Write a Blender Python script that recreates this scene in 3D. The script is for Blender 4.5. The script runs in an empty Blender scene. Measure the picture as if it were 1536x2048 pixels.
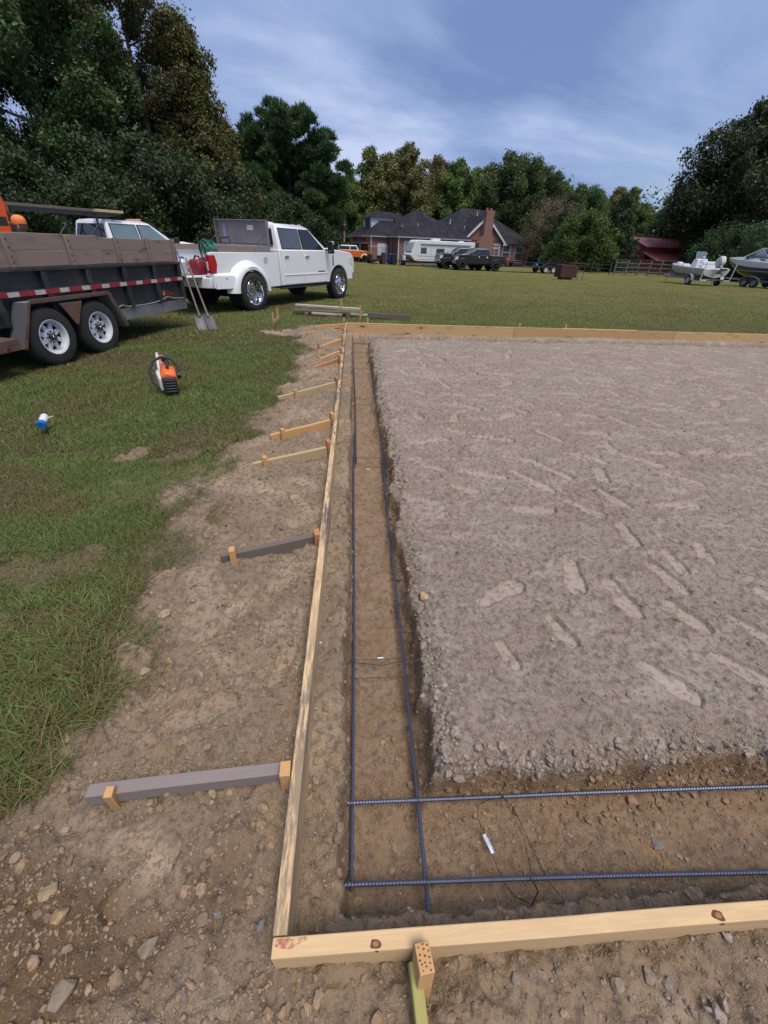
import bpy, math, random
import numpy as np
from mathutils import Matrix, Vector
S = bpy.context.scene
# ------------------------------------------------------------------ camera
cd = bpy.data.cameras.new('camera'); cam = bpy.data.objects.new('camera', cd); S.collection.objects.link(cam); S.camera = cam
cd.sensor_fit = 'VERTICAL'; cd.sensor_height = 36.0; cd.lens = 820/2048*36.0; cd.clip_start = 0.02; cd.clip_end = 3000
R3 = Matrix(((0.99762615, 0.00472027, -0.06870073), (-0.06015068, 0.54543414, -0.83599252), (0.03352562, 0.83814039, 0.54442329)))
cam.matrix_world = Matrix.Translation((0, 0, 1.65)) @ R3.to_4x4()
# ------------------------------------------------------------------ world
W = bpy.data.worlds.new('World'); S.world = W; W.use_nodes = True
nt = W.node_tree; nt.nodes.clear()
def N(t, **k):
    n = nt.nodes.new(t)
    for a, b in k.items(): setattr(n, a, b)
    return n
SUN_EL, SUN_AZ = math.radians(66), math.radians(150)     # azimuth clockwise from +Y
sky = N('ShaderNodeTexSky', sky_type='NISHITA'); sky.sun_disc = False; sky.sun_elevation = SUN_EL; sky.sun_rotation = SUN_AZ
bg1 = N('ShaderNodeBackground'); bg1.inputs[1].default_value = 0.10; nt.links.new(sky.outputs[0], bg1.inputs[0])
tc = N('ShaderNodeTexCoord'); sep = N('ShaderNodeSeparateXYZ'); nt.links.new(tc.outputs['Generated'], sep.inputs[0])
def M_(op, a, b=None, c=None):
    n = N('ShaderNodeMath', operation=op)
    for i, v in enumerate((a, b, c)):
        if v is None: continue
        if isinstance(v, (int, float)): n.inputs[i].default_value = v
        else: nt.links.new(v, n.inputs[i])
    return n.outputs[0]
zc = M_('MAXIMUM', sep.outputs[2], 0.0)
den = M_('ADD', zc, 0.36)
px = M_('DIVIDE', sep.outputs[0], den); py = M_('DIVIDE', sep.outputs[1], den)
cmb = N('ShaderNodeCombineXYZ'); nt.links.new(px, cmb.inputs[0]); nt.links.new(py, cmb.inputs[1])
mp = N('ShaderNodeMapping'); mp.inputs['Rotation'].default_value = (0, 0, math.radians(-25)); mp.inputs['Scale'].default_value = (0.55, 1.0, 1)
mp.inputs['Location'].default_value = (2.3, 5.1, 0)
nt.links.new(cmb.outputs[0], mp.inputs[0])
n1 = N('ShaderNodeTexNoise'); n1.inputs['Scale'].default_value = 1.35; n1.inputs['Detail'].default_value = 6; n1.inputs['Roughness'].default_value = 0.56; n1.inputs['Distortion'].default_value = 0.35
nt.links.new(mp.outputs[0], n1.inputs[0])
cr = N('ShaderNodeValToRGB'); e = cr.color_ramp.elements
e[0].position = 0.37; e[0].color = (0.145, 0.220, 0.425, 1); e[1].position = 0.61; e[1].color = (0.46, 0.53, 0.72, 1)
m1 = e.new(0.50); m1.color = (0.265, 0.352, 0.575, 1)
nt.links.new(n1.outputs[0], cr.inputs[0])
bg2 = N('ShaderNodeBackground'); bg2.inputs[1].default_value = 1.0; nt.links.new(cr.outputs[0], bg2.inputs[0])
# cover: nearly closed cloud deck, thin gap low in the north-east
n2 = N('ShaderNodeTexNoise'); n2.inputs['Scale'].default_value = 2.0; n2.inputs['Detail'].default_value = 4; nt.links.new(mp.outputs[0], n2.inputs[0])
dx = M_('SUBTRACT', sep.outputs[0], 0.55); low = M_('MULTIPLY', M_('SUBTRACT', 0.20, sep.outputs[2]), 5.0)
gap = M_('MULTIPLY', M_('SUBTRACT', 0.22, M_('ABSOLUTE', M_('SUBTRACT', sep.outputs[0], 0.56))), 6.0)
gapc = M_('MULTIPLY', M_('MINIMUM', M_('MAXIMUM', gap, 0.0), 1.0), M_('MINIMUM', M_('MAXIMUM', low, 0.0), 1.0))
gapn = M_('MULTIPLY', gapc, M_('MINIMUM', M_('MAXIMUM', M_('MULTIPLY', M_('SUBTRACT', n2.outputs[0], 0.38), 6.0), 0.0), 1.0))
cover = M_('SUBTRACT', 0.94, M_('MULTIPLY', gapn, 0.75))
mx = N('ShaderNodeMixShader'); nt.links.new(cover, mx.inputs[0]); nt.links.new(bg1.outputs[0], mx.inputs[1]); nt.links.new(bg2.outputs[0], mx.inputs[2])
wo = N('ShaderNodeOutputWorld'); nt.links.new(mx.outputs[0], wo.inputs[0])
# ------------------------------------------------------------------ sun behind cloud
sd = bpy.data.lights.new('sun', 'SUN'); sd.energy = 2.9; sd.angle = math.radians(32); sd.color = (1.0, 0.90, 0.75)
so = bpy.data.objects.new('sun', sd); S.collection.objects.link(so)
sv = Vector((math.sin(SUN_AZ)*math.cos(SUN_EL), math.cos(SUN_AZ)*math.cos(SUN_EL), math.sin(SUN_EL)))
so.rotation_euler = sv.to_track_quat('Z', 'Y').to_euler()
S.view_settings.view_transform = 'Standard'; S.view_settings.look = 'None'; S.view_settings.gamma = 1; S.view_settings.exposure = 0.34
S.render.engine = 'CYCLES'; S.cycles.max_bounces = 6; S.cycles.diffuse_bounces = 3; S.cycles.glossy_bounces = 3; S.cycles.transmission_bounces = 4; S.cycles.transparent_max_bounces = 8
S.cycles.use_denoising = True

# ================================================================== helpers
def col_link(o): S.collection.objects.link(o)
class MB:
    def __init__(s): s.V = []; s.F = []; s.I = []; s.T = None
    def add(s, vs, fs, mi=0):
        b = len(s.V)
        if s.T is not None: vs = [tuple(s.T @ Vector(v)) for v in vs]
        s.V += [tuple(v) for v in vs]; s.F += [tuple(b+i for i in f) for f in fs]; s.I += [mi]*len(fs); return s
    def box(s, x0, x1, y0, y1, z0, z1, mi=0):
        v = [(x, y, z) for x in (x0, x1) for y in (y0, y1) for z in (z0, z1)]
        return s.add(v, [(0, 1, 3, 2), (4, 6, 7, 5), (0, 4, 5, 1), (2, 3, 7, 6), (0, 2, 6, 4), (1, 5, 7, 3)], mi)
    def obox(s, c, d, rot=(0, 0, 0), mi=0):
        from mathutils import Euler
        m = Matrix.Translation(c) @ Euler(rot).to_matrix().to_4x4()
        v = [tuple(m @ Vector((x*d[0]/2, y*d[1]/2, z*d[2]/2))) for x in (-1, 1) for y in (-1, 1) for z in (-1, 1)]
        return s.add(v, [(0, 1, 3, 2), (4, 6, 7, 5), (0, 4, 5, 1), (2, 3, 7, 6), (0, 2, 6, 4), (1, 5, 7, 3)], mi)
    def cyl(s, p0, p1, r0, r1=None, n=12, mi=0, caps=True):
        return s.tube([p0, p1], [r0, r0 if r1 is None else r1], n, mi, caps)
    def tube(s, pts, r, n=8, mi=0, caps=True, closed=False):
        pts = [Vector(p) for p in pts]; k = len(pts)
        if not hasattr(r, '__len__'): r = [r]*k
        vs = []; fs = []; u = None
        for i, p in enumerate(pts):
            if closed: t = pts[(i+1) % k]-pts[i-1]
            else: t = pts[min(i+1, k-1)]-pts[max(i-1, 0)]
            if t.length < 1e-9: t = Vector((0, 0, 1))
            t.normalize()
            if u is None: u = t.orthogonal().normalized()
            else:
                u = u - t*u.dot(t)
                if u.length < 1e-6: u = t.orthogonal()
                u.normalize()
            w = t.cross(u)
            for j in range(n):
                a = 2*math.pi*j/n; vs.append(tuple(p+(u*math.cos(a)+w*math.sin(a))*r[i]))
        for i in range(k if closed else k-1):
            i2 = (i+1) % k
            for j in range(n): fs.append((i*n+j, i*n+(j+1) % n, i2*n+(j+1) % n, i2*n+j))
        if caps and not closed: fs.append(tuple(range(n-1, -1, -1))); fs.append(tuple((k-1)*n+j for j in range(n)))
        return s.add(vs, fs, mi)
    def prism(s, poly, a, b, plane='xz', mi=0):
        n = len(poly)
        f = {'xz': lambda p, q: (p[0], q, p[1]), 'xy': lambda p, q: (p[0], p[1], q), 'yz': lambda p, q: (q, p[0], p[1])}[plane]
        vs = [f(p, a) for p in poly]+[f(p, b) for p in poly]
        fs = [tuple(range(n)), tuple(range(2*n-1, n-1, -1))]+[(i, n+i, n+(i+1) % n, (i+1) % n) for i in range(n)]
        return s.add(vs, fs, mi)
    def lathe(s, prof, n=24, axis='y', c=(0, 0, 0), mi=0, closed=False, a0=0.0, a1=2*math.pi):
        vs = []; fs = []; k = len(prof); full = abs(a1-a0-2*math.pi) < 1e-6; m = n if full else n+1
        for j in range(m):
            a = a0+(a1-a0)*j/n; ca, sa = math.cos(a), math.sin(a)
            for r, t in prof:
                if axis == 'y': vs.append((c[0]+r*ca, c[1]+t, c[2]+r*sa))
                elif axis == 'z': vs.append((c[0]+r*ca, c[1]+r*sa, c[2]+t))
                else: vs.append((c[0]+t, c[1]+r*ca, c[2]+r*sa))
        for j in range(n):
            j2 = (j+1) % m
            for i in range(k if closed else k-1):
                i2 = (i+1) % k
                fs.append((j*k+i, j*k+i2, j2*k+i2, j2*k+i))
        return s.add(vs, fs, mi)
    def loft(s, rings, mi=0, caps=True, closed=True):
        n = len(rings[0]); vs = [p for r in rings for p in r]; fs = []
        for i in range(len(rings)-1):
            for j in range(n if closed else n-1): fs.append((i*n+j, i*n+(j+1) % n, (i+1)*n+(j+1) % n, (i+1)*n+j))
        if caps: fs.append(tuple(range(n-1, -1, -1))); fs.append(tuple((len(rings)-1)*n+j for j in range(n)))
        return s.add(vs, fs, mi)
    def build(s, name, mats, parent=None, bevel=0, smooth=35, loc=None, rot=None, seg=2):
        me = bpy.data.meshes.new(name); me.from_pydata(s.V, [], s.F)
        if not isinstance(mats, (list, tuple)): mats = [mats]
        for m in mats: me.materials.append(m)
        if len(mats) > 1: me.polygons.foreach_set('material_index', s.I)
        me.update()
        import bmesh
        bm = bmesh.new(); bm.from_mesh(me); bmesh.ops.recalc_face_normals(bm, faces=bm.faces); bm.to_mesh(me); bm.free()
        if smooth:
            me.polygons.foreach_set('use_smooth', [True]*len(me.polygons))
            try: me.set_sharp_from_angle(angle=math.radians(smooth))
            except Exception: pass
        o = bpy.data.objects.new(name, me); col_link(o)
        if parent is not None: o.parent = parent
        if loc is not None: o.location = loc
        if rot is not None: o.rotation_euler = rot
        if bevel:
            b = o.modifiers.new('bevel', 'BEVEL'); b.width = bevel; b.segments = seg; b.limit_method = 'ANGLE'; b.angle_limit = math.radians(38); b.harden_normals = False
        return o
def tag(o, label, cat, group=None, kind=None):
    if kind: o['kind'] = kind
    if label: o['label'] = label
    if cat: o['category'] = cat
    if group: o['group'] = group
    return o
def thing(name, label, cat, loc=(0, 0, 0), rz=0, group=None, scale=None):
    o = bpy.data.objects.new(name, None); o.empty_display_size = 0.2; col_link(o); o.location = loc; o.rotation_euler = (0, 0, rz)
    if scale: o.scale = (scale,)*3
    return tag(o, label, cat, group)
def copy_tree(o, parent=None):
    c = o.copy(); col_link(c); c.parent = parent
    for ch in o.children: copy_tree(ch, c)
    return c
def npmesh(name, V, F, mat, attrs=None, cols=None, smooth=False, parent=None):
    """V (n,3), F (m,k) numpy -> object"""
    me = bpy.data.meshes.new(name); V = np.asarray(V, np.float32); F = np.asarray(F, np.int32); k = F.shape[1]
    me.vertices.add(len(V)); me.vertices.foreach_set('co', V.ravel())
    me.loops.add(F.size); me.loops.foreach_set('vertex_index', F.ravel())
    me.polygons.add(len(F)); me.polygons.foreach_set('loop_start', np.arange(0, F.size, k, dtype=np.int32)); me.polygons.foreach_set('loop_total', np.full(len(F), k, np.int32))
    me.polygons.foreach_set('use_smooth', np.full(len(F), smooth, bool))
    me.update(calc_edges=True)
    for n, a in (attrs or {}).items():
        at = me.attributes.new(n, 'FLOAT', 'POINT'); at.data.foreach_set('value', np.asarray(a, np.float32).ravel())
    if cols is not None:
        at = me.attributes.new('Col', 'FLOAT_COLOR', 'POINT'); c4 = np.ones((len(V), 4), np.float32); c4[:, :3] = cols; at.data.foreach_set('color', c4.ravel())
    me.materials.append(mat)
    o = bpy.data.objects.new(name, me); col_link(o)
    if parent is not None: o.parent = parent
    return o

# ------------------------------------------------------------------ materials
class MT:
    def __init__(s, name):
        s.m = bpy.data.materials.new(name); s.m.use_nodes = True; s.t = s.m.node_tree; s.b = s.t.nodes['Principled BSDF']; s.c = None
    def n(s, t, **k):
        x = s.t.nodes.new(t)
        for a, b in k.items():
            if a in x.inputs.keys() if hasattr(x.inputs, 'keys') else False: x.inputs[a].default_value = b
            else: setattr(x, a, b)
        return x
    def l(s, a, b): s.t.links.new(a, b)
    def set(s, **k):
        for a, b in k.items():
            i = s.b.inputs[a.replace('_', ' ')]
            if hasattr(b, 'links') or isinstance(b, bpy.types.NodeSocket): s.l(b, i)
            else: i.default_value = b
        return s
    def obj(s, scale=(1, 1, 1), what='Object'):
        t = s.n('ShaderNodeTexCoord'); m = s.n('ShaderNodeMapping'); m.inputs['Scale'].default_value = scale; s.l(t.outputs[what], m.inputs[0]); return m.outputs[0]
    def noise(s, vec, scale=5, detail=4, rough=0.6, dist=0.0):
        x = s.n('ShaderNodeTexNoise'); x.inputs['Scale'].default_value = scale; x.inputs['Detail'].default_value = detail; x.inputs['Roughness'].default_value = rough; x.inputs['Distortion'].default_value = dist
        if vec is not None: s.l(vec, x.inputs['Vector'])
        return x.outputs[0]
    def vor(s, vec, scale=5, feature='F1', out=0):
        x = s.n('ShaderNodeTexVoronoi', feature=feature); x.inputs['Scale'].default_value = scale; s.l(vec, x.inputs['Vector']); return x.outputs[out]
    def ramp(s, f, stops):
        x = s.n('ShaderNodeValToRGB'); el = x.color_ramp.elements
        while len(el) < len(stops): el.new(0.5)
        for q, (p, c) in zip(el, stops):
            q.position = p; q.color = (c, c, c, 1) if isinstance(c, (int, float)) else tuple(c)+(1,)
        s.l(f, x.inputs[0]); return x.outputs[0]
    def mix(s, f, a, b, mode='MIX'):
        x = s.n('ShaderNodeMix', data_type='RGBA', blend_type=mode)
        for i, v in ((0, f), (6, a), (7, b)):
            if isinstance(v, bpy.types.NodeSocket): s.l(v, x.inputs[i])
            elif isinstance(v, (int, float)): x.inputs[i].default_value = v if i == 0 else (v, v, v, 1)
            else: x.inputs[i].default_value = tuple(v)+(1,)
        return x.outputs[2]
    def math(s, op, a, b=0.0, clamp=False):
        x = s.n('ShaderNodeMath', operation=op); x.use_clamp = clamp
        for i, v in ((0, a), (1, b)):
            if isinstance(v, bpy.types.NodeSocket): s.l(v, x.inputs[i])
            else: x.inputs[i].default_value = v
        return x.outputs[0]
    def attr(s, n): return s.n('ShaderNodeAttribute', attribute_name=n)
    def bump(s, h, strength=0.5, dist=0.01, nrm=None):
        x = s.n('ShaderNodeBump'); x.inputs['Strength'].default_value = strength; x.inputs['Distance'].default_value = dist; s.l(h, x.inputs['Height'])
        if nrm is not None: s.l(nrm, x.inputs['Normal'])
        s.l(x.outputs[0], s.b.inputs['Normal']); return x.outputs[0]
_mc = {}
def mat(name, c, rough=0.5, metal=0.0, var=0.12, sc=6, bump=0.0, coat=0.0, dirt=None, spec=None):
    if name in _mc: return _mc[name]
    k = MT(name); v = k.obj(); n = k.noise(v, sc, 5, 0.65)
    a = tuple(x*(1-var) for x in c); b = tuple(min(1, x*(1+var)) for x in c)
    colr = k.ramp(n, [(0.3, a), (0.7, b)])
    if dirt:
        n2 = k.noise(v, 2.3, 6, 0.7); colr = k.mix(k.ramp(n2, [(0.5, 0.0), (0.72, dirt[1])]), colr, dirt[0])
    k.set(Base_Color=colr, Metallic=metal); k.set(Roughness=k.math('ADD', k.math('MULTIPLY', n, 0.2), max(0.02, rough-0.1)))
    if coat: k.set(Coat_Weight=coat, Coat_Roughness=0.08)
    if spec is not None: k.b.inputs['Specular IOR Level'].default_value = spec
    if bump: k.bump(k.noise(v, sc*8, 4, 0.6), bump, 0.01)
    _mc[name] = k.m; return k.m
def glassmat(name, c=(0.02, 0.025, 0.03), rough=0.05):
    if name in _mc: return _mc[name]
    k = MT(name); n = k.noise(k.obj(), 3, 2); k.set(Base_Color=k.mix(n, c, tuple(x*1.6 for x in c)), Roughness=rough); k.b.inputs['Specular IOR Level'].default_value = 0.8
    _mc[name] = k.m; return k.m
def wood(name, light, dark, weather=0.0, dirt=0.0, knots=True, grain=1.0, dirtcol=(0.16, 0.13, 0.105)):
    """grain runs along local x"""
    if name in _mc: return _mc[name]
    k = MT(name); t = k.n('ShaderNodeTexCoord'); oi = k.n('ShaderNodeObjectInfo')
    add = k.n('ShaderNodeVectorMath', operation='ADD'); sc = k.n('ShaderNodeVectorMath', operation='SCALE'); cx = k.n('ShaderNodeCombineXYZ')
    k.l(oi.outputs['Random'], cx.inputs[0]); k.l(oi.outputs['Random'], cx.inputs[1]); k.l(oi.outputs['Random'], cx.inputs[2]); k.l(cx.outputs[0], sc.inputs[0]); sc.inputs['Scale'].default_value = 37.0
    k.l(t.outputs['Object'], add.inputs[0]); k.l(sc.outputs[0], add.inputs[1]); base = add.outputs[0]
    def mapd(s3):
        m = k.n('ShaderNodeMapping'); m.inputs['Scale'].default_value = s3; k.l(base, m.inputs[0]); return m.outputs[0]
    g1 = k.noise(mapd((0.9, 26, 26)), 1.6, 4, 0.6, 0.9)
    g2 = k.noise(mapd((2.0, 120, 120)), 2.0, 3, 0.6)
    f = k.ramp(g1, [(0.32, 0.0), (0.5, 0.45), (0.62, 0.1), (0.75, 1.0)])
    c = k.mix(f, light, dark); c = k.mix(k.math('MULTIPLY', g2, 0.35*grain), c, tuple(x*0.6 for x in dark))
    tone = k.noise(mapd((1.0, 3, 3)), 1.2, 3); c = k.mix(0.5, c, k.mix(tone, (0.75, 0.7, 0.66), (1.25, 1.22, 1.2)), 'MULTIPLY') if False else k.mix(k.math('MULTIPLY', tone, 0.35), c, tuple(x*0.72 for x in light))
    if knots:
        kv = k.vor(mapd((2.1, 6.5, 6.5)), 1.0); kk = k.ramp(kv, [(0.0, 1.0), (0.10, 0.9), (0.16, 0.0)]); c = k.mix(kk, c, (0.10, 0.035, 0.012))
        kr = k.ramp(kv, [(0.16, 0.0), (0.2, 0.5), (0.34, 0.0)]); c = k.mix(kr, c, tuple(x*0.7 for x in dark))
    if weather: c = k.mix(k.ramp(k.noise(mapd((0.7, 14, 14)), 2.0, 5, 0.7), [(0.25, weather*0.4), (0.7, weather)]), c, (0.19, 0.165, 0.155))
    if dirt:
        dn = k.noise(mapd((1.0, 7, 7)), 5.0, 7, 0.78); dm = k.noise(mapd((0.5, 1, 1)), 2.0, 2)
        c = k.mix(k.math('MULTIPLY', k.ramp(dn, [(0.42, 0.0), (0.52, 1.0)]), k.ramp(dm, [(0.35, dirt*0.35), (0.6, dirt)])), c, dirtcol)
    k.set(Base_Color=c, Roughness=0.78); k.b.inputs['Specular IOR Level'].default_value = 0.25
    k.bump(k.mix(0.5, g1, g2), 0.35, 0.003)
    _mc[name] = k.m; return k.m

# ------------------------------------------------------------------ numpy noise
rng = np.random.default_rng(7); random.seed(7)
_T = rng.random((256, 256)).astype(np.float32)
def vn(x, y, s=1.0, o=0):
    x = np.asarray(x, np.float64)*s+o*17.3+1000.37; y = np.asarray(y, np.float64)*s+o*9.1+1000.71
    xi = np.floor(x).astype(np.int64); yi = np.floor(y).astype(np.int64); fx = x-xi; fy = y-yi
    fx = fx*fx*(3-2*fx); fy = fy*fy*(3-2*fy)
    a = _T[xi % 256, yi % 256]; b = _T[(xi+1) % 256, yi % 256]; c = _T[xi % 256, (yi+1) % 256]; d = _T[(xi+1) % 256, (yi+1) % 256]
    return (a*(1-fx)+b*fx)*(1-fy)+(c*(1-fx)+d*fx)*fy-0.5
def fbm(x, y, s, oct=4, g=0.5, o=0):
    r = 0; a = 1.0
    for i in range(oct): r = r+a*vn(x, y, s*2**i, o+i*3); a *= g
    return r
_C = rng.random((4, 256, 256)).astype(np.float32)
def clods(x, y, cell, dens, o=0):
    """height of rounded lumps, 0..1 (x cell)"""
    X = x/cell+o*31.7+500; Y = y/cell+o*13.9+500; xi = np.floor(X).astype(np.int64); yi = np.floor(Y).astype(np.int64); h = np.zeros_like(X)
    for a in (-1, 0, 1):
        for b in (-1, 0, 1):
            i = (xi+a) % 256; j = (yi+b) % 256
            cx = xi+a+_C[0][i, j]; cy = yi+b+_C[1][i, j]; r = 0.2+0.42*_C[2][i, j]**2
            an = _C[3][i, j]*6.28; ux = (X-cx); uy = (Y-cy); p = ux*np.cos(an)+uy*np.sin(an); q = (-ux*np.sin(an)+uy*np.cos(an))*1.45
            d2 = (p*p+q*q)/(r*r); hh = np.where((_C[3][j, i] < dens) & (d2 < 1), np.sqrt(np.maximum(0, 1-d2))*r*0.55, 0)
            h = np.maximum(h, hh)
    return h*cell
def ss(a, b, x):
    t = np.clip((x-a)/(b-a), 0, 1); return t*t*(3-2*t)

# ================================================================== ground
EY = [-3, 0.2, 0.55, 0.75, 1.09, 1.5, 1.97, 2.7, 3.4, 4.1, 6, 8.2, 9.4, 10.7, 11.3, 12.0]
EX = [-6.0, -4.5, -1.55, -1.12, -1.20, -1.36, -1.40, -1.28, -1.25, -1.18, -1.05, -0.95, -1.35, -1.2, 0.2, 30]
PATCH = [(-1.98, 3.5, 0.13, 0.22, 'sand'), (-1.55, 3.1, 0.35, 0.45, 'thin'), (-3.2, 2.9, 0.9, 0.42, 'brown'), (-2.35, 2.62, 0.5, 0.25, 'brown'), (-1.62, 3.75, 0.3, 0.5, 'brown'),
         (-3.9, 6.9, 0.9, 0.5, 'brown'), (-1.75, 1.95, 0.28, 0.16, 'thin'), (-1.65, 1.55, 0.3, 0.1, 'thin'), (-1.35, 9.6, 0.5, 0.35, 'bare')]
def grassmask(x, y):
    ex = np.interp(y, EY, EX)
    w = fbm(x, y, 2.2, 5, 0.6, 3)*0.42
    g = ss(-0.24, 0.12, ex-x+w)
    g = np.maximum(g, ss(11.4, 11.9, y+fbm(x, y, 1.0, 3, 0.5, 5)*0.3)*np.ones_like(x))
    g = np.maximum(g, ss(10.55, 10.75, y+fbm(x, y, 1.5, 3, 0.5, 8)*0.25)*ss(-0.9, 0.6, x))
    g = np.where((x > 13.6) & (y < 11), ss(13.6, 14.2, x), g)
    # islands of grass in the dirt margin
    isl = ss(0.16, 0.26, fbm(x, y, 3.5, 3, 0.5, 12))*ss(0.55, 0.1, x-ex)*ss(0.85, 1.3, y)*ss(3.0, 2.2, y)
    g = np.maximum(g, isl*0.9)
    for cx, cy, rx, ry, kd in PATCH:
        d = ((x-cx)/rx)**2+((y-cy)/ry)**2+fbm(x, y, 6, 4, 0.6, 2)*2.4
        k = {'sand': .8, 'thin': 0.45, 'brown': 0.10, 'bare': 1.0}[kd]; g = g*(1-k*ss(1.15, 0.75, d))
    return g
FOOT = []   # x, y, heading, length
def sdbox(x, y, x0, x1, y0, y1):
    return np.maximum(np.maximum(x0-x, x-x1), np.maximum(y0-y, y-y1))
def ground(x, y, full=False):
    x = np.asarray(x, np.float64); y = np.asarray(y, np.float64)
    far = np.hypot(x, y); nearw = ss(16, 9, far)
    gm = grassmask(x, y)
    inner = ss(0.02, -0.02, sdbox(x, y, -0.206, 13.2, 0.29, 10.43))
    z = -0.0*x+fbm(x, y, 0.05, 2, 0.5, 1)*0.12*ss(14, 30, far) - 0.22*ss(22, 55, y)
    # outside dirt: mounds
    out = 0.012+fbm(x, y, 1.3, 4, 0.5, 20)*0.055+fbm(x, y, 6, 4, 0.6, 21)*0.03
    strip = ss(-1.6, -0.9, x)
    dirtz = out*nearw
    # hollows and ridge lower left
    dirtz = dirtz-0.05*np.exp(-(((x+0.62)/0.16)**2+((y-0.44)/0.13)**2))+0.035*np.exp(-(((x+1.05)/0.35)**2+((y-0.38)/0.12)**2))+0.045*np.exp(-(((x+1.7)/0.5)**2+((y-0.25)/0.2)**2))
    # mounds along the form and far corner
    dirtz = dirtz+0.025*np.exp(-((x+0.42)/0.3)**2)*ss(1.6, 4, y)*ss(10.8, 9, y)*(0.7+fbm(x, y, 2.2, 3, 0.5, 30))
    dirtz = dirtz+0.10*np.exp(-(((x+0.75)/0.5)**2+((y-9.6)/0.8)**2))
    z = z+dirtz*(1-gm)+gm*nearw*(fbm(x, y, 1.1, 3, 0.5, 40)*0.05)
    # slab bed
    bed = -0.085+fbm(x, y, 0.9, 4, 0.5, 50)*0.04
    # trenches
    jit = fbm(x, y, 3.0, 4, 0.55, 60)*0.09
    a = sdbox(x, y, -0.055, 0.325, 0.395, 10.25)+jit*np.where(x > 0.15, 1.0, 0.25)*np.where(y < 0.6, 0.4, 1)
    b = sdbox(x, y, -0.055, 12.9, 0.395, 0.775)+jit*np.where(y > 0.58, 0.7, 0.25)
    c = sdbox(x, y, -0.055, 12.9, 9.85, 10.25)+jit*0.5
    t = np.minimum(np.minimum(a, b), c)
    tr = ss(0.014, -0.018, t+fbm(x, y, 14, 4, 0.65, 61)*0.03)
    floorz = -0.325+fbm(x, y, 2.5, 4, 0.5, 70)*0.03+0.045*ss(-0.09, -0.015, t)
    # crumbled lip of the slab bed
    lip = ss(0.22, 0.03, t)*(x > 0.2)
    bed = bed-0.045*ss(0.16, 0.0, t)*(x > 0.1)*(y > 0.6)+lip*(fbm(x, y, 9, 3, 0.6, 71)*0.035)
    lw = ss(0.1, -0.2, x)*ss(0.6, 0.9, y)+ss(0.7, 0.55, y)
    bed = bed+(0.02*ss(0.1, 0.0, x))
    inz = bed*(1-tr)+floorz*tr
    z = z*(1-inner)+inz*inner
    hard = inner*(1-tr)*ss(0.25, 0.5, x)*ss(0.7, 0.95, y)
    foot = np.zeros_like(x)
    if full:
        loose = (1-gm)*nearw
        scuff = ss(0.02, 0.22, fbm(x, y*1.0, 2.4, 3, 0.5, 80))
        rg = (1-inner)*1.0+inner*(0.55+0.35*(1-scuff))*(1-0.45*tr)
        rough_ = 1+1.3*fbm(x, y, 30, 2, .6, 85); small = (clods(x, y, 0.024, 0.55, 1)+clods(x, y, 0.045, 0.45, 2))*rough_
        big = clods(x, y, 0.11, 0.35, 3)*(1+1.1*fbm(x, y, 14, 3, .6, 86))
        bigw = ss(-0.02, 0.25, fbm(x, y, 1.6, 3, 0.5, 81))
        z = z+loose*(small*rg*1.05+big*bigw*(0.85*(1-inner)+0.35*lip)+(fbm(x, y, 20, 3, 0.65, 82)*0.019-np.abs(fbm(x, y, 11, 4, 0.6, 84))*0.020)*rg)
        z = z+lip*(1-tr)*loose*clods(x, y, 0.075, 0.75, 5)*(1.2+1.5*fbm(x, y, 20, 3, .6, 87))
        # dragged lines in slab sand
        z = z+hard*nearw*(np.abs(fbm(x+0.3*y, y*3.2, 1.4, 4, 0.6, 83))*-0.022+0.004)
        # footprints
        for fx, fy, fa, fl in FOOT:
            sel = (np.abs(x-fx) < fl*0.8) & (np.abs(y-fy) < fl*0.8)
            if not sel.any(): continue
            X = x[sel]-fx; Y = y[sel]-fy; ca, sa = math.cos(fa), math.sin(fa)
            p = (X*ca+Y*sa)/(fl/2); q = -X*sa+Y*ca
            wd = min(fl, .32)*(0.185+0.016*np.sin((p+0.1)*2.6)-0.022*ss(.45, .1, np.abs(p+.2)))
            d = np.maximum(np.abs(p)**4.0+(np.abs(q)/wd)**3.5, 0)
            mk = ss(1.10, 0.90, d+fbm(x[sel], y[sel], 16, 2, .5, 88)*.35); rim = ss(2.2, 1.2, d)*(1-mk)
            base = -0.092 if False else np.median(z[sel])
            zz = z[sel]; flat = base-0.015+0.22*(zz-base)
            z[sel] = zz*(1-mk)+flat*mk+rim*0.007
            foot[sel] = np.maximum(foot[sel], mk)
        return z, gm, inner, tr, foot, t
    return z
def gzf(x, y): return float(ground(np.array([x]), np.array([y]))[0])
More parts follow.
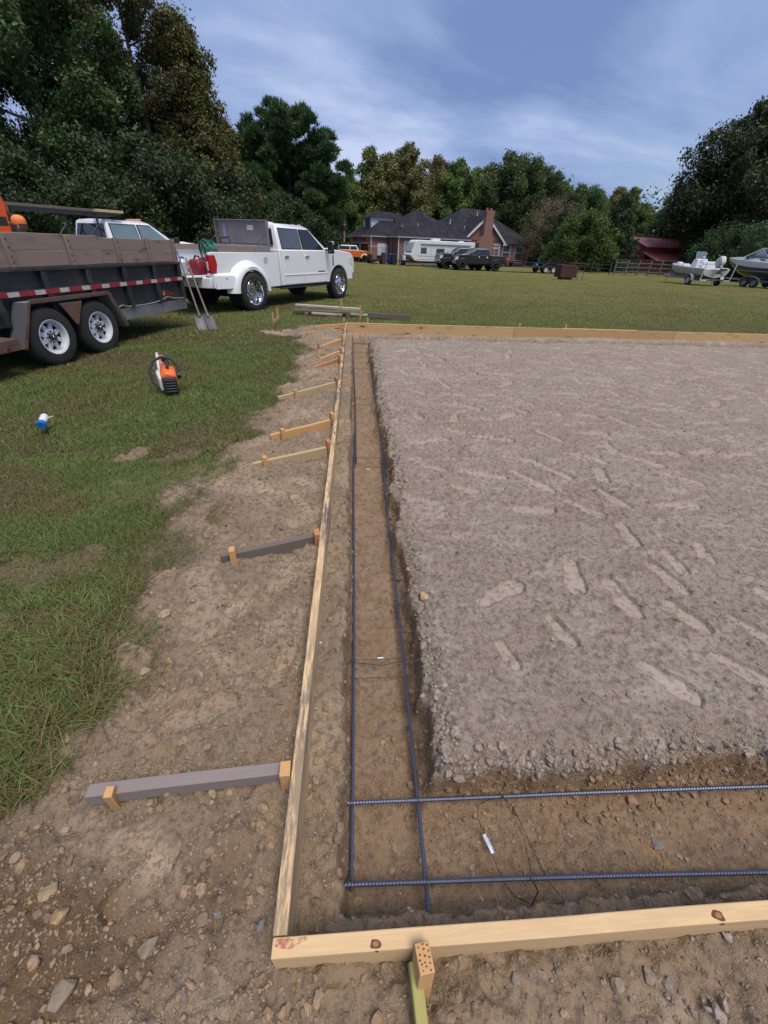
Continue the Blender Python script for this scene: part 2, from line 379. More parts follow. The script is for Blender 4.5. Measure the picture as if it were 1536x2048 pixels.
# ------------------------------------------------------------------ ground mesh
FOOT += [(0.87, 1.76, 0.47, .36), (1.40, 1.92, -1.84, .37), (1.60, 1.71, -1.56, .36), (2.0, 2.33, -1.74, .33), (1.59, 3.17, -1.05, .50), (1.86, 3.37, -1.03, .44), (2.3, 3.28, -1.93, .34), (2.75, 3.93, -1.64, .33), (1.89, 1.55, -1.25, .30), (1.84, 2.73, -.88, .42),
         (2.0, 1.87, -1.4, .33), (1.11, 1.46, -1.34, .24), (2.16, 2.03, -1.66, .27), (2.46, 2.15, -1.89, .28), (4.11, 5.26, -.5, .34), (1.49, 5.24, -.9, .48), (2.34, 7.0, -.36, .55), (3.27, 3.8, -.15, .39), (3.1, 3.25, -.7, .36), (2.74, 5.51, -1.03, .46), (1.44, 2.7, -.12, .34), (4.35, 4.02, -.9, .44), (1.52, 1.14, -.91, .30), (1.95, 1.18, -.89, .30), (.77, 1.32, -1.33, .2), (2.2, 1.44, -1.09, .26), (2.55, 1.62, -1.5, .34),
         (-.75, 2.89, -.9, .32), (-.49, 2.97, -.2, .28), (-.42, 2.66, -1.1, .28), (-.97, 2.4, -1.6, .30), (-.64, 1.01, .4, .30), (-.34, 1.22, 1.3, .24), (-.63, 1.67, 1.2, .27), (-.66, .49, .9, .24), (-.55, 4.5, -1.0, .28), (-.6, 5.9, 1.4, .28)]
_r = random.Random(3)
for _ in range(260):
    x = _r.uniform(0.7, 9); y = _r.uniform(2.4, 9.7)
    if all((x-f[0])**2+(y-f[1])**2 > 0.10 for f in FOOT): FOOT.append((x, y, _r.gauss(-.6, 0.7), _r.uniform(.26, .5)))
def spaced(lo, hi, f0, c0=0.0):
    a = [c0]
    while a[-1] < hi: a.append(a[-1]+f0(a[-1]))
    b = [c0]
    while b[-1] > lo: b.append(b[-1]-f0(b[-1]))
    return np.array(b[::-1][:-1]+a)
def fx(x):
    d = max(0, abs(x-0.3)-1.75); return 0.0072*(1+d*1.15) if abs(x) < 14 else 0.0072*(1+12.2*1.15)*(1.12**(abs(x)-14)) if abs(x) < 50 else 40
def fy(y):
    if y < 0: return 0.0072+abs(min(0, y+0.1))*0.1
    return 0.0068*(1+max(0, y-0.9)*0.62) if y < 13 else 0.06*(1.07**(y-13)) if y < 80 else 12
GX = spaced(-500, 500, fx, 0.3); GY = spaced(-60, 900, fy, 0.0)
XX, YY = np.meshgrid(GX, GY)
sh = XX.shape
Z, gm, inn, tr, foot, td = ground(XX.ravel(), YY.ravel(), True)
nx, ny = sh[1], sh[0]
ii = np.arange(ny*nx).reshape(ny, nx)
F = np.stack([ii[:-1, :-1], ii[:-1, 1:], ii[1:, 1:], ii[1:, :-1]], -1).reshape(-1, 4)
MO_ = np.exp(-(((XX.ravel()+0.95)/0.42)**2+((YY.ravel()-0.33)/0.22)**2)); MO_ = np.clip(MO_*1.5+np.exp(-(((XX.ravel()+0.42)/0.12)**2+((YY.ravel()-0.42)/0.16)**2))*.8+fbm(XX.ravel(), YY.ravel(), 5, 3, .6, 95)*.6-.2, 0, 1)*ss(.9, .6, YY.ravel())
# ground material
k = MT('soil and lawn'); v = k.obj((1, 1, 1)); A = lambda n: k.attr(n).outputs['Fac']
gA, inA, trA, ftA = A('grass'), A('bed'), A('trench'), A('foot')
nb = k.noise(v, 1.3, 6, 0.62, 0.3); nf = k.noise(v, 26, 5, 0.7); nff = k.noise(v, 140, 3, 0.7); nm = k.noise(v, 6.0, 5, 0.65, 0.4)
spoil = k.mix(k.ramp(nb, [(0.36, 0.0), (0.62, 1.0)]), (0.298, 0.214, 0.142), (0.232, 0.178, 0.134))
spoil = k.mix(k.ramp(nm, [(0.55, 0.0), (0.72, 0.75)]), spoil, (0.38, 0.27, 0.165))
spoil = k.mix(k.ramp(nm, [(0.28, 0.8), (0.42, 0.0)]), spoil, (0.155, 0.108, 0.072))
spoil = k.mix(A('moist'), spoil, (0.150, 0.094, 0.052))
spoil = k.mix(k.math('MULTIPLY', k.ramp(k.noise(v, 2.1, 3, .5, .8), [(.54, 0.), (.60, .5)]), k.math('SUBTRACT', 1.0, A('moist'))), spoil, (.42, .325, .235))
bedc = k.mix(k.ramp(nb, [(0.35, 0.0), (0.65, 1.0)]), (0.278, 0.228, 0.188), (0.325, 0.274, 0.230))
bedc = k.mix(k.ramp(nm, [(0.5, 0.0), (0.75, 0.35)]), bedc, (0.26, 0.20, 0.15))
dv_ = k.obj((1, 1.9, 1)); nsm = k.noise(dv_, 2.1, 6, 0.62, 1.6); smo = k.math('MAXIMUM', k.ramp(nsm, [(0.52, 0.0), (0.60, 1.0)]), k.math('MULTIPLY', ftA, .6))
gran = k.ramp(k.vor(v, 42), [(0.0, 0.15), (0.35, 0.0), (0.6, 1.0)]); gran2 = k.noise(v, 55, 4, 0.8)
bedc = k.mix(k.math('MULTIPLY', k.math('SUBTRACT', 1.0, smo), k.ramp(gran2, [(0.38, 0.6), (0.52, 0.0)])), bedc, (0.15, 0.112, 0.085))
bedc = k.mix(k.math('MULTIPLY', smo, 0.52), bedc, (0.385, 0.328, 0.284))
trc = k.mix(k.ramp(nm, [(0.35, 0.0), (0.65, 1.0)]), (0.238, 0.155, 0.096), (0.292, 0.210, 0.142))
trc = k.mix(k.ramp(nb, [(0.55, 0.0), (0.7, 0.6)]), trc, (0.235, 0.20, 0.175))
trc = k.mix(k.ramp(k.noise(v, 3.1, 3, 0.5), [(0.66, 0.0), (0.73, 0.7)]), trc, (0.36, 0.21, 0.08))
soil = k.mix(inA, spoil, bedc); soil = k.mix(trA, soil, trc)
soil = k.mix(k.ramp(nf, [(0.36, 0.65), (0.52, 0.0)]), soil, tuple(x*0.45 for x in (0.2, 0.16, 0.13)))
soil = k.mix(k.ramp(nff, [(0.5, 0.0), (0.8, 0.35)]), soil, (0.42, 0.36, 0.31))
speck = k.vor(v, 95); sel = k.vor(v, 95, out=1)
sp = k.math('MULTIPLY', k.ramp(speck, [(0.0, 1.0), (0.16, 1.0), (0.22, 0.0)]), k.ramp(sel, [(0.93, 0.0), (0.95, 1.0)]))
soil = k.mix(k.math('MULTIPLY', sp, 0.8), soil, (0.62, 0.56, 0.48))
# lawn
big = k.noise(k.obj((1, 1.0, 1)), 0.16, 4, 0.6); mid = k.noise(v, 1.1, 4, 0.6); fine = k.noise(v, 60, 4, 0.8); str_ = k.noise(k.obj((1.0, 2.4, 1)), 9, 4, 0.7)
lawn = k.mix(k.ramp(big, [(0.35, 0.0), (0.65, 1.0)]), (0.180, 0.186, 0.050), (0.290, 0.250, 0.090))
lawn = k.mix(k.ramp(mid, [(0.40, 0.65), (0.62, 0.0)]), lawn, (0.10, 0.122, 0.032))
lawn = k.mix(k.ramp(str_, [(0.35, 0.65), (0.60, 0.0)]), lawn, (0.085, 0.085, 0.030))
lawn = k.mix(k.ramp(fine, [(0.45, 0.0), (0.75, 0.6)]), lawn, (0.27, 0.235, 0.10))
thatch = k.mix(nf, (0.040, 0.038, 0.016), (0.10, 0.075, 0.042))
sx = k.n('ShaderNodeSeparateXYZ'); gp = k.n('ShaderNodeNewGeometry'); k.l(gp.outputs['Position'], sx.inputs[0])
fary = k.math('MULTIPLY', k.math('SUBTRACT', sx.outputs[1], 9.0), 0.10, True)
lawn = k.mix(fary, thatch, lawn)
allc = k.mix(gA, soil, lawn)
k.set(Base_Color=allc, Roughness=0.96); k.b.inputs['Specular IOR Level'].default_value = 0.12
nmid = k.noise(v, 58, 5, 0.75); hb = k.math('ADD', k.math('MULTIPLY', nf, 0.9), k.math('ADD', k.math('MULTIPLY', nmid, 0.75), k.math('MULTIPLY', nff, 0.25)))
tread = k.n('ShaderNodeTexWave', wave_type='BANDS', bands_direction='DIAGONAL'); tread.inputs['Scale'].default_value = 14; tread.inputs['Distortion'].default_value = 5; tread.inputs['Detail Scale'].default_value = 0.6; k.l(v, tread.inputs['Vector'])
hb2 = k.math('ADD', k.math('MULTIPLY', hb, k.math('SUBTRACT', 1.0, k.math('MULTIPLY', ftA, 0.6))), k.math('MULTIPLY', k.math('MULTIPLY', tread.outputs[1], ftA), 0.08))
hl = k.math('MULTIPLY', k.math('MULTIPLY', gA, fary), k.math('ADD', str_, fine))
k.bump(k.math('ADD', hb2, k.math('MULTIPLY', hl, 5.0)), 1.0, 0.016)
g = npmesh('ground', np.stack([XX.ravel(), YY.ravel(), Z], 1), F, k.m, dict(grass=gm, bed=inn*ss(0.05, 0.3, XX.ravel())*ss(0.45, 0.75, YY.ravel()), trench=inn*ss(-0.115, -0.165, Z), foot=foot, moist=MO_), smooth=True)
tag(g, None, None, kind='structure')
GZ = Z.reshape(sh)
def gsamp(x, y):
    """bilinear sample of the built surface"""
    x = np.asarray(x, float); y = np.asarray(y, float)
    i = np.clip(np.searchsorted(GX, x)-1, 0, nx-2); j = np.clip(np.searchsorted(GY, y)-1, 0, ny-2)
    u = np.clip((x-GX[i])/(GX[i+1]-GX[i]), 0, 1); w = np.clip((y-GY[j])/(GY[j+1]-GY[j]), 0, 1)
    return (GZ[j, i]*(1-u)+GZ[j, i+1]*u)*(1-w)+(GZ[j+1, i]*(1-u)+GZ[j+1, i+1]*u)*w
def gz(x, y): return float(gsamp(np.array([x]), np.array([y]))[0])

# ------------------------------------------------------------------ loose pebbles and crumbs (one mass)
def ico():
    t = (1+5**.5)/2; v = np.array([(-1, t, 0), (1, t, 0), (-1, -t, 0), (1, -t, 0), (0, -1, t), (0, 1, t), (0, -1, -t), (0, 1, -t), (t, 0, -1), (t, 0, 1), (-t, 0, -1), (-t, 0, 1)], float); v /= np.linalg.norm(v[0])
    f = [(0, 11, 5), (0, 5, 1), (0, 1, 7), (0, 7, 10), (0, 10, 11), (1, 5, 9), (5, 11, 4), (11, 10, 2), (10, 7, 6), (7, 1, 8), (3, 9, 4), (3, 4, 2), (3, 2, 6), (3, 6, 8), (3, 8, 9), (4, 9, 5), (2, 4, 11), (6, 2, 10), (8, 6, 7), (9, 8, 1)]
    return v, np.array(f)
def subdiv(v, f):
    v = [tuple(p) for p in v]; c = {}; nf = []
    def mid(a, b):
        kk = (min(a, b), max(a, b))
        if kk not in c:
            p = np.array(v[a])+np.array(v[b]); p /= np.linalg.norm(p); v.append(tuple(p)); c[kk] = len(v)-1
        return c[kk]
    for a, b, d in f:
        x, y, z = mid(a, b), mid(b, d), mid(d, a); nf += [(a, x, z), (b, y, x), (d, z, y), (x, y, z)]
    return np.array(v), np.array(nf)
iv, if_ = ico(); iv2, if2 = subdiv(iv, if_); iv3, if3 = subdiv(iv2, if2)
def pebbles(n, rfun, posfun, colfun, name):
    P = []; FF = []; CC = []; nv = len(iv2)
    pos = posfun(n); m = len(pos); r = rfun(m)
    sc = rng.uniform(0.6, 1.25, (m, 3)); sc[:, 2] *= 0.75
    q = rng.normal(size=(m, 4)); q /= np.linalg.norm(q, axis=1)[:, None]; w, x, y, z = q.T
    R = np.stack([np.stack([1-2*(y*y+z*z), 2*(x*y-z*w), 2*(x*z+y*w)], -1), np.stack([2*(x*y+z*w), 1-2*(x*x+z*z), 2*(y*z-x*w)], -1), np.stack([2*(x*z-y*w), 2*(y*z+x*w), 1-2*(x*x+y*y)], -1)], 1)
    base = iv2[None]*(1+rng.uniform(-0.24, 0.24, (m, nv, 1))); base = base*sc[:, None, :]*r[:, None, None]
    vv = np.einsum('mij,mkj->mki', R, base); vv[:, :, 2] *= 0.8
    zz = gsamp(pos[:, 0], pos[:, 1])+r*0.18
    vv += np.stack([pos[:, 0], pos[:, 1], zz], 1)[:, None, :]
    ff = if2[None]+(np.arange(m)*nv)[:, None, None]
    col = np.repeat(colfun(m, pos), nv, 0)
    return vv.reshape(-1, 3), ff.reshape(-1, 3), col
def peb_pos(n):
    out = []
    u = rng.random(n); y = 0.02+12*u**2.4*0.8; x = np.where(rng.random(n) < 0.55, rng.uniform(-1.9, -0.2, n)*(0.55+0.12*y), rng.uniform(-0.2, 2.3, n)*(0.6+0.3*y))
    y = np.minimum(y, 10.2)
    _, gm_, in_, tr_, _, t_ = ground(x, y, True) if False else (None, grassmask(x, y), None, None, None, None)
    insl = (x > 0.36) & (y > 0.8); keep = (gm_ < 0.25) & (rng.random(n) < np.where(insl, 0.32, 1.0)*np.where((x > -.1) & (~insl), 0.55, 1.0))
    cl = fbm(x, y, 2.6, 3, 0.5, 91); keep &= rng.random(n) < (0.35+1.6*np.clip(cl+0.15, 0, 1))
    return np.stack([x, y], 1)[keep]
def peb_r(m): return 0.0022+0.0140*rng.random(m)**5.5+0.004*rng.random(m)
def peb_c(m, pos):
    b = np.where((pos[:, 0] > 0.3)[:, None], [[0.27, 0.225, 0.20]], [[0.265, 0.185, 0.12]]); t = rng.random((m, 1)); c = b*(0.72+0.6*rng.random((m, 1)))
    c = np.where(t > 0.93, [[0.34, 0.25, 0.15]], c); c = np.where((t < 0.015), [[0.22, 0.20, 0.195]], c); c = np.where((t > 0.92) & (t < 0.9215), [[0.66, 0.60, 0.54]], c); return c
k = MT('loose stones'); at = k.attr('Col'); nn = k.noise(k.obj(), 60, 5, 0.75); k.set(Base_Color=k.mix(k.ramp(nn, [(0.35, 0.7), (0.6, 0.0)]), at.outputs['Color'], (0.14, 0.11, 0.085)), Roughness=0.93); k.b.inputs['Specular IOR Level'].default_value = 0.2; k.bump(nn, 0.6, 0.003); STONE = k.m
pv, pf, pc = pebbles(21000, peb_r, peb_pos, peb_c, 'gravel')
tag(npmesh('gravel', pv, pf, STONE, cols=pc, smooth=False), 'loose crumbs of soil and small pebbles scattered over the bare earth', 'gravel', kind='stuff')
def crumbs(n, posfun, rfun, colfun):
    pos = posfun(n); m = len(pos); r = rfun(m); nv = 12; q = rng.normal(size=(m, 3, 3)); Q, _ = np.linalg.qr(q)
    base = iv[None]*(1+rng.uniform(-.28, .28, (m, nv, 1)))*rng.uniform(.6, 1.2, (m, 1, 3))*r[:, None, None]; vv = np.einsum('mij,mkj->mki', Q, base)
    vv += np.stack([pos[:, 0], pos[:, 1], gsamp(pos[:, 0], pos[:, 1])+r*.25], 1)[:, None, :]
    return vv.reshape(-1, 3), (if_[None]+(np.arange(m)*nv)[:, None, None]).reshape(-1, 3), np.repeat(colfun(pos), nv, 0)
def cr_pos(n):
    u = rng.random(n); y = .78+8.9*u**2.6; x = rng.uniform(-.2, 1.0, n)*(1.6+.95*y)+.2; x = np.where(rng.random(n) < .35, -np.abs(x)*.55-.23, x)
    a = rng.random(n) < .22; y = np.where(a, rng.uniform(.05, .8, n), y); x = np.where(a, rng.uniform(-1.5, 2.0, n), x)
    cl = fbm(x, y, 4.0, 4, .6, 97); keep = (grassmask(x, y) < .3) & (rng.random(n) < (.25+1.5*np.clip(cl+.05, 0, 1))*np.where((x > .45) & (y > .95), .42, 1)) & (y < 10.2) & ~((x < -.185) & (x > -.23))
    return np.stack([x, y], 1)[keep]
def cr_r(m): return .0016+.0052*rng.random(m)**3
def soilcol(pos):
    z = gsamp(pos[:, 0], pos[:, 1]); x = pos[:, 0]; y = pos[:, 1]; pad = (x > .28) & (y > .72) & (z > -.15); low = (z < -.15); m = len(pos)
    c = np.where(pad[:, None], [[.30, .25, .212]], np.where(low[:, None], [[.27, .18, .115]], [[.28, .205, .14]])); return c*(.75+.5*rng.random((m, 1)))
cv_, cf_, cc_ = crumbs(110000, cr_pos, cr_r, soilcol)
def lip_pos(n):
    k_ = rng.random(n); t_ = rng.random(n)
    x = np.where(k_ < .5, .345+np.abs(rng.normal(0, .055, n))*np.where(rng.random(n) < .25, -1, 1), .36+2.6*t_); y = np.where(k_ < .5, .82+8.8*t_**1.7, .765+np.abs(rng.normal(0, .05, n))*np.where(rng.random(n) < .25, -1, 1))
    c = k_ > .93; x = np.where(c, rng.normal(-.05, .03, n), x); y = np.where(c, .5+6*t_**1.5, y); return np.stack([x, y], 1)
def lip_r(m): return .0035+.018*rng.random(m)**3.6
lv_, lf_, lc_ = crumbs(3400, lip_pos, lip_r, soilcol)
tag(npmesh('soil_crumbs', np.concatenate([cv_, lv_]), np.concatenate([cf_, lf_+len(cv_)]), STONE, cols=np.concatenate([cc_, lc_])), 'fine crumbs and broken lumps of soil on the pad, the trench lips and the spoil', 'soil crumbs', kind='stuff')
# larger single stones
def stone(x, y, r, el, rz, c, label, flat=0.55):
    rr = np.random.default_rng(int((x+9)*1000+y*77)); v_ = iv3.copy(); off = rr.uniform(0, 50)
    n_ = fbm(v_[:, 0]*1+off, v_[:, 1]+v_[:, 2]*0.7, 1.2, 3, 0.5, 3); v_ *= (1+0.30*n_)[:, None]
    for _ in range(9):
        d = rr.normal(size=3); d /= np.linalg.norm(d); h = v_@d; v_ -= np.maximum(0, h-0.62)[:, None]*d
    el = 1+(el-1)*.6; r = r*.82; v_ *= np.array([r*el, r, r*flat]); ca, sa = math.cos(rz), math.sin(rz)
    v_ = np.stack([v_[:, 0]*ca-v_[:, 1]*sa, v_[:, 0]*sa+v_[:, 1]*ca, v_[:, 2]], 1)
    o = npmesh('stone', v_, if3, STONE, cols=np.tile(c, (len(v_), 1)), smooth=False); o.location = (x, y, gz(x, y)+r*flat*0.35)
    return tag(o, label, 'stone')
TAN = (0.40, 0.30, 0.18); GRY = (0.24, 0.22, 0.215); BRN = (0.25, 0.175, 0.11)
stone(-1.0, 1.56, .042, 1.5, 0.4, (0.34, 0.27, 0.18), 'flat pale tan stone at the edge of the grass tufts')
stone(-0.27, 0.35, .019, 1.25, 1.2, (0.17, 0.16, 0.165), 'smooth dark grey pebble just left of the corner of the timber form')
stone(-0.59, 0.33, .034, 2.1, 0.9, (0.235, 0.19, 0.14), 'long pale stone lying below the hollow left of the form corner', 0.4)
stone(-0.75, 0.25, .038, 1.9, 1.0, (0.235, 0.19, 0.14), 'long flat tan stone near the bottom left corner', 0.4)
stone(-0.83, 0.395, .030, 1.4, 0.3, (0.36, 0.24, 0.12), 'orange brown clod on the ridge at lower left', 0.7)
stone(-0.90, 0.45, .028, 1.5, 1.0, (0.33, 0.24, 0.14), 'ochre clod at the upper end of the lower left ridge', 0.7)
stone(-0.47, 0.53, .026, 1.3, 0.6, (0.27, 0.18, 0.11), 'brown clod above the hollow left of the long form', 0.8)
stone(-0.70, 0.775, .018, 1.7, 0.1, (0.36, 0.28, 0.18), 'squared tan stone just beyond the near weathered brace')
stone(-0.155, 0.76, .017, 1.2, 1.4, (0.28, 0.22, 0.17), 'rounded brown stone on the shelf between form and trench')
stone(-0.245, 0.575, .017, 1.3, 0.8, (0.25, 0.21, 0.18), 'grey brown stone touching the outside of the long form')
stone(1.19, 0.575, .030, 1.3, 2.4, (0.22, 0.20, 0.20), 'dark grey stone lying in the cross trench at the right')
stone(0.69, 0.19, .022, 1.3, 1.8, (0.26, 0.215, 0.17), 'rounded stone below the near form board')
stone(0.79, 0.20, .020, 1.6, 2.0, (0.26, 0.21, 0.165), 'angular stone below the near form, right of the rounded one')
stone(0.40, 1.745, .040, 1.3, 0.2, (0.44, 0.31, 0.20), 'sandy orange clod on the lip of the trench', 0.55)
stone(-0.95, 1.22, .030, 1.3, 0.6, (0.38, 0.28, 0.17), 'tan clod in the dirt right of the thick grass edge', 0.6)

# ------------------------------------------------------------------ grass
def blades(n, xr, yr, L0, L1, Wd, name, dens=None, up=0.55, seed=1, power=1.0):
    r = np.random.default_rng(seed); x = r.uniform(xr[0], xr[1], n); y = yr[0]+(yr[1]-yr[0])*r.random(n)**power
    gmv = grassmask(x, y)
    keep = r.random(n) < np.clip(gmv, 0, 1)**1.4
    # keep only what lies in the wedge of view (plus margin)
    keep &= (x > -1.05*(y+2.3)) & (x < 1.05*(y+2.3))
    x, y, gmv = x[keep], y[keep], gmv[keep]; m = len(x)
    z = gsamp(x, y)
    cl = fbm(x, y, 2.8, 3, 0.55, 31); L = (L0+(L1-L0)*r.random(m))*(0.75+1.0*np.clip(cl+0.25, 0, 1))
    a = r.random(m)*6.283+fbm(x, y, 1.7, 2, 0.5, 33)*5; tilt = np.clip(r.normal(up, 0.28, m), 0.08, 1.35)      # radians from vertical
    dx, dy = np.cos(a)*np.sin(tilt), np.sin(a)*np.sin(tilt); dz = np.cos(tilt)
    w = Wd*(0.7+0.6*r.random(m)); sa = a+1.5708+r.normal(0, 0.5, m); wx, wy = np.cos(sa)*w/2, np.sin(sa)*w/2
    b = np.stack([x, y, z-0.003], 1); s = np.stack([wx, wy, 0*wx], 1); d = np.stack([dx, dy, dz], 1)
    midp = b+d*(L*0.55)[:, None]; d2 = d.copy(); d2[:, 2] -= 0.55*r.random(m)+0.15; d2 /= np.linalg.norm(d2, axis=1)[:, None]; tip = midp+d2*(L*0.5)[:, None]; tip[:, 2] = np.maximum(tip[:, 2], z+0.002)
    V = np.stack([b-s, b+s, midp+s*0.8, midp-s*0.8, tip+s*0.12, tip-s*0.12], 1).reshape(-1, 3)
    i0 = (np.arange(m)*6)[:, None]; F = np.concatenate([i0+np.array([[0, 1, 2, 3]]), i0+np.array([[3, 2, 4, 5]])], 0)
    g1 = np.array([0.098, 0.155, 0.040]); g2 = np.array([0.195, 0.240, 0.075]); g3 = np.array([0.26, 0.20, 0.10]); g4 = np.array([0.155, 0.100, 0.050])
    t = r.random(m)[:, None]; big = fbm(x, y, 0.9, 3, 0.5, 35)[:, None]; c = g1*(1-t)+g2*t; c = c*(0.75+0.5*r.random((m, 1)))
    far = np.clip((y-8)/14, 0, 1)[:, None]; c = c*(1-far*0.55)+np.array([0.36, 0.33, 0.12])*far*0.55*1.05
    brown = np.clip(big*1.6+0.16+(1-gmv[:, None])*1.2, 0.05, 0.85)
    for cx, cy, rx, ry, kd in PATCH:
        if kd == 'brown': brown = np.maximum(brown, (0.95*ss(1.5, 0.5, ((x-cx)/rx)**2+((y-cy)/ry)**2))[:, None])
    dead = r.random((m, 1)) < brown*0.62
    c = np.where(dead, g3*(0.55+0.6*r.random((m, 1)))*(1-t)+g4*t, c)
    return V, F, np.repeat(c, 6, 0)
k = MT('grass blades'); at = k.attr('Col'); k.set(Base_Color=at.outputs['Color'], Roughness=0.62); k.b.inputs['Specular IOR Level'].default_value = 0.25
tl = k.n('ShaderNodeBsdfTranslucent'); k.l(at.outputs['Color'], tl.inputs[0]); ms = k.n('ShaderNodeMixShader'); ms.inputs[0].default_value = 0.3; k.l(k.b.outputs[0], ms.inputs[1]); k.l(tl.outputs[0], ms.inputs[2])
k.l(ms.outputs[0], k.t.nodes['Material Output'].inputs[0]); GRASS = k.m
parts = [blades(150000, (-3.0, -0.7), (0.5, 3.4), .025, .062, .0032, 'g', seed=1, up=0.9),
         blades(190000, (-6.2, -0.5), (3.2, 8.0), .025, .060, .0052, 'g', seed=2, up=0.85),
         blades(190000, (-13, 7), (7.5, 15), .025, .055, .0095, 'g', seed=3, up=0.8),
         blades(120000, (-6, 16), (10.5, 17), .022, .05, .010, 'g', seed=5, up=0.8),
         blades(200000, (-20, 34), (14, 36), .025, .05, .018, 'g', seed=4, up=0.8, power=1.3)]
V = []; F = []; C = []; b = 0
for v_, f_, c_ in parts: V.append(v_); F.append(f_+b); C.append(c_); b += len(v_)
tag(npmesh('grass', np.concatenate(V), np.concatenate(F), GRASS, cols=np.concatenate(C), smooth=False), 'short mown lawn grass with straw coloured dry patches', 'grass', kind='stuff')
# taller tussocks near lower left
tv, tf, tcol = blades(26000, (-1.75, -1.0), (0.5, 1.9), .06, .125, .0042, 'g', seed=9, up=1.0)
tag(npmesh('long_grass', tv, tf, GRASS, cols=tcol), 'longer uncut grass fringing the bare soil at lower left', 'grass', kind='stuff')
# roots and straw wisps in the soil
m = MB(); r_ = random.Random(5)
for cx, cy, n_, s_ in ((0.27, 0.215, 60, .05), (0.70, 0.27, 34, .03), (0.45, 0.80, 30, .06), (1.0, 0.78, 26, .12), (0.9, 0.60, 20, .1), (-0.3, 0.3, 12, .12), (-1.9, 3.4, 20, .3)):
    for i in range(n_):
        x = cx+r_.gauss(0, s_); y = cy+r_.gauss(0, s_*0.5); z = gz(x, y)+.004; a = r_.random()*6.3; p = [(x, y, z)]
        for q in range(4): a += r_.gauss(0, .6); x += math.cos(a)*.011; y += math.sin(a)*.011; p.append((x, y, max(gz(x, y)+.002, z+r_.uniform(0, .012))))
        m.tube(p, .0006+.0006*r_.random(), 4)
tag(m.build('roots', mat('root', (0.17, 0.12, 0.075), 0.9)), 'tangles of thin dry roots and straw in the soil', 'roots', kind='stuff')

# ------------------------------------------------------------------ form timber
PINE_NEW = wood('new pine', (0.72, 0.50, 0.27), (0.52, 0.30, 0.12), knots=True)
PINE_EDGE = wood('pine edge muddy', (0.74, 0.54, 0.32), (0.55, 0.34, 0.16), knots=False, dirt=1.0, dirtcol=(0.15, 0.12, 0.10))
PINE_FAR = wood('orange pine', (0.62, 0.43, 0.23), (0.46, 0.27, 0.11), knots=True)
PINE_STAKE = wood('stake pine', (0.62, 0.38, 0.18), (0.42, 0.22, 0.09), knots=False)
PINE_RED = wood('reddish pine', (0.50, 0.25, 0.13), (0.36, 0.15, 0.07), knots=False)
TREATED = wood('treated green pine', (0.40, 0.37, 0.14), (0.26, 0.24, 0.08), knots=False)
PALEP = wood('pale pine brace', (0.56, 0.42, 0.24), (0.38, 0.27, 0.14), weather=.2, knots=False)
GREYW = wood('weathered grey wood', (0.34, 0.27, 0.26), (0.19, 0.15, 0.15), weather=0.7, knots=False)
GREYW2 = wood('weathered dark wood', (0.17, 0.135, 0.115), (0.09, 0.07, 0.06), weather=0.35, knots=False)
GREYP = wood('pale weathered wood', (0.60, 0.55, 0.54), (0.40, 0.36, 0.35), weather=0.25, knots=False)
TRAILERW = wood('trailer boards', (0.33, 0.245, 0.195), (0.19, 0.13, 0.10), weather=0.5, knots=True)
def plank(L, Wd, H, segs=12, wob=0.0015, seed=0, bowz=0.0, bowy=0.0):
    """length along local x from 0..L, width y centred, height z 0..H (top at H)"""
    r = random.Random(seed); rings = []
    for i in range(segs+1):
        x = L*i/segs; dy = r.uniform(-wob, wob)+bowy*math.sin(math.pi*i/segs); dz = r.uniform(-wob, wob)+bowz*math.sin(math.pi*i/segs)
        rings.append([(x, -Wd/2+dy, dz), (x, Wd/2+dy, dz), (x, Wd/2+dy, H+dz), (x, -Wd/2+dy, H+dz)])
    m = MB(); m.loft(rings); return m
def board(p0, p1, Wd, H, ztop0, ztop1, m, name, label, cat, group=None, seed=0, bev=0.003, **kw):
    d = Vector((p1[0]-p0[0], p1[1]-p0[1], ztop1-ztop0)); L = d.length
    o = plank(L, Wd, H, max(3, int(L/0.35)), seed=seed, **kw).build(name, m, bevel=bev)
    yaw = math.atan2(d.y, d.x); pit = -math.asin(d.z/L)
    o.rotation_euler = (0, pit, yaw); o.location = (p0[0]+math.sin(pit)*0, p0[1], ztop0-H*math.cos(pit))
    return tag(o, label, cat, group)
G1 = 'form boards around the slab'
board((-.206, .311), (-.206, 3.747), .038, .235, .12, .12, PINE_EDGE, 'form_board', 'muddy topped form board of the long left side, nearest length', 'board', G1, 1)
board((-.206, 3.753), (-.206, 7.597), .038, .235, .12, .12, PINE_EDGE, 'form_board', 'middle length of the long left form board, beyond the first joint', 'board', G1, 2)
board((-.206, 7.603), (-.206, 10.43), .038, .235, .12, .12, PINE_EDGE, 'form_board', 'farthest length of the long left form board, ending at the far corner', 'board', G1, 3)
nb_ = board((-.222, .289), (4.6, .289), .040, .140, .12, .12, wood('new pine clear', (0.72, 0.52, 0.30), (0.55, 0.34, 0.15), knots=False, dirt=.35, dirtcol=(.40,.30,.20)), 'form_board', 'clean pale form board across the bottom with knots and a red paint smudge', 'board', G1, 4)
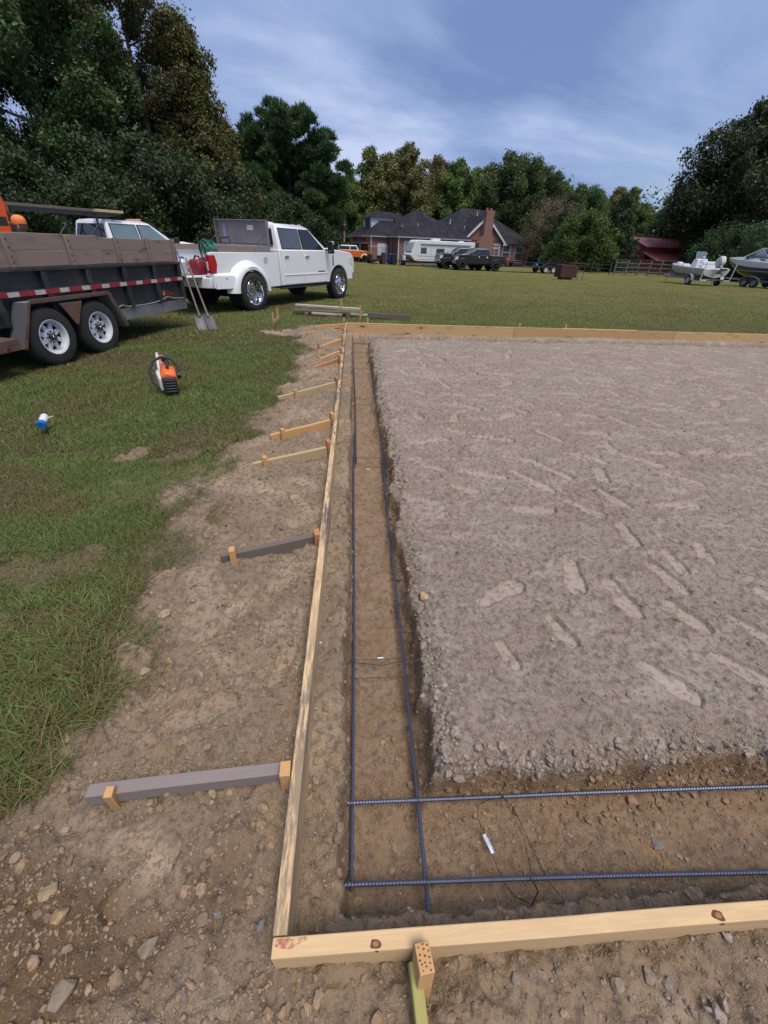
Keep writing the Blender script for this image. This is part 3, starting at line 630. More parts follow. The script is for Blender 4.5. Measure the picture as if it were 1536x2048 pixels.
# knots and paint smudge on the near board
m = MB()
for kx in (0.055,): m.add([(kx+a, b, .1415) for a, b in ((-.045, .014), (-.02, .017), (.0, .012), (.03, .016), (.035, .009), (.005, .0), (.0, -.006), (-.03, -.004), (-.05, .002))], [tuple(range(9))])
mred = MT('red marking paint'); nn = mred.noise(mred.obj(), 55, 5, 0.8); mred.set(Base_Color=(0.42, 0.07, 0.07, 1), Roughness=0.8, Alpha=mred.ramp(nn, [(0.42, 0.0), (0.62, 0.8)]))
m.build('paint_smudge', mred.m, nb_, smooth=0)
def knot(x, y, r, lab=None, both=True):
    m = MB(); pts = [(x+math.cos(a)*r*(1.25+.25*math.sin(3*a+x*9)), y+math.sin(a)*r*(.95+.2*math.cos(2*a+x)), .1412) for a in [i*math.tau/18 for i in range(18)]]
    m.add(pts, [tuple(range(18))]); pts = [(x+math.cos(a)*r*.72+r*.05, y+math.sin(a)*r*.5, .1420) for a in [i*math.tau/14 for i in range(14)]]; m.add(pts, [tuple(range(14))], 1)
    m.add([(x-r*.2, -.0209, .1398), (x+r*.7, -.0209, .1398), (x+r*.6, -.0209, .128), (x+r*.1, -.0209, .125)], [(0, 1, 2, 3)], 0)
    m.build('knot', [mat('knot dark', (0.10, 0.032, 0.014), .7, var=.4, sc=90), mat('knot core', (0.28, 0.13, 0.055), .7, var=.35, sc=80)], nb_, smooth=0)
knot(0.268, -.008, .011); knot(1.00+0.222, -.004, .013)
G2 = 'far form boards'
board((-.187, 10.41), (3.80, 10.41), .038, .23, .125, .122, PINE_FAR, 'form_board', 'far form board starting at the far left corner with two knots near its middle', 'board', G1, 5)
board((3.806, 10.41), (7.87, 10.41), .038, .23, .122, .118, wood('orange pine b', (0.55, 0.36, 0.18), (0.42, 0.24, 0.10)), 'form_board', 'darker orange middle length of the far form', 'board', G1, 6)
board((7.876, 10.41), (13.2, 10.41), .038, .23, .118, .115, PINE_FAR, 'form_board', 'right hand length of the far form running out of the picture', 'board', G1, 7)
board((5.0, 10.448), (6.9, 10.448), .036, .14, .126, .122, PINE_FAR, 'splice_board', 'short splice board backing the joint of the far form', 'board')
board((-.16, 10.372), (.52, 10.372), .034, .09, -.085, -.10, PINE_RED, 'filler_board', 'short reddish filler board under the far form at the corner', 'board')
# stakes
def stake(x, y, ztop, depth, rz, w, d, m, label, lean=(0, 0), incised=False, group='stakes holding the form'):
    k_ = MB(); s = 0.35; zs = [(-depth, .25), (-depth+.12, 1), (0, 1)]
    k_.loft([[(sx*w/2*f, sy*d/2*f, z) for sx, sy in ((-1, -1), (1, -1), (1, 1), (-1, 1))] for z, f in zs])
    t = Matrix.Rotation(math.pi/2, 4, 'Y')    # turn so that local x runs along the stake (grain)
    me_m = MB()
    me_m.V = [(-v[2], v[1], v[0]) for v in k_.V]; me_m.F = k_.F; me_m.I = k_.I
    from mathutils import Euler
    o = me_m.build('stake', m, bevel=.002)
    rot = Matrix.Translation((x, y, ztop)) @ Euler((lean[0], lean[1], rz)).to_matrix().to_4x4() @ Matrix.Rotation(math.pi/2, 4, 'Y')
    o.matrix_world = rot
    tag(o, label, 'stake', group)
    if incised:
        q = MB(); r = random.Random(2)
        for i in range(5):
            for j in range(3):
                yy = (i-2)*d/5.4+(.004 if j % 2 else -.003)+r.uniform(-.0025, .0025); zz = (j-1)*w/3.4+r.uniform(-.002, .002)
                q.obox((-.0004, yy, zz), (.0016, r.uniform(.002, .0045), r.uniform(.003, .006)), (r.uniform(-.4, .4), 0, 0))
        q.build('incision', mat('incision', (0.13, 0.07, 0.03), .8), o, smooth=0)
    return o
def brace(p0, p1, z0, z1, m, label, w=.038, h=.089, seed=0): return board(p0, p1, w, h, z0, z1, m, 'brace', label, 'brace', 'braces outside the left form', seed, wob=.002)
brace((-.905, .700), (-.262, .745), .085, .085, GREYW, 'pale weathered brace nearest the camera', h=.06, w=.042, seed=11)
stake(-.248, .722, .125, .4, .06, .036, .05, PINE_STAKE, 'square stake where the pale weathered brace meets the form')
stake(-.815, .680, .115, .34, .1, .026, .034, PINE_STAKE, 'short stake holding the outer end of the pale weathered brace', lean=(.12, .1))
brace((-.81, 1.985), (-.262, 2.14), .055, .088, GREYW2, 'dark grey brace, second from the camera', seed=12)
stake(-.246, 2.12, .125, .4, .2, .036, .07, PINE_RED, 'stake at the form end of the dark grey brace')
stake(-.735, 1.965, .115, .36, .25, .034, .05, PINE_STAKE, 'stake against the outer end of the dark grey brace')
brace((-.885, 3.22), (-.262, 3.475), .055, .10, PALEP, 'pale pine brace, third from the camera', seed=13)
stake(-.246, 3.50, .15, .4, .3, .036, .075, PINE_RED, 'reddish stake at the form end of the third brace')
stake(-.77, 3.225, .115, .36, .35, .034, .05, PINE_STAKE, 'small stake near the outer end of the third brace')
brace((-.83, 3.84), (-.262, 4.17), .06, .10, PINE_STAKE, 'light pine brace with a pointed end, fourth from the camera', seed=14)
stake(-.246, 4.22, .155, .4, .4, .036, .075, PINE_STAKE, 'tall stake at the form end of the fourth brace')
stake(-.715, 3.865, .11, .36, .4, .034, .055, PINE_STAKE, 'small stake on the outer end of the fourth brace')
brace((-.95, 5.09), (-.262, 5.585), .045, .10, PALEP, 'long thin pale brace, fifth from the camera', seed=15)
stake(-.246, 5.62, .15, .4, .4, .036, .08, PINE_RED, 'reddish stake at the form end of the fifth brace')
stake(-.745, 5.20, .10, .36, .4, .034, .05, PINE_STAKE, 'small stake beside the outer part of the fifth brace')
brace((-.66, 6.62), (-.262, 7.02), .03, .09, PINE_RED, 'reddish brace, sixth from the camera', seed=16)
stake(-.246, 6.98, .15, .4, .4, .036, .08, PINE_STAKE, 'stake at the form end of the sixth brace')
brace((-.63, 7.10), (-.262, 7.50), .04, .10, PINE_STAKE, 'light pine brace, seventh from the camera', seed=17)
stake(-.246, 7.54, .15, .4, .4, .036, .08, PINE_STAKE, 'stake at the form end of the seventh brace')
stake(-.60, 7.12, .10, .36, .4, .034, .05, PINE_STAKE, 'small stake at the outer end of the seventh brace')
brace((-.68, 8.05), (-.262, 8.60), .05, .10, PINE_STAKE, 'orange brace, eighth from the camera', seed=18)
stake(-.246, 8.66, .16, .4, .4, .036, .08, PINE_STAKE, 'stake at the form end of the eighth brace')
stake(-.66, 8.02, .12, .36, .4, .034, .05, PINE_RED, 'reddish stake at the outer end of the eighth brace')
brace((-.98, 9.10), (-.262, 9.70), .10, .10, PINE_RED, 'low reddish brace just before the far corner', seed=19)
brace((-.86, 9.62), (-.262, 10.25), .16, .13, PINE_STAKE, 'thin brace on the mound at the far corner', seed=20)
stake(-.250, 9.75, .12, .4, .4, .03, .06, PINE_STAKE, 'stake at the form end of the low reddish brace')
stake(-.255, 10.46, .22, .5, 0, .03, .035, PINE_STAKE, 'thin stake standing behind the far left corner of the form')
stake(.166, .243, .165, .45, .12, .038, .058, PINE_STAKE, 'thick incised timber stake in front of the near form board', lean=(-.12, .03), incised=True)
board((.148, .258), (.185, -.30), .030, .06, .085, .03, TREATED, 'brace', 'green treated board running from the near form under the camera', 'brace', None, 30)
for i, (x, l) in enumerate(((0.30, 'short stake tip showing behind the far form near the corner'), (3.95, 'stake tip behind the far form near its first joint'), (5.1, 'stake tip behind the splice of the far form'))):
    stake(x, 10.50, .20 if i else .22, .4, 0, .04, .035, PINE_STAKE, l)
# batter boards beyond
b1 = stake(-.36, 12.3, .42, .5, 0, .035, .035, PINE_STAKE, 'left upright of the yellow batter board beyond the far corner', group='batter board stakes')
b2 = stake(.14, 11.75, .35, .5, 0, .035, .035, PINE_STAKE, 'right upright of the yellow batter board beyond the far corner', group='batter board stakes')
board((-.50, 12.05), (.22, 11.72), .02, .07, .23, .21, TREATED, 'batter_board', 'yellow batter board nailed across two stakes beyond the corner', 'board')
stake(-1.86, 10.35, .30, .4, .4, .03, .03, PINE_STAKE, 'nearer upright of the small batter stakes in the grass', group='batter board stakes')
stake(-1.86, 11.0, .32, .4, .4, .03, .03, PINE_STAKE, 'farther upright of the small batter stakes in the grass', group='batter board stakes')
board((-1.83, 10.30), (-1.83, 11.05), .02, .07, .15, .15, TREATED, 'batter_board', 'short crosspiece nailed between the two stakes in the grass', 'board')
# lumber pile
LP = [((-1.62, 12.75), (.15, 12.25), .22, .22, GREYP, 'long pale plank on top of the lumber pile', .14), ((-1.68, 12.5), (-.2, 12.25), .12, .12, GREYW2, 'dark plank under the long pale one', .14),
      ((-1.15, 12.25), (-.35, 12.1), .09, .08, GREYP, 'short pale plank lying in front of the lumber pile', .09), ((-.1, 12.2), (1.0, 11.95), .10, .09, GREYP, 'pale plank reaching right from the lumber pile', .09),
      ((.35, 12.0), (1.46, 11.75), .15, .15, GREYW2, 'grey brown board on edge at the right end of the lumber pile', .05)]
for i, (a, b_, z0, z1, m_, lab, w_) in enumerate(LP): board(a, b_, w_, .11 if i == 4 else .045, z0, z1, m_, 'plank', lab, 'plank', 'old planks lying beyond the corner', 40+i, bev=.004)
board((-1.3, 12.62), (-1.3, 12.2), .09, .075, .072, .072, GREYW2, 'plank', 'short block bearing the left end of the lumber pile', 'plank', 'old planks lying beyond the corner', 50)
board((-.2, 12.62), (-.2, 12.05), .09, .165, .172, .172, GREYW2, 'plank', 'block bearing the right end of the long pale plank', 'plank', 'old planks lying beyond the corner', 51)

# ------------------------------------------------------------------ reinforcement
REB = MT('blue grey steel'); nn = REB.noise(REB.obj(), 30, 4, 0.7); REB.set(Base_Color=REB.mix(nn, (0.050, 0.063, 0.115), (0.10, 0.118, 0.185)), Roughness=0.42, Metallic=0.55); REB = REB.m
REBD = mat('dull steel', (0.075, 0.075, 0.10), .5, .6)
WIRE = mat('black wire', (0.02, 0.018, 0.018), .5, .5)
def rebar(p0, p1, label, r=.0078, m=REB, sag=.0, pitch=.010, seed=0):
    p0 = Vector(p0); p1 = Vector(p1); L = (p1-p0).length; rr = random.Random(seed); d = (p1-p0)/L; side = d.cross(Vector((0, 0, 1))).normalized(); up = Vector((0, 0, 1))
    n = min(int(L/pitch), 420 if L > 5 else 300); n = max(n, 8); pts = []; rad = []; ph = rr.random()*6
    npt = n*2
    for i in range(npt+1):
        t = i/npt; s = t*L; w = side*(.006*math.sin(s*1.1+ph)*min(1, s)*min(1, (L-s)))+up*(.004*math.sin(s*1.9+ph)*min(1, s)); pts.append(p0+d*s+w); rad.append(r*1.10 if i % 2 else r*0.94)
    m_ = MB(); m_.tube(pts, rad, 8, 0); o = m_.build('reinforcing_bar', m, smooth=20)
    return tag(o, label, 'rebar', 'reinforcing bars in the trench')
rebar((-.022, .485, -.255), (-.012, 4.62, -.262), 'left lengthwise bar of the long trench, near length ending at the near crossing', seed=1)
rebar((.005, 3.84, -.250), (-.035, 10.0, -.258), 'left lengthwise bar of the long trench, far length beyond the lap', seed=2, m=REBD)
rebar((.243, .405, -.262), (.292, 4.05, -.262), 'right lengthwise bar of the long trench, near length under the crossings', seed=3)
rebar((.303, 3.55, -.250), (.303, 10.0, -.258), 'right lengthwise bar of the long trench, far length beyond the lap', seed=4, m=REBD)
rebar((-.068, .752, -.240), (3.6, .700, -.242), 'upper cross bar running right in the near trench', seed=5)
rebar((-.050, .499, -.238), (3.6, .395, -.240), 'lower cross bar running right in the near trench', seed=6)
rebar((-.06, 9.93, -.24), (3.0, 9.93, -.24), 'cross bar at the far end of the long trench', seed=7, m=REBD)
rebar((3.4, .72, -.262), (7.0, .70, -.262), 'continuing length of the upper cross bar outside the right edge', seed=8) if False else None
def tie(x, y, z, label):
    m = MB(); r = random.Random(int(x*999+y*77)); 
    for q in range(2):
        a = q*1.57+.78; m.tube([(x+math.cos(a+t)*.013, y+math.sin(a+t)*.013, z+.012*math.cos(t*1.0)*(1 if abs(t) < 1.6 else -1)) for t in (-.3, 0, .3)]+[(x-math.cos(a)*.013, y-math.sin(a)*.013, z+.004)], .0011, 5)
    m.tube([(x, y, z+.012), (x+.008, y+.012, z+.018), (x+.018, y+.022, z+.012)], .0011, 5)
    return tag(m.build('wire_tie', mat('tie wire', (0.12, 0.08, 0.05), .5, .5)), label, 'wire tie', 'wire ties on the bars')
tie(-.020, .750, -.240, 'wire tie at the upper left bar crossing'); tie(.252, .746, -.240, 'wire tie at the upper right bar crossing')
tie(-.022, .499, -.240, 'wire tie at the lower left bar crossing'); tie(.246, .490, -.240, 'wire tie at the lower right bar crossing'); tie(.60, .742, -.238, 'wire tie where the stirrup hangs from the upper cross bar')
tie(.62, .480, -.236, 'wire tie where the stirrup hangs from the lower cross bar')
def stirrup(y, label, x0=-.045, x1=.315, dy=.12, tagp=None, group='wire stirrups across the long trench'):
    m = MB(); zt = -.232; zb = -.305
    def loop(yy, z_, s): return [(x0+.02, yy, z_), (x0, yy-dy*.12*s, z_-.02), (x0-.004, yy-dy*.4*s, zb+.01), (x0+.03, yy-dy*.5*s, zb), (x1-.03, yy-dy*.5*s, zb), (x1+.004, yy-dy*.4*s, zb+.012), (x1, yy-dy*.1*s, z_-.015), (x1-.02, yy, z_)]
    m.tube(loop(y, zt, 1)+[loop(y, zt, 1)[0]], .0015, 6)
    m.tube([(x0+.01, y-.012, zt+.002), ((x0+x1)/2, y-.03, zt-.012), (x1-.02, y-.008, zt+.004)], .0016, 6)
    m.tube([(x0+.02, y+.012, zt), (x0-.012, y-.02, zt-.02), (x0-.006, y-.07, zb+.01)], .0022, 6)
    o = m.build('wire_stirrup', WIRE); tag(o, label, 'stirrup', group)
    if tagp:
        q = MB(); q.obox(tagp, (.032, .006, .006)); q.build('paper_tag', mat('white tag', (.75, .76, .8), .6), o)
    return o
stirrup(1.425, 'thin wire stirrup nearest the camera in the long trench', tagp=(.13, 1.43, -.228)); stirrup(3.95, 'second wire stirrup, beside the bar lap', dy=.16, tagp=(.13, 3.80, -.295)); stirrup(5.95, 'third wire stirrup along the long trench', dy=.2); stirrup(7.7, 'fourth wire stirrup along the long trench', dy=.2); stirrup(9.0, 'farthest wire stirrup in the long trench', dy=.2)
# stirrup in the cross trench with label
m = MB()
m.tube([(.595, .742, -.236), (.53, .738, -.25), (.492, .725, -.262), (.487, .69, -.278), (.505, .63, -.298), (.535, .50, -.303), (.56, .45, -.29), (.62, .415, -.27), (.70, .40, -.262)], .0013, 6)
m.tube([(.595, .750, -.234), (.635, .705, -.25), (.66, .63, -.272), (.70, .48, -.285), (.735, .43, -.29), (.72, .405, -.28), (.66, .40, -.276)], .0013, 6)
m.tube([(.598, .745, -.234), (.64, .60, -.240), (.625, .478, -.236)], .0009, 5); m.tube([(.602, .745, -.234), (.655, .58, -.246), (.68, .47, -.25)], .0009, 5)
m.tube([(.625, .478, -.232), (.638, .448, -.25), (.60, .41, -.27)], .0028, 6)
st = m.build('wire_stirrup', WIRE); tag(st, 'black wire stirrup with a white printed label in the near cross trench', 'stirrup')
lb = MB(); T = Matrix.Translation((.512, .607, -.290)) @ Matrix.Rotation(math.radians(-73), 4, 'Z') @ Matrix.Rotation(math.radians(12), 4, 'X'); lb.T = T
lb.box(-.032, .032, -.008, .008, -.0006, .0006, 0); lb.box(-.031, .031, .0035, .0078, .0007, .0011, 1)
for i in range(7): lb.box(-.018+i*.0065, -.0145+i*.0065, .0046, .0066, .0012, .0014, 0)
lb.box(-.031, -.022, .0040, .0074, .0012, .0015, 2)
for i in range(3): lb.box(-.028, .006+(i % 2)*.012, -.0060+i*.0030, -.0050+i*.0030, .0007, .0010, 3)
lb.build('printed_label', [mat('label white', (.62, .66, .82), .5, var=.03), mat('label black', (.02, .02, .025), .5), mat('label red', (.5, .05, .08), .5), mat('label blue', (.12, .15, .4), .5)], st, smooth=0)
# ================================================================== vehicles and tools
WHITE = mat('white vehicle paint', (0.74, 0.75, 0.79), .12, 0, .012, coat=1.0)
BLACKP = mat('black vehicle paint', (0.012, 0.013, 0.016), .22, 0, .1, coat=.6)
ORANGEP = mat('orange vehicle paint', (0.62, 0.13, 0.015), .3, 0, .06, coat=.5)
RUB = mat('tyre rubber', (0.020, 0.020, 0.021), .85, 0, .3, 14, .25, dirt=((0.07, 0.06, 0.05), .35))
BLK = mat('black plastic', (0.018, 0.018, 0.020), .55)
CHROME = mat('polished metal', (0.62, 0.62, 0.65), .16, 1.0, .05)
ALU = mat('dull aluminium', (0.34, 0.34, 0.36), .42, .75, .12)
DARK = mat('underbody', (0.012, 0.012, 0.013), .9)
GLS = glassmat('dark glass', (0.012, 0.015, 0.020)); GLT = glassmat('tinted grey glass', (0.055, 0.065, 0.085), .08); GLB = glassmat('blue grey glass', (0.10, 0.15, 0.17), .06)
REDL = mat('red lens', (0.40, 0.008, 0.015), .18, coat=.5); WHL = mat('clear lens', (0.6, 0.58, 0.58), .2); STEEL = mat('painted steel grey', (0.22, 0.22, 0.24), .5, .2)
RUST = mat('rusty brown steel', (0.105, 0.06, 0.045), .8, .1, .35, 5, .3); TRB = mat('black trailer paint', (0.022, 0.023, 0.029), .42, 0, .35, 3, .08, dirt=((0.10, 0.085, 0.075), .5))
GALV = mat('galvanised steel', (0.30, 0.31, 0.33), .5, .5, .2, 7)
def wheel(parent, x, y, z, R, w, side, style='steel', tread=True, rimmat=None, lift=0.0):
    """side=+1/-1: outer face towards local +y/-y"""
    e = bpy.data.objects.new('wheel', None); col_link(e); e.parent = parent; e.location = (x, y, z)
    rr = R*(.66 if style in ('dually', 'convex') else .56 if style == 'white8' else .60)
    m = MB(); h = w/2
    m.lathe([(rr, -h*.8), (rr+.02, -h*.98), (R*.86, -h), (R*.95, -h*.86), (R*.995, -h*.6), (R, -h*.3), (R, h*.3), (R*.995, h*.6), (R*.95, h*.86), (R*.86, h), (rr+.02, h*.98), (rr, h*.8)], 40)
    if tread:
        nb = 30
        for i in range(nb):
            a = math.tau*i/nb
            for t, off in ((-.62, 0), (0, .5), (.62, 0)):
                b = a+off*math.tau/nb; m.T = Matrix.Rotation(-b, 4, 'Y'); m.box(R-.004, R+.011, h*(t-.24), h*(t+.24), -R*math.tau/nb*.32, R*math.tau/nb*.32)
        m.T = None
    m.build('tyre', RUB, e, smooth=40)
    s = side; q = MB(); rm = rimmat or CHROME
    if style == 'white8':
        q.lathe([(rr, -s*h*.7), (rr*.93, -s*h*.6), (rr*.93, s*h*.35), (rr*.98, s*h*.8), (rr+.012, s*h*.95), (rr+.010, s*h*.99), (rr*.95, s*h*.9), (rr*.90, s*h*.45), (rr*.86, s*h*.3)], 40)
        q.lathe([(rr*.90, s*h*.30), (rr*.84, s*h*.38), (rr*.80, s*h*.30)], 40)
        q.lathe([(0, s*h*.50), (rr*.40, s*h*.50), (rr*.47, s*h*.40), (rr*.47, s*h*.15)], 32)
        for i in range(8):
            a = math.tau*(i+.5)/8; ca, sa = math.cos(a), math.sin(a)
            def P(r_, o, t): return (r_*ca-o*sa, t, r_*sa+o*ca)
            w0, w1 = rr*.16, rr*.085
            q.loft([[P(rr*.44, -w0, s*h*.40), P(rr*.44, w0, s*h*.40), P(rr*.44, w0, s*h*.1), P(rr*.44, -w0, s*h*.1)], [P(rr*.84, -w1-.004, s*h*.33), P(rr*.84, w1+.004, s*h*.33), P(rr*.84, w1, s*h*.05), P(rr*.84, -w1, s*h*.05)]])
        q.lathe([(0, -s*h*.1), (rr*.92, -s*h*.1)], 24, mi=1)
        q.lathe([(0, s*h*.95), (rr*.17, s*h*.95), (rr*.20, s*h*.86), (rr*.22, s*h*.5)], 20, mi=2)
        q.lathe([(0, s*h*.98), (rr*.09, s*h*.98), (rr*.10, s*h*.95)], 12, mi=3)
        for i in range(8):
            a = math.tau*i/8; q.cyl((rr*.33*math.cos(a), s*h*.49, rr*.33*math.sin(a)), (rr*.33*math.cos(a), s*h*.70, rr*.33*math.sin(a)), rr*.045, n=6, mi=2)
        o = q.build('rim', [rm, DARK, BLK, CHROME], e)
    elif style in ('dually', 'convex'):
        d0 = -.15 if style == 'dually' else .55      # face depth
        q.lathe([(rr, -s*h*.8), (rr*.95, -s*h*.6), (rr*.93, s*h*(d0-.1)), (rr*.95, s*h*.75), (rr*1.02, s*h*.96), (rr*1.01, s*h*1.0), (rr*.96, s*h*.93), (rr*.93, s*h*.7), (rr*.90, s*h*(d0+.06))], 40)
        q.lathe([(0, s*h*(d0+.12 if style == 'dually' else d0+.3)), (rr*.55, s*h*(d0+.12 if style == 'dually' else d0+.3)), (rr*.72, s*h*(d0+.10)), (rr*.92, s*h*d0)], 40)
        f0 = s*h*(d0+.12 if style == 'dually' else d0+.3)
        for i in range(8):
            a = math.tau*i/8; c = (rr*.73*math.cos(a), s*h*(d0+.13), rr*.73*math.sin(a)); q.cyl((c[0], c[1]-s*.01, c[2]), (c[0], c[1]+s*.004, c[2]), rr*.115, n=14, mi=1)
            q.lathe([(rr*.115, s*.004), (rr*.14, s*.007), (rr*.15, s*.0)], 14, 'y', (c[0], c[1], c[2]))
            b = a+.39; q.cyl((rr*.46*math.cos(b), f0, rr*.46*math.sin(b)), (rr*.46*math.cos(b), f0+s*.05, rr*.46*math.sin(b)), rr*.06, rr*.035, n=8)
        q.cyl((0, f0-s*.01, 0), (0, f0+s*.09, 0), rr*.30, rr*.22, 20)
        o = q.build('rim', [rm, DARK], e)
    else:
        q.lathe([(rr, -s*h*.8), (rr*.95, -s*h*.5), (rr*.93, s*h*.3), (rr*1.0, s*h*.96), (rr*.95, s*h*.9), (rr*.90, s*h*.4)], 28)
        q.lathe([(0, s*h*.1), (rr*.92, s*h*.1)], 24, mi=1)
        for i in range(6):
            a = math.tau*i/6; ca, sa = math.cos(a), math.sin(a)
            def P(r_, o_, t): return (r_*ca-o_*sa, t, r_*sa+o_*ca)
            for sg in (-.5, .5):
                q.loft([[P(rr*.15, rr*.12*sg-.02, s*h*.62), P(rr*.15, rr*.12*sg+.02, s*h*.62), P(rr*.15, rr*.12*sg+.02, s*h*.3), P(rr*.15, rr*.12*sg-.02, s*h*.3)], [P(rr*.93, rr*.3*sg-.015, s*h*.7), P(rr*.93, rr*.3*sg+.015, s*h*.7), P(rr*.93, rr*.3*sg+.015, s*h*.3), P(rr*.93, rr*.3*sg-.015, s*h*.3)]])
        q.cyl((0, s*h*.1, 0), (0, s*h*.72, 0), rr*.24, rr*.2, 16)
        o = q.build('rim', [rm, DARK], e)
    return e
def arcpts(cx, cz, r, a0, a1, n=14): return [(cx+r*math.cos(math.radians(a0+(a1-a0)*i/n)), cz+r*math.sin(math.radians(a0+(a1-a0)*i/n))) for i in range(n+1)]
def pickup(root, P, paint, bedopen=True):
    """x forward, y left, origin under rear axle. P: dict of dims"""
    g = dict(rear=-1.2, bed=1.30, cabr=1.34, cowl=3.72, nose=5.36, wb=4.38, hw=1.0, rock=.54, rail=1.38, belt=1.46, hood=1.46, roof=2.08, R=.46, arch=.54, axz=.46, lower=.58, dual=False, side=-1, flare=False); g.update(P)
    hw = g['hw']; ar = g['arch']; az = g['axz']; wb = g['wb']; lo = g['lower']
    # cab and nose body block with front arch
    prof = [(g['cabr'], g['rock'])]+[(g['cabr'], g['belt']), (g['cowl'], g['belt']), (g['cowl']+.08, g['belt']+.01), (g['cowl']+.5, g['hood']+.02), (g['nose']-.25, g['hood']-.05), (g['nose']-.08, g['hood']-.14), (g['nose']-.02, g['hood']-.35), (g['nose'], .95), (g['nose']-.02, lo), (wb+ar+.05, lo)]
    prof += arcpts(wb, az, ar, 8, 172)+[(wb-ar-.02, g['rock'])]
    m = MB(); m.prism(prof, -hw, hw)
    b = m.build('body', paint, root, bevel=.045, seg=3)
    # hood bulge
    m = MB(); zc_ = g['hood']; m.loft([[(x, y, z) for y, z in ((-w, zc_-.08), (-w*.85, zc_+h_), (w*.85, zc_+h_), (w, zc_-.08))] for x, w, h_ in ((g['cowl']+.1, .80, .03), (g['cowl']+.6, .76, .065), (g['nose']-.4, .66, .0), (g['nose']-.2, .6, -.05))])
    m.build('hood', paint, root, bevel=.03)
    # greenhouse
    b0, r0 = g['belt']-.02, g['roof']; xr0, xr1 = g['cabr']+.02, g['cabr']+.14; xf0, xf1 = g['cowl']+.12, g.get('wtop', g['cowl']-.82); yb, yt = hw-.02, hw-.20
    def sy(z): return yb+(yt-yb)*(z-b0)/(r0-b0)
    rings = []
    for f, ins in ((0, 0), (.9, 0), (1.0, .07)):
        z = b0+(r0-b0)*f; xr = xr0+(xr1-xr0)*f; xf = xf0+(xf1-xf0)*f; y = sy(z)-ins
        rings.append([(xr+ins, -y, z), (xf-ins*1.5, -y+.05, z), (xf, -y*.5, z+.02*f), (xf+.03, 0, z+.03*f), (xf, y*.5, z+.02*f), (xf-ins*1.5, y-.05, z), (xr+ins, y, z), (xr, 0, z+.02*f)])
    m = MB(); m.loft(rings); m.build('cab', paint, root, bevel=.03, seg=3)
    def panel(poly, s, off, thick, mt, name, bev=.0, parent=root):
        mm = MB(); o1 = [(x, s*(sy(z)+off), z) for x, z in poly]; o0 = [(x, s*(sy(z)+off-thick), z) for x, z in poly]; n = len(poly)
        mm.add(o0+o1, [tuple(range(n)), tuple(range(2*n-1, n-1, -1))]+[(i, n+i, n+(i+1) % n, (i+1) % n) for i in range(n)])
        return mm.build(name, mt, parent, bevel=bev)
    cl = g['cowl']-g['cabr']; xm = g['cabr']+cl*.47; wt = r0-.13; wb_ = b0+.05
    def wsx(z): return xf0+(xf1-xf0)*(z-b0)/(r0-b0)      # windshield x at z
    for s in (-1, 1):
        # door panels (lower) + window frames (upper)
        for di, (d0, d1) in enumerate(((g['cabr']+.16, xm-.008), (xm+.008, g['cowl']-.06))):
            mm = MB(); pl = [(d0, g['rock']+.03), (d0, g['belt']-.02), (d1, g['belt']-.02), (d1, g['rock']+.03)]
            mm.prism(pl, s*(hw-.01), s*(hw+.014)); dr = mm.build('door', paint, root, bevel=.008)
            mm = MB(); mm.prism([(d0, .80), (d0, .835), (d1, .835), (d1, .80)], s*(hw+.008), s*(hw+.026)); mm.build('door_crease', paint, dr, bevel=.007) if g.get('crease', True) else None
            hx = d0+.12; mm = MB(); mm.obox((hx+.02, s*(hw+.035), g['belt']-.17), (.20, .022, .032)); mm.obox((hx+.02, s*(hw+.012), g['belt']-.17), (.13, .03, .055)); mm.build('door_handle', g.get('handle', CHROME), dr, bevel=.008)
            if di == 0: wp = [(d0+.03, wb_), (d0+.06, wt), (d1-.055, wt), (d1-.055, wb_)]; gm_ = g.get('glass_r', GLT)
            else: wp = [(d0+.045, wb_), (d0+.045, wt), (min(wsx(wt)-.13, d1-.1), wt), (d1-.02, wb_-.09), (d1-.35, wb_-.09), (d1-.42, wb_)]; gm_ = g.get('glass_f', GLS)
            fr = [(x+(.028 if i_ >= len(wp)//2 else -.028), z+(.028 if z > 1.7 else -.026)) for i_, (x, z) in enumerate(wp)]
            panel(fr, s, .006, .02, g.get('trim', BLK), 'window_trim', 0, dr); panel(wp, s, .010, .02, gm_, 'side_window', 0, dr)
        # mirror
        mx_ = g['cowl']-.12; mm = MB(); mm.obox((mx_+.02, s*(hw+.06), b0+.03), (.06, .16, .05)); mm.obox((mx_+.05, s*(hw+.2), b0+.10), (.13, .20 if g['dual'] else .16, .34 if g['dual'] else .22)); mi = mm.build('side_mirror', BLK, root, bevel=.03)
        mm = MB(); mm.obox((mx_-.018, s*(hw+.2), b0+.10), (.008, .15, .26 if g['dual'] else .16)); mm.build('mirror_glass', GLS, mi)
        if g['dual']: mm = MB(); mm.obox((mx_+.055, s*(hw+.205), b0+.22), (.125, .205, .11)); mm.build('mirror_cap', CHROME, mi, bevel=.03)
        # front lamp
        mm = MB(); mm.prism([(g['nose']-.30, g['hood']-.38), (g['nose']-.32, g['hood']-.16), (g['nose']-.05, g['hood']-.2), (g['nose']+.015, g['hood']-.42), (g['nose']+.01, g['hood']-.5)], s*(hw-.30), s*(hw+.008)); mm.build('headlight', WHL, root, bevel=.01)
        if g['flare']:
            for cx in (0, wb):
                rings = [[(cx+r_*math.cos(a), s*y_, az+r_*math.sin(a)) for r_, y_ in ((ar-.02, hw-.02), (ar-.015, hw+.075), (ar+.05, hw+.085), (ar+.11, hw+.0))] for a in [math.radians(-8+196*i/18) for i in range(19)]]
                mm = MB(); mm.loft(rings); mm.build('fender_flare', g.get('flaremat', BLK), root)
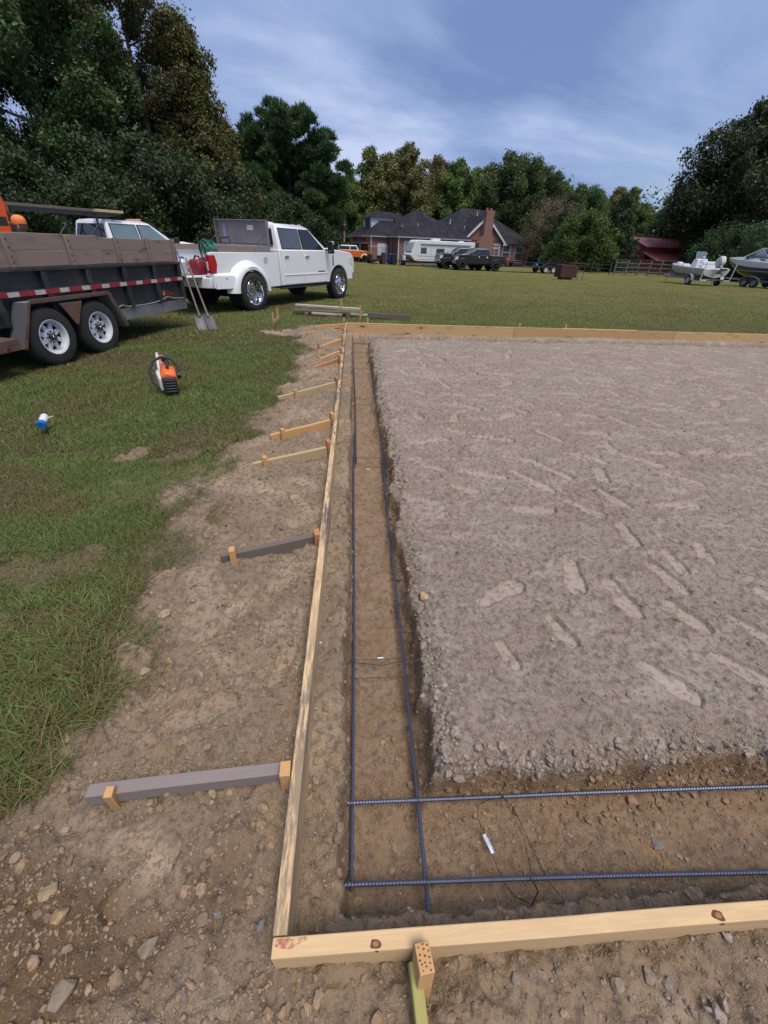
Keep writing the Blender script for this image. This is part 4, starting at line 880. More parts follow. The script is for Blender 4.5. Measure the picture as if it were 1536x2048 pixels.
    # windscreens
    mm = MB(); z0, z1 = b0+.06, r0-.06; x0, x1 = wsx(z0)+.028, wsx(z1)+.028; mm.add([(x0, -yb+.13, z0), (x0+.01, yb-.13, z0), (x1, sy(z1)-.1, z1), (x1, -sy(z1)+.1, z1), (x0-.03, -yb+.13, z0), (x0-.03, yb-.13, z0), (x1-.03, sy(z1)-.1, z1), (x1-.03, -sy(z1)+.1, z1)], [(0, 1, 2, 3), (7, 6, 5, 4), (0, 4, 5, 1), (3, 2, 6, 7), (0, 3, 7, 4), (1, 5, 6, 2)]); mm.build('windscreen', g.get('ws', GLB), root)
    mm = MB(); mm.add([(xr0-.012, -.78, b0+.13), (xr0-.012, .78, b0+.13), (xr0+.075, .68, r0-.12), (xr0+.075, -.68, r0-.12), (xr0+.06, -.78, b0+.13), (xr0+.06, .78, b0+.13), (xr0+.12, .68, r0-.12), (xr0+.12, -.68, r0-.12)], [(0, 3, 2, 1), (4, 5, 6, 7), (0, 1, 5, 4), (3, 7, 6, 2), (0, 4, 7, 3), (1, 2, 6, 5)])
    mm.build('rear_window', GLS, root)
    # grille and front bumper
    mm = MB(); mm.box(g['nose']-.03, g['nose']+.03, -hw+.30, hw-.30, .86, g['hood']-.22); [mm.box(g['nose']+.03, g['nose']+.045, -hw+.31, hw-.31, z, z+.03, 1) for z in (.9, .98, 1.06, 1.14)]; mm.build('grille', [BLK, g.get('grillem', CHROME)], root, bevel=.01)
    mm = MB(); mm.loft([[(g['nose']-.15, y, .58), (g['nose']+x_, y, .58), (g['nose']+x_, y, .82), (g['nose']-.15, y, .82)] for y, x_ in ((-hw, .02), (-hw*.8, .12), (0, .15), (hw*.8, .12), (hw, .02))]); mm.build('front_bumper', g.get('bumpm', CHROME), root, bevel=.03)
    # bed
    rt, rl = g['rail'], g['rear']; bx = g['bed']
    for s in (-1, 1):
        pr = [(rl, lo+.02), (rl, rt-.015), (rl+.06, rt), (bx, rt), (bx, g['rock']+.0), (ar+.02, g['rock'])]+arcpts(0, az, ar, 2, 178)+[(-ar-.02, lo+.02)]
        mm = MB(); mm.prism(pr, s*(hw-.09), s*hw); mm.build('bed_side', paint, root, bevel=.02)
        if g['dual']:
            secs = ((ar-.03, hw-.03), (ar-.03, hw+.205), (ar+.04, hw+.215), (ar+.13, hw+.17), (ar+.20, hw+.07), (ar+.235, hw-.005))
            path = [(1, lo-.02, None)]; rings = []
            for z_ in (lo-.03, (lo+az)/2): rings.append([(r_, s*y_, min(z_, az)) for r_, y_ in secs])
            for i in range(17):
                a = math.pi*i/16; rings.append([(r_*math.cos(a)*1.0, s*y_, az+r_*math.sin(a)*(1 if r_ < ar+.1 else .93)) for r_, y_ in secs])
            for z_ in ((lo+az)/2, lo-.03): rings.append([(-r_, s*y_, min(z_, az)) for r_, y_ in secs])
            # outer skirt boxes fore and aft
            mm = MB(); mm.loft(rings); fl = mm.build('dual_wheel_flare', paint, root, smooth=50)
            mm = MB(); mm.obox((-ar-.28, s*(hw+.098), az+.35), (.035, .02, .018)); mm.build('marker_light', REDL, fl)
            mm = MB(); mm.loft([[(x_, s*(hw-.02), lo-.0), (x_, s*(hw+o_), lo-.0), (x_, s*(hw+o_*.9), lo+.30), (x_, s*(hw-.01), lo+.36)] for x_, o_ in ((rl+.05, .03), (-ar-.22, .12), (-ar-.05, .17))]); mm.build('flare_tail', paint, fl, bevel=.01)
        # tail lamp
        mm = MB(); y0, y1 = (hw-.13, hw+.012); mm.prism([(rl-.02, .93), (rl-.02, rt-.06), (rl+.16, rt-.06), (rl+.20, rt-.25), (rl+.14, .93)], s*y0, s*y1); tl_ = mm.build('tail_light', REDL, root, bevel=.01)
        mm = MB(); mm.box(rl-.026, rl-.018, s*(hw-.12) if s > 0 else s*(hw-.06), s*(hw-.06) if s > 0 else s*(hw-.12), .99, 1.18); mm.build('reverse_lens', WHL, tl_)
    mm = MB(); mm.box(bx-.05, bx, -hw+.085, hw-.085, .88, rt-.02); mm.box(rl+.02, bx-.05, -hw+.085, hw-.085, .84, .88); mm.build('bed_floor', g.get('bedm', paint), root, bevel=.008)
    mm = MB(); mm.box(rl+.2, wb+.6, -.42, -.30, .46, .60); mm.box(rl+.2, wb+.6, .30, .42, .46, .60); mm.box(rl+.1, bx, -hw+.1, hw-.1, .62, .84); mm.box(bx, wb-.6, -hw+.12, hw-.12, .48, .60)
    mm.cyl((0, -hw+.1, az), (0, hw-.1, az), .055, n=10); mm.cyl((wb, -hw+.15, az), (wb, hw-.15, az), .05, n=10); mm.obox((0, 0, az), (.34, .34, .34)); mm.box(rl-.02, rl+.3, -.05, .05, .46, .56)
    mm.box(wb-.5, wb+.5, -hw+.16, hw-.16, .7, 1.05); mm.box(-.5, .5, -hw+.11, hw-.11, .80, 1.05) if False else None
    mm.build('chassis', DARK, root, bevel=.01)
    # rear bumper
    mm = MB(); mm.loft([[(rl-.02, y, .60), (rl-x_, y, .60), (rl-x_, y, .84), (rl-.02, y, .84)] for y, x_ in ((-hw+.0, .06), (-hw*.82, .17), (0, .19), (hw*.82, .17), (hw-.0, .06))]); rb = mm.build('rear_bumper', g.get('rbm', paint), root, bevel=.03)
    mm = MB(); [mm.cyl((rl-.168, y, .70), (rl-.182, y, .70), .022, n=12) for y in (-.62, .62)]; mm.build('bumper_sensor', BLK, rb)
    R_ = g['R']; st = g.get('wheels', ('steel', 'steel')); rm = g.get('rim', CHROME)
    for s in (-1, 1):
        if g['dual']: wheel(root, 0, s*(hw+.075), R_, R_, .27, s, 'dually', rimmat=rm); wheel(root, 0, s*(hw-.24), R_, R_, .27, s, 'steel', rimmat=DARK)
        else: wheel(root, 0, s*(hw-.10+g.get('poke', 0)), R_, R_, .30, s, st[0], rimmat=rm)
        wheel(root, wb, s*(hw-.12+g.get('poke', 0.02)), R_, R_, .30, s, st[1] if not g['dual'] else 'convex', rimmat=rm)
    return g
# ---- main white dual rear wheel pickup
TR = thing('pickup_truck', 'white crew cab pickup with dual rear wheels and an open toolbox lid behind its cab', 'pickup truck', (-3.72, 13.48, 0), math.radians(57.9))
gd = pickup(TR, dict(dual=True, R=.47, axz=.47, arch=.56, hw=1.0), WHITE)
mm = MB(); mm.prism([(3.36, .90), (3.36, .92), (3.62, .92), (3.62, .90)], -1.019, -1.017)
mm = MB()
for i in range(11): mm.box(3.16+i*.034, 3.184+i*.034, -1.0205, -1.016, .862, .892)
mm.build('door_badge', mat('badge dark', (.05, .05, .06), .3, .5), TR)
mm = MB(); mm.loft([[(4.0, -1.004, z), (4.07, -1.004, z), (4.07, -.98, z), (4.0, -.98, z)] for z in (1.02, 1.33)]); mm.build('fender_vent', BLK, TR, bevel=.01)
mm = MB()
for y in (-.5, -.25, 0, .25, .5): mm.obox((2.95, y, 2.105), (.09, .05, .025))
mm.build('roof_marker', mat('amber lens', (.5, .18, .02), .3), TR, bevel=.008)
# seat and wheel hints inside: antenna
mm = MB(); mm.obox((2.3, .1, 2.115), (.22, .09, .05)); mm.build('roof_fin', WHITE, TR, bevel=.02)
mm = MB(); mm.lathe([(0, 0), (.075, 0), (.08, -.004)], 20, 'y', (.75, -1.003, 1.2)); mm.build('fuel_door', mat('seam grey', (.42, .43, .46), .4), TR)
mm = MB(); mm.box(1.302, 1.338, -.96, .96, .62, 1.36); mm.build('bed_gap', DARK, TR)
mm = MB(); mm.box(1.3, 3.7, -1.03, -.93, .46, .50); mm.build('running_board', BLK, TR, bevel=.01)
# lowered tailgate
mm = MB(); mm.obox((-1.55, 0, .86), (.62, 1.66, .06)); mm.build('tailgate', WHITE, TR, bevel=.02)
mm = MB(); mm.obox((-1.86, 0, .855), (.035, 1.62, .075)); mm.build('tailgate_cap', BLK, TR, bevel=.012)
# two boards lie along the bed rails
board((-0.0, 0), (2.2, 0), .04, .14, 0, 0, GREYW2, 'x', 'x', 'x') if False else None
def local(root, o, loc, rz=0):
    """place a thing that stands on a vehicle: stays top level, position computed from the vehicle frame"""
    a = root.rotation_euler[2]; ca, sa = math.cos(a), math.sin(a)
    o.location = (root.location[0]+loc[0]*ca-loc[1]*sa, root.location[1]+loc[0]*sa+loc[1]*ca, root.location[2]+loc[2]); o.rotation_euler = (o.rotation_euler[0], o.rotation_euler[1], a+rz); return o
# toolbox
TB = thing('toolbox', 'aluminium tread plate toolbox with its lid raised, across the white truck bed', 'toolbox')
tp = MT('tread plate'); w_ = tp.n('ShaderNodeTexChecker'); w_.inputs['Scale'].default_value = 90; tp.l(tp.obj(), w_.inputs[0]); nn = tp.noise(tp.obj(), 4, 4); tp.set(Base_Color=tp.mix(nn, (0.26, 0.25, 0.26), (0.40, 0.38, 0.38)), Roughness=.42, Metallic=.6); tp.bump(w_.outputs[1], .4, .004); TPM = tp.m
mm = MB(); mm.box(-.28, .28, -.98, .98, -.28, .13); mm.box(-.30, -.285, -.97, .97, -.02, .12); mm.build('box', TPM, TB, bevel=.006)
for y_ in (-.665, .665): mm = MB(); mm.box(-.310, -.30, y_-.115, y_+.115, .0, .085); mm.build('latch', CHROME, TB, bevel=.006)
mm = MB(); mm.box(.27, .30, -.98, .98, .14, .72); mm.box(.20, .285, -.98, -.955, .14, .72); mm.box(.20, .285, .955, .98, .14, .72); mm.box(.20, .285, -.98, .98, .70, .72); mm.box(.255, .275, -.93, .93, .17, .20); ld = mm.build('lid', mat('lid inner', (0.27, 0.23, 0.235), .5, .5, .15, 3), TB, bevel=.004, rot=None)
mm = MB(); mm.box(.262, .268, -.45, -.22, .48, .60, 0); mm.box(.262, .268, .60, .72, .30, .62, 1); mm.build('lid_sticker', [mat('sticker', (.6, .58, .6), .6), mat('sticker blue', (.25, .28, .40), .6)], ld, smooth=0)
mm = MB(); [mm.cyl((-.2, y, .13), (.255, y, .42), .009, n=6) for y in (-.92, .92)]; mm.tube([(-.1, .5, .13), (-.1, .48, .28), (-.1, .15, .30), (-.1, .1, .14)], .018, 8); mm.build('lid_strut', BLK, TB)
local(TR, TB, (.72, 0, 1.41))
# lumber along bed rail
def onbed(name, label, cat, mb, mt, loc, rz=0, group=None, bev=.006, smooth=35):
    o = mb.build(name, mt, bevel=bev, smooth=smooth); tag(o, label, cat, group); return local(TR, o, loc, rz)
mm = MB(); mm.box(-1.1, .6, -.02, .02, 0, .13); onbed('plank', 'weathered plank lying along the far rail of the white truck bed', 'plank', mm, TRAILERW, (-.05, .86, 1.385))
mm = MB(); mm.box(-.7, .6, -.02, .02, 0, .13); onbed('plank', 'weathered plank lying along the near rail of the white truck bed', 'plank', mm, TRAILERW, (-.12, -.93, 1.385))
# green hose coil
mm = MB(); r_ = random.Random(8)
for i in range(13):
    R_ = .23+r_.uniform(-.05, .05); ox, oz, oy = r_.uniform(-.02, .02), r_.uniform(-.03, .03), (i-6)*.022; tlt = r_.uniform(-.25, .25); mm.tube([(ox+R_*math.cos(a), oy+tlt*R_*math.sin(a)*.5, oz+R_*.9*math.sin(a)) for a in [j*math.tau/22 for j in range(22)]], .013, 6, closed=True)
hose = onbed('hose_coil', 'bundle of green hose hanging over the bed of the white truck', 'hose', mm, mat('green hose', (0.0, 0.14, 0.085), .45, var=.4), (-.78, -.52, 1.40), math.radians(75), bev=0)
# gas cans
def gascan(loc, rz, label, m_, sc=1.0, spout=True):
    t = thing('fuel_can', label, 'fuel can'); q = MB(); w, d, h = .15*sc, .11*sc, .27*sc
    q.loft([[(x*w*f, y*d*f, z) for x, y in ((-1, -1), (1, -1), (1, 1), (-1, 1))] for z, f in ((0, .94), (.02*sc, 1), (h*.75, 1), (h, .72))]); q.build('tank', m_, t, bevel=.025, seg=3)
    q = MB(); q.tube([(-w*.6, 0, h*.9), (-w*.5, 0, h*1.18), (w*.1, 0, h*1.22), (w*.5, 0, h*.95)], .018*sc, 8); q.build('grip', m_, t)
    if spout: q = MB(); q.tube([(w*.5, 0, h*.95), (w*.7, 0, h*1.1), (w*1.2, 0, h*1.35)], [.028*sc, .022*sc, .013*sc], 8); q.build('spout', BLK, t)
    return local(TR, t, loc, rz)
REDC = mat('red can', (0.52, 0.03, 0.02), .4); REDC2 = mat('dark red can', (0.20, 0.018, 0.03), .45)
gascan((-1.45, .20, .895), math.radians(110), 'bright red fuel can with a black spout on the lowered tailgate', REDC, 1.05)
gascan((-1.28, -.62, .895), math.radians(95), 'dark red fuel can beside the tail light on the tailgate', REDC2, 1.2, False)
gascan((-1.30, .60, .895), math.radians(70), 'small red fuel can at the far side of the tailgate', REDC, .8)
mm = MB(); mm.lathe([(0, 0), (.10, 0), (.11, .03), (.11, .24), (.05, .32), (.05, .35), (0, .35)], 16, 'z'); mm.lathe([(0, .36), (.055, .36), (.055, .32)], 12, 'z', mi=1); onbed('water_jug', 'clear plastic jug with a blue cap between the red cans', 'jug', mm, [mat('clear jug', (.42, .45, .52), .2), mat('blue cap', (.02, .13, .5), .4)], (-1.30, -.12, .895), bev=0)
mm = MB(); mm.lathe([(0, 0), (.033, 0), (.033, .17), (.014, .2), (.012, .24), (0, .24)], 14, 'z'); onbed('spray_bottle', 'white spray bottle standing at the tailgate edge', 'bottle', mm, mat('white bottle', (.65, .66, .7), .4), (-1.66, .02, .895), bev=0)
mm = MB(); r_ = random.Random(4)
for i in range(9): mm.obox((r_.uniform(-.12, .12), r_.uniform(-.16, .16), .07+.05*i*.6), (r_.uniform(.1, .28), r_.uniform(.06, .14), .06), (r_.uniform(-.5, .5), r_.uniform(-.5, .5), r_.uniform(0, 3)), i % 3)
onbed('work_gear', 'heap of tan and grey work gear piled in the truck bed beside the hose', 'work gear', mm, [mat('tan canvas', (.33, .20, .11), .8), mat('grey rag', (.25, .24, .26), .8), mat('dark cloth', (.05, .045, .045), .8)], (-.98, -.40, .90), bev=.015)
mm = MB(); mm.obox((0, 0, .16), (.22, .26, .32)); mm.obox((0, 0, .36), (.16, .2, .1), mi=1); onbed('compressor', 'black cased compressor under the green hose', 'compressor', mm, [BLK, STEEL], (-.62, -.52, .90), bev=.03)
mm = MB(); [mm.obox((r_.uniform(-.1, .1), -.5+i*.14, .015), (.03, .22, .02), (0, 0, r_.uniform(-1, 1)), i % 2) for i in range(8)]; onbed('hand_tools', 'scattered hand tools lying on the lowered tailgate', 'hand tools', mm, [RUST, mat('tan handle', (.4, .22, .12), .6)], (-1.62, -.1, .893), bev=.004)
# ---- second white truck with ladder rack
T2 = thing('pickup_truck', 'white crew cab work truck with a black ladder rack behind the dump trailer', 'pickup truck', (-9.25, 15.5, 0), math.radians(58))
pickup(T2, dict(dual=False, R=.42, axz=.42, arch=.50, hw=.98, glass_r=GLB, glass_f=GLB, cabr=1.30, bed=1.26, cowl=3.7, roof=2.06), WHITE)
mm = MB()
for y in (-.85, .85):
    mm.cyl((-1.1, y, 1.38), (-1.1, y, 2.2), .03); mm.cyl((1.15, y, 1.38), (1.15, y, 2.2), .03); mm.box(-1.9, 1.95, y-.03, y+.03, 2.16, 2.23)
    mm.cyl((.6, y, 1.38), (1.15, y, 1.9), .025)
for x in (-1.1, 1.15, 1.85): mm.box(x-.03, x+.03, -.85, .85, 2.14, 2.19)
mm.build('ladder_rack', BLK, T2, bevel=.008)
mm = MB(); mm.box(2.9, 3.05, -.3, .3, 2.08, 2.13); mm.build('roof_beacon', mat('amber beacon', (.6, .35, .2), .3), T2, bevel=.02)
o = MB(); o.box(1.25, 2.1, -.10, .10, 0, .07); o = o.build('plank', mat('rack lumber', (.50, .40, .22), .7), bevel=.004); tag(o, 'short yellowish plank on the front end of the ladder rack', 'plank'); local(T2, o, (0, -.72, 2.232))
o = MB(); o.box(-3.3, 1.6, -.10, .10, 0, .07); o = o.build('plank', GREYW2, bevel=.004); tag(o, 'dark stack plank on the ladder rack behind the yellowish one', 'plank'); local(T2, o, (0, -.42, 2.232))
# ---- distant black trucks
BR = mat('black rim', (0.02, 0.02, 0.022), .35, .5); 
KW = dict(flare=True, R=.44, axz=.44, arch=.52, hw=.98, rim=BR, handle=CHROME, glass_r=GLS, glass_f=GLS, bumpm=CHROME, crease=False, rear=-1.1, bed=.72, cabr=.76, cowl=2.95, nose=4.45, wb=3.66, roof=1.98, rail=1.36, belt=1.38, hood=1.36, rock=.60, lower=.64, poke=.06)
B1 = thing('pickup_truck', 'black lifted pickup parked broadside on the lawn in front of the camper', 'pickup truck', (14.55, 49.9, -.21), math.radians(186)); pickup(B1, KW, BLACKP)
mm = MB(); mm.box(-1.16, -1.08, -.88, .88, .84, 1.34); mm.build('tailgate', BLACKP, B1, bevel=.02)
B2 = thing('pickup_truck', 'black pickup half hidden behind the nearer black truck, nose by the camper', 'pickup truck', (13.25, 51.9, -.22), math.radians(188)); pickup(B2, dict(KW, hood=1.42, grillem=CHROME), BLACKP)
mm = MB(); mm.box(-1.16, -1.08, -.88, .88, .84, 1.34); mm.build('tailgate', BLACKP, B2, bevel=.02)
# ---- orange off-roader
OV = thing('offroad_vehicle', 'small orange off-road vehicle with a white top beyond the white truck', 'suv', (-1.25, 61.0, -.22), math.radians(8))
m = MB(); prof = [(-.95, .62), (-.95, 1.22), (-.9, 1.28), (1.75, 1.28), (3.05, 1.24), (3.12, 1.1), (3.12, .62), (2.85, .62)]+arcpts(2.4, .42, .42, 20, 160)+[(1.95, .55), (.45, .55)]+arcpts(0, .42, .42, 20, 160); m.prism(prof, -.88, .88); m.build('body', ORANGEP, OV, bevel=.04)
m = MB(); m.loft([[(-.9+i_, -.84+j_, z), (1.72-l_, -.84+j_, z), (1.72-l_, .84-j_, z), (-.9+i_, .84-j_, z)] for z, i_, j_, l_ in ((1.28, 0, 0, 0), (1.76, .05, .06, .28), (1.80, .1, .1, .34))]); m.build('hard_top', WHITE, OV, bevel=.03)
m = MB(); [m.prism([(x0, 1.36), (x0, 1.68), (x1-.12*t, 1.68), (x1, 1.36)], s*.80, s*.852) for s in (-1, 1) for x0, x1, t in ((-.7, .55, 0), (.65, 1.5, 1))]; m.build('side_window', GLS, OV)
for cx in (0, 2.4):
    for s in (-1, 1):
        m = MB(); m.loft([[(cx+r_*math.cos(a), s*y_, .42+r_*math.sin(a)) for r_, y_ in ((.40, .86), (.40, .93), (.48, .93), (.52, .88))] for a in [math.radians(5+170*i/12) for i in range(13)]]); m.build('arch_trim', WHITE, OV); wheel(OV, cx, s*.78, .38, .38, .24, s, 'steel', rimmat=BR)
m = MB(); m.box(3.1, 3.22, -.8, .8, .55, .72); m.build('front_bumper', CHROME, OV, bevel=.02)

# ================================================================== dump trailer
DT = thing('dump_trailer', 'black tandem axle dump trailer with weathered wooden side boards', 'trailer', (-5.42, 7.33, 0), math.radians(255.5))
XR, XF, HW = -3.17, 1.95, 1.02
# local y+ is the visible side
m = MB(); m.box(XR, XF, HW-.06, HW-.03, .55, 1.225); m.box(XR, XF, -HW+.03, -HW+.06, .55, 1.225); m.box(XF-.04, XF, -HW+.06, HW-.06, .55, 1.225); m.box(XR+.02, XF-.04, -HW+.06, HW-.06, .56, .62); m.box(XR, XR+.04, -HW+.06, HW-.06, .55, 1.225)
m.build('box', TRB, DT, bevel=.004)
m = MB(); ribs = [XR+.04, XR+.82, XR+1.62, XR+2.42, XR+3.22, XR+4.02, XF-.05]
for s in (-1, 1):
    for x in ribs: m.box(x-.045, x+.045, s*(HW-.03), s*(HW+.035), .56, 1.20)
    m.box(XR, XF, s*(HW-.035), s*(HW+.045), 1.19, 1.235); m.box(XR, XF, s*(HW-.031), s*(HW+.012), .895, .97)
m.build('rib', TRB, DT, bevel=.006)
# reflective tape
m = MB(); x = XR+.02; i = 0
while x < XF-.05:
    L = .165 if i % 2 == 0 else .245; m.box(x, min(x+L, XF), HW+.036, HW+.0405, .905, .962, (i % 2)*1); x += L; i += 1
m.build('reflective_tape', [mat('tape white', (.42, .39, .38), .45, var=.2, sc=30), mat('tape red', (.26, .018, .025), .45, var=.25, sc=20)], DT, smooth=0)
# lower rail
m = MB(); m.box(XR-.01, -.80, HW-.05, HW-.0, .365, .545); m.box(XR-.01, -.80, -HW+.0, -HW+.05, .365, .545); m.box(XR-.01, XR+.05, -HW+.05, HW-.05, .365, .545); m.box(1.0, XF+.2, HW-.12, HW-.02, .36, .50); m.box(-.8, 1.0, .5, .62, .36, .55); m.box(-.8, 1.0, -.62, -.5, .36, .55)
m.build('frame_rail', mat('grey scuffed steel', (0.20, 0.195, 0.205), .5, .3, .25, 4, dirt=((0.10, 0.055, 0.04), .6)), DT, bevel=.006)
m = MB(); m.box(1.03, 1.75, HW-.02, HW+.30, .40, .47); m.box(1.03, 1.75, HW+.28, HW+.30, .33, .40); m.build('side_step', RUST, DT, bevel=.006); 
m = MB(); m.cyl((1.20, HW+.301, .365), (1.20, HW+.309, .365), .026, n=14); m.build('side_marker', mat('dark red lens', (.10, .012, .02), .4), DT)
# crumpled sheet edge
m = MB(); pts = [(-.85, .57), (-1.05, .60), (-1.15, .575), (-1.3, .615), (-1.42, .58), (-1.9, .565), (-2.2, .575), (-2.42, .615), (-2.6, .64), (-2.75, .60), (-3.1, .575)]
m.tube([(x_, HW+.01+.018*math.sin(i*2.1), z_) for i, (x_, z_) in enumerate(pts)], .010, 6); m.build('bent_edge', mat('bare steel', (.30, .28, .29), .5, .3), DT)
# side boards
def sideboard(x0, x1, z0, z1, seed, label=None):
    o = plank(x1-x0, .038, z1-z0, 8, wob=.004, seed=seed).build('side_board', TRAILERW, DT, bevel=.005); o.location = (x0, HW-.03, z0)
    if label: o['label'] = label
    return o
sideboard(XR+.02, XR+1.98, 1.24, 1.425, 1); sideboard(XR+1.99, XF, 1.24, 1.43, 2); sideboard(XR+.02, XR+2.02, 1.43, 1.605, 3); sideboard(XR+2.0, XF, 1.435, 1.635, 4)
for i in range(2):
    o = plank(XF-XR-.04, .038, .19, 8, wob=.004, seed=8+i).build('side_board', TRAILERW, DT, bevel=.005); o.location = (XR+.02, -HW+.03, 1.24+i*.195)
for x, yy_ in [(XR+a, HW+.012) for a in (.06, .83, 1.62, 2.62, 3.6)]+[(XR+a, -HW-.012) for a in (.06, 1.6, 3.2)]:
    m = MB(); m.obox((0, 0, 0), (.38, .036, .075)); m.build('board_cleat', TRAILERW, DT, bevel=.004, loc=(x, yy_, 1.43), rot=(0, math.pi/2, 0))
m = MB()
for x in (XR+.06, XR+.83, XR+1.62, XR+2.62, XR+3.6):
    for z in (1.30, 1.37, 1.47, 1.56): m.cyl((x+.01*((z*100) % 3-1), HW+.03, z), (x, HW+.036, z), .009, n=6)
m.build('screw', DARK, DT)
o = plank(2.0, .038, .185, 4, seed=22).build('tail_board', TRAILERW, DT, bevel=.005); o.location = (XR+.03, -HW+.02, 1.24); o.rotation_euler = (0, 0, math.pi/2)
# fenders
DIA = MT('tread plate blue grey'); w_ = DIA.n('ShaderNodeTexChecker'); w_.inputs['Scale'].default_value = 60; DIA.l(DIA.obj(), w_.inputs[0]); nn = DIA.noise(DIA.obj(), 5, 5); DIA.set(Base_Color=DIA.mix(w_.outputs[1], (0.055, 0.06, 0.08), (0.12, 0.125, 0.15)), Roughness=.5, Metallic=.3); DIA.bump(w_.outputs[1], .5, .004)
FTOP = mat('worn fender top', (0.22, 0.20, 0.20), .5, .2, .25, 6, dirt=((0.12, 0.07, 0.05), .7))
for s in (1, -1):
    y0, y1 = s*(HW-.02), s*(HW+.27)
    m = MB(); path = [(1.0, .31), (.63, .845), (-.77, .845), (-1.0, .33)]
    path = [(.93, .31), (.64, .845), (-.77, .845), (-.99, .33)]
    def seg(a, b, mi, th=.012, yy0=y0, yy1=y1):
        dx, dz = b[0]-a[0], b[1]-a[1]; l = math.hypot(dx, dz); nx_, nz_ = -dz/l*th, dx/l*th; m.prism([a, b, (b[0]+nx_, b[1]+nz_), (a[0]+nx_, a[1]+nz_)], yy0, yy1, mi=mi)
    seg(path[0], path[1], 1); seg(path[1], path[2], 0); seg(path[2], path[3], 0)
    ye = s*(HW+.262); ye2 = s*(HW+.276)
    for a, b in zip(path, path[1:]): seg(a, b, 2, -.045, ye, ye2)
    m.prism([(.20, .80), (-.20, .80), (-.02, .50), (.02, .50)], ye, ye2-s*.002, mi=2)
    m.build('fender', [FTOP, DIA.m, RUST], DT, bevel=.003)
    for x in (.44, -.44): wheel(DT, x, s*(HW+.135), .39, .39, .225, s, 'white8', tread=False, rimmat=mat('white rim', (.62, .64, .70), .35, var=.06, dirt=((0.25, .2, .17), .4)))
m = MB(); [m.cyl((x, -HW-.05, .39), (x, HW+.05, .39), .045, n=10) for x in (.44, -.44)]; m.tube([(XF, -.5, .45), (XF+1.2, 0, .45), (XF, .5, .45)], .05, 6); m.build('axle', DARK, DT)
# company lettering (illegible in the photograph beyond a flame emblem and pink-red letters)
m = MB(); lx = XR+.62; yy = HW-.0285
m.prism([(lx, .745), (lx+.035, .72), (lx+.045, .69), (lx+.03, .66), (lx+.01, .655), (lx-.02, .68), (lx-.03, .72), (lx-.01, .76)][::-1], yy, yy+.003, mi=1)
m.prism([(lx+.005, .71), (lx+.02, .69), (lx+.01, .662), (lx-.01, .68)], yy+.003, yy+.005, mi=2)
DTl = m.build('flame_emblem', [REDL, mat('flame orange', (.55, .14, .02), .5), mat('flame yellow', (.6, .4, .1), .5)], DT, smooth=0)
def text(s_, size, parent, loc, rot, m_, name='lettering', ext=.001, align='LEFT'):
    cu = bpy.data.curves.new(name, 'FONT'); cu.body = s_; cu.size = size; cu.extrude = ext; cu.align_x = align; cu.materials.append(m_); o = bpy.data.objects.new(name, cu); col_link(o); bpy.context.view_layer.update(); me = bpy.data.meshes.new_from_object(o.evaluated_get(bpy.context.evaluated_depsgraph_get())); bpy.data.objects.remove(o); me.materials.clear(); me.materials.append(m_); o = bpy.data.objects.new(name, me); col_link(o); o.parent = parent; o.location = loc; o.rotation_euler = rot; return o
PINKR = mat('faded red letter', (.36, .05, .07), .5)
text('B', .085, DT, (lx+.115, HW-.026, .665), (math.pi/2, 0, math.pi), PINKR)
text('WISE', .055, DT, (lx-.045, HW-.026, .705), (math.pi/2, 0, math.pi), PINKR); text('TRAILERS', .058, DT, (lx-.055, HW-.026, .655), (math.pi/2, 0, math.pi), PINKR)
# ---- shovels leaning on the trailer tail
def shovel(foot, top, label, face=0):
    t = thing('shovel', label, 'shovel', (0, 0, 0), 0, 'shovels leaning on the trailer'); f, tp_ = Vector(foot), Vector(top); d = (tp_-f).normalized(); s0 = f+d*.30
    m = MB(); m.tube([s0, s0+d*.5, tp_-d*.12, tp_], [.019, .017, .016, .015], 10); m.build('handle', mat('shovel handle', (.20, .155, .13), .7, var=.25), t)
    side = d.cross(Vector((math.cos(face), math.sin(face), 0))).normalized(); nrm = side.cross(d)
    m = MB(); m.loft([[tuple(f+d*q+side*w*sg+nrm*c_*((1-abs(sg))*1)) for sg in (-1, -.5, 0, .5, 1)]+[tuple(f+d*q+side*w*sg+nrm*(c_*(1-abs(sg))-.004)) for sg in (1, .5, 0, -.5, -1)] for q, w, c_ in ((0, .115, .012), (.15, .118, .015), (.26, .112, .02), (.29, .07, .028), (.31, .022, .03))])
    m.tube([s0-d*.03, s0+d*.16], [.024, .021], 10); m.build('blade', mat('shovel steel', (.20, .19, .20), .45, .5, .3, 9), t)
shovel((-3.22, 9.72, .0), (-3.60, 10.10, 1.43), 'square shovel leaning on the trailer corner, left of the pair', 2.0)
shovel((-3.06, 9.80, .0), (-3.50, 10.25, 1.30), 'square shovel leaning on the trailer corner, right of the pair', 2.6)

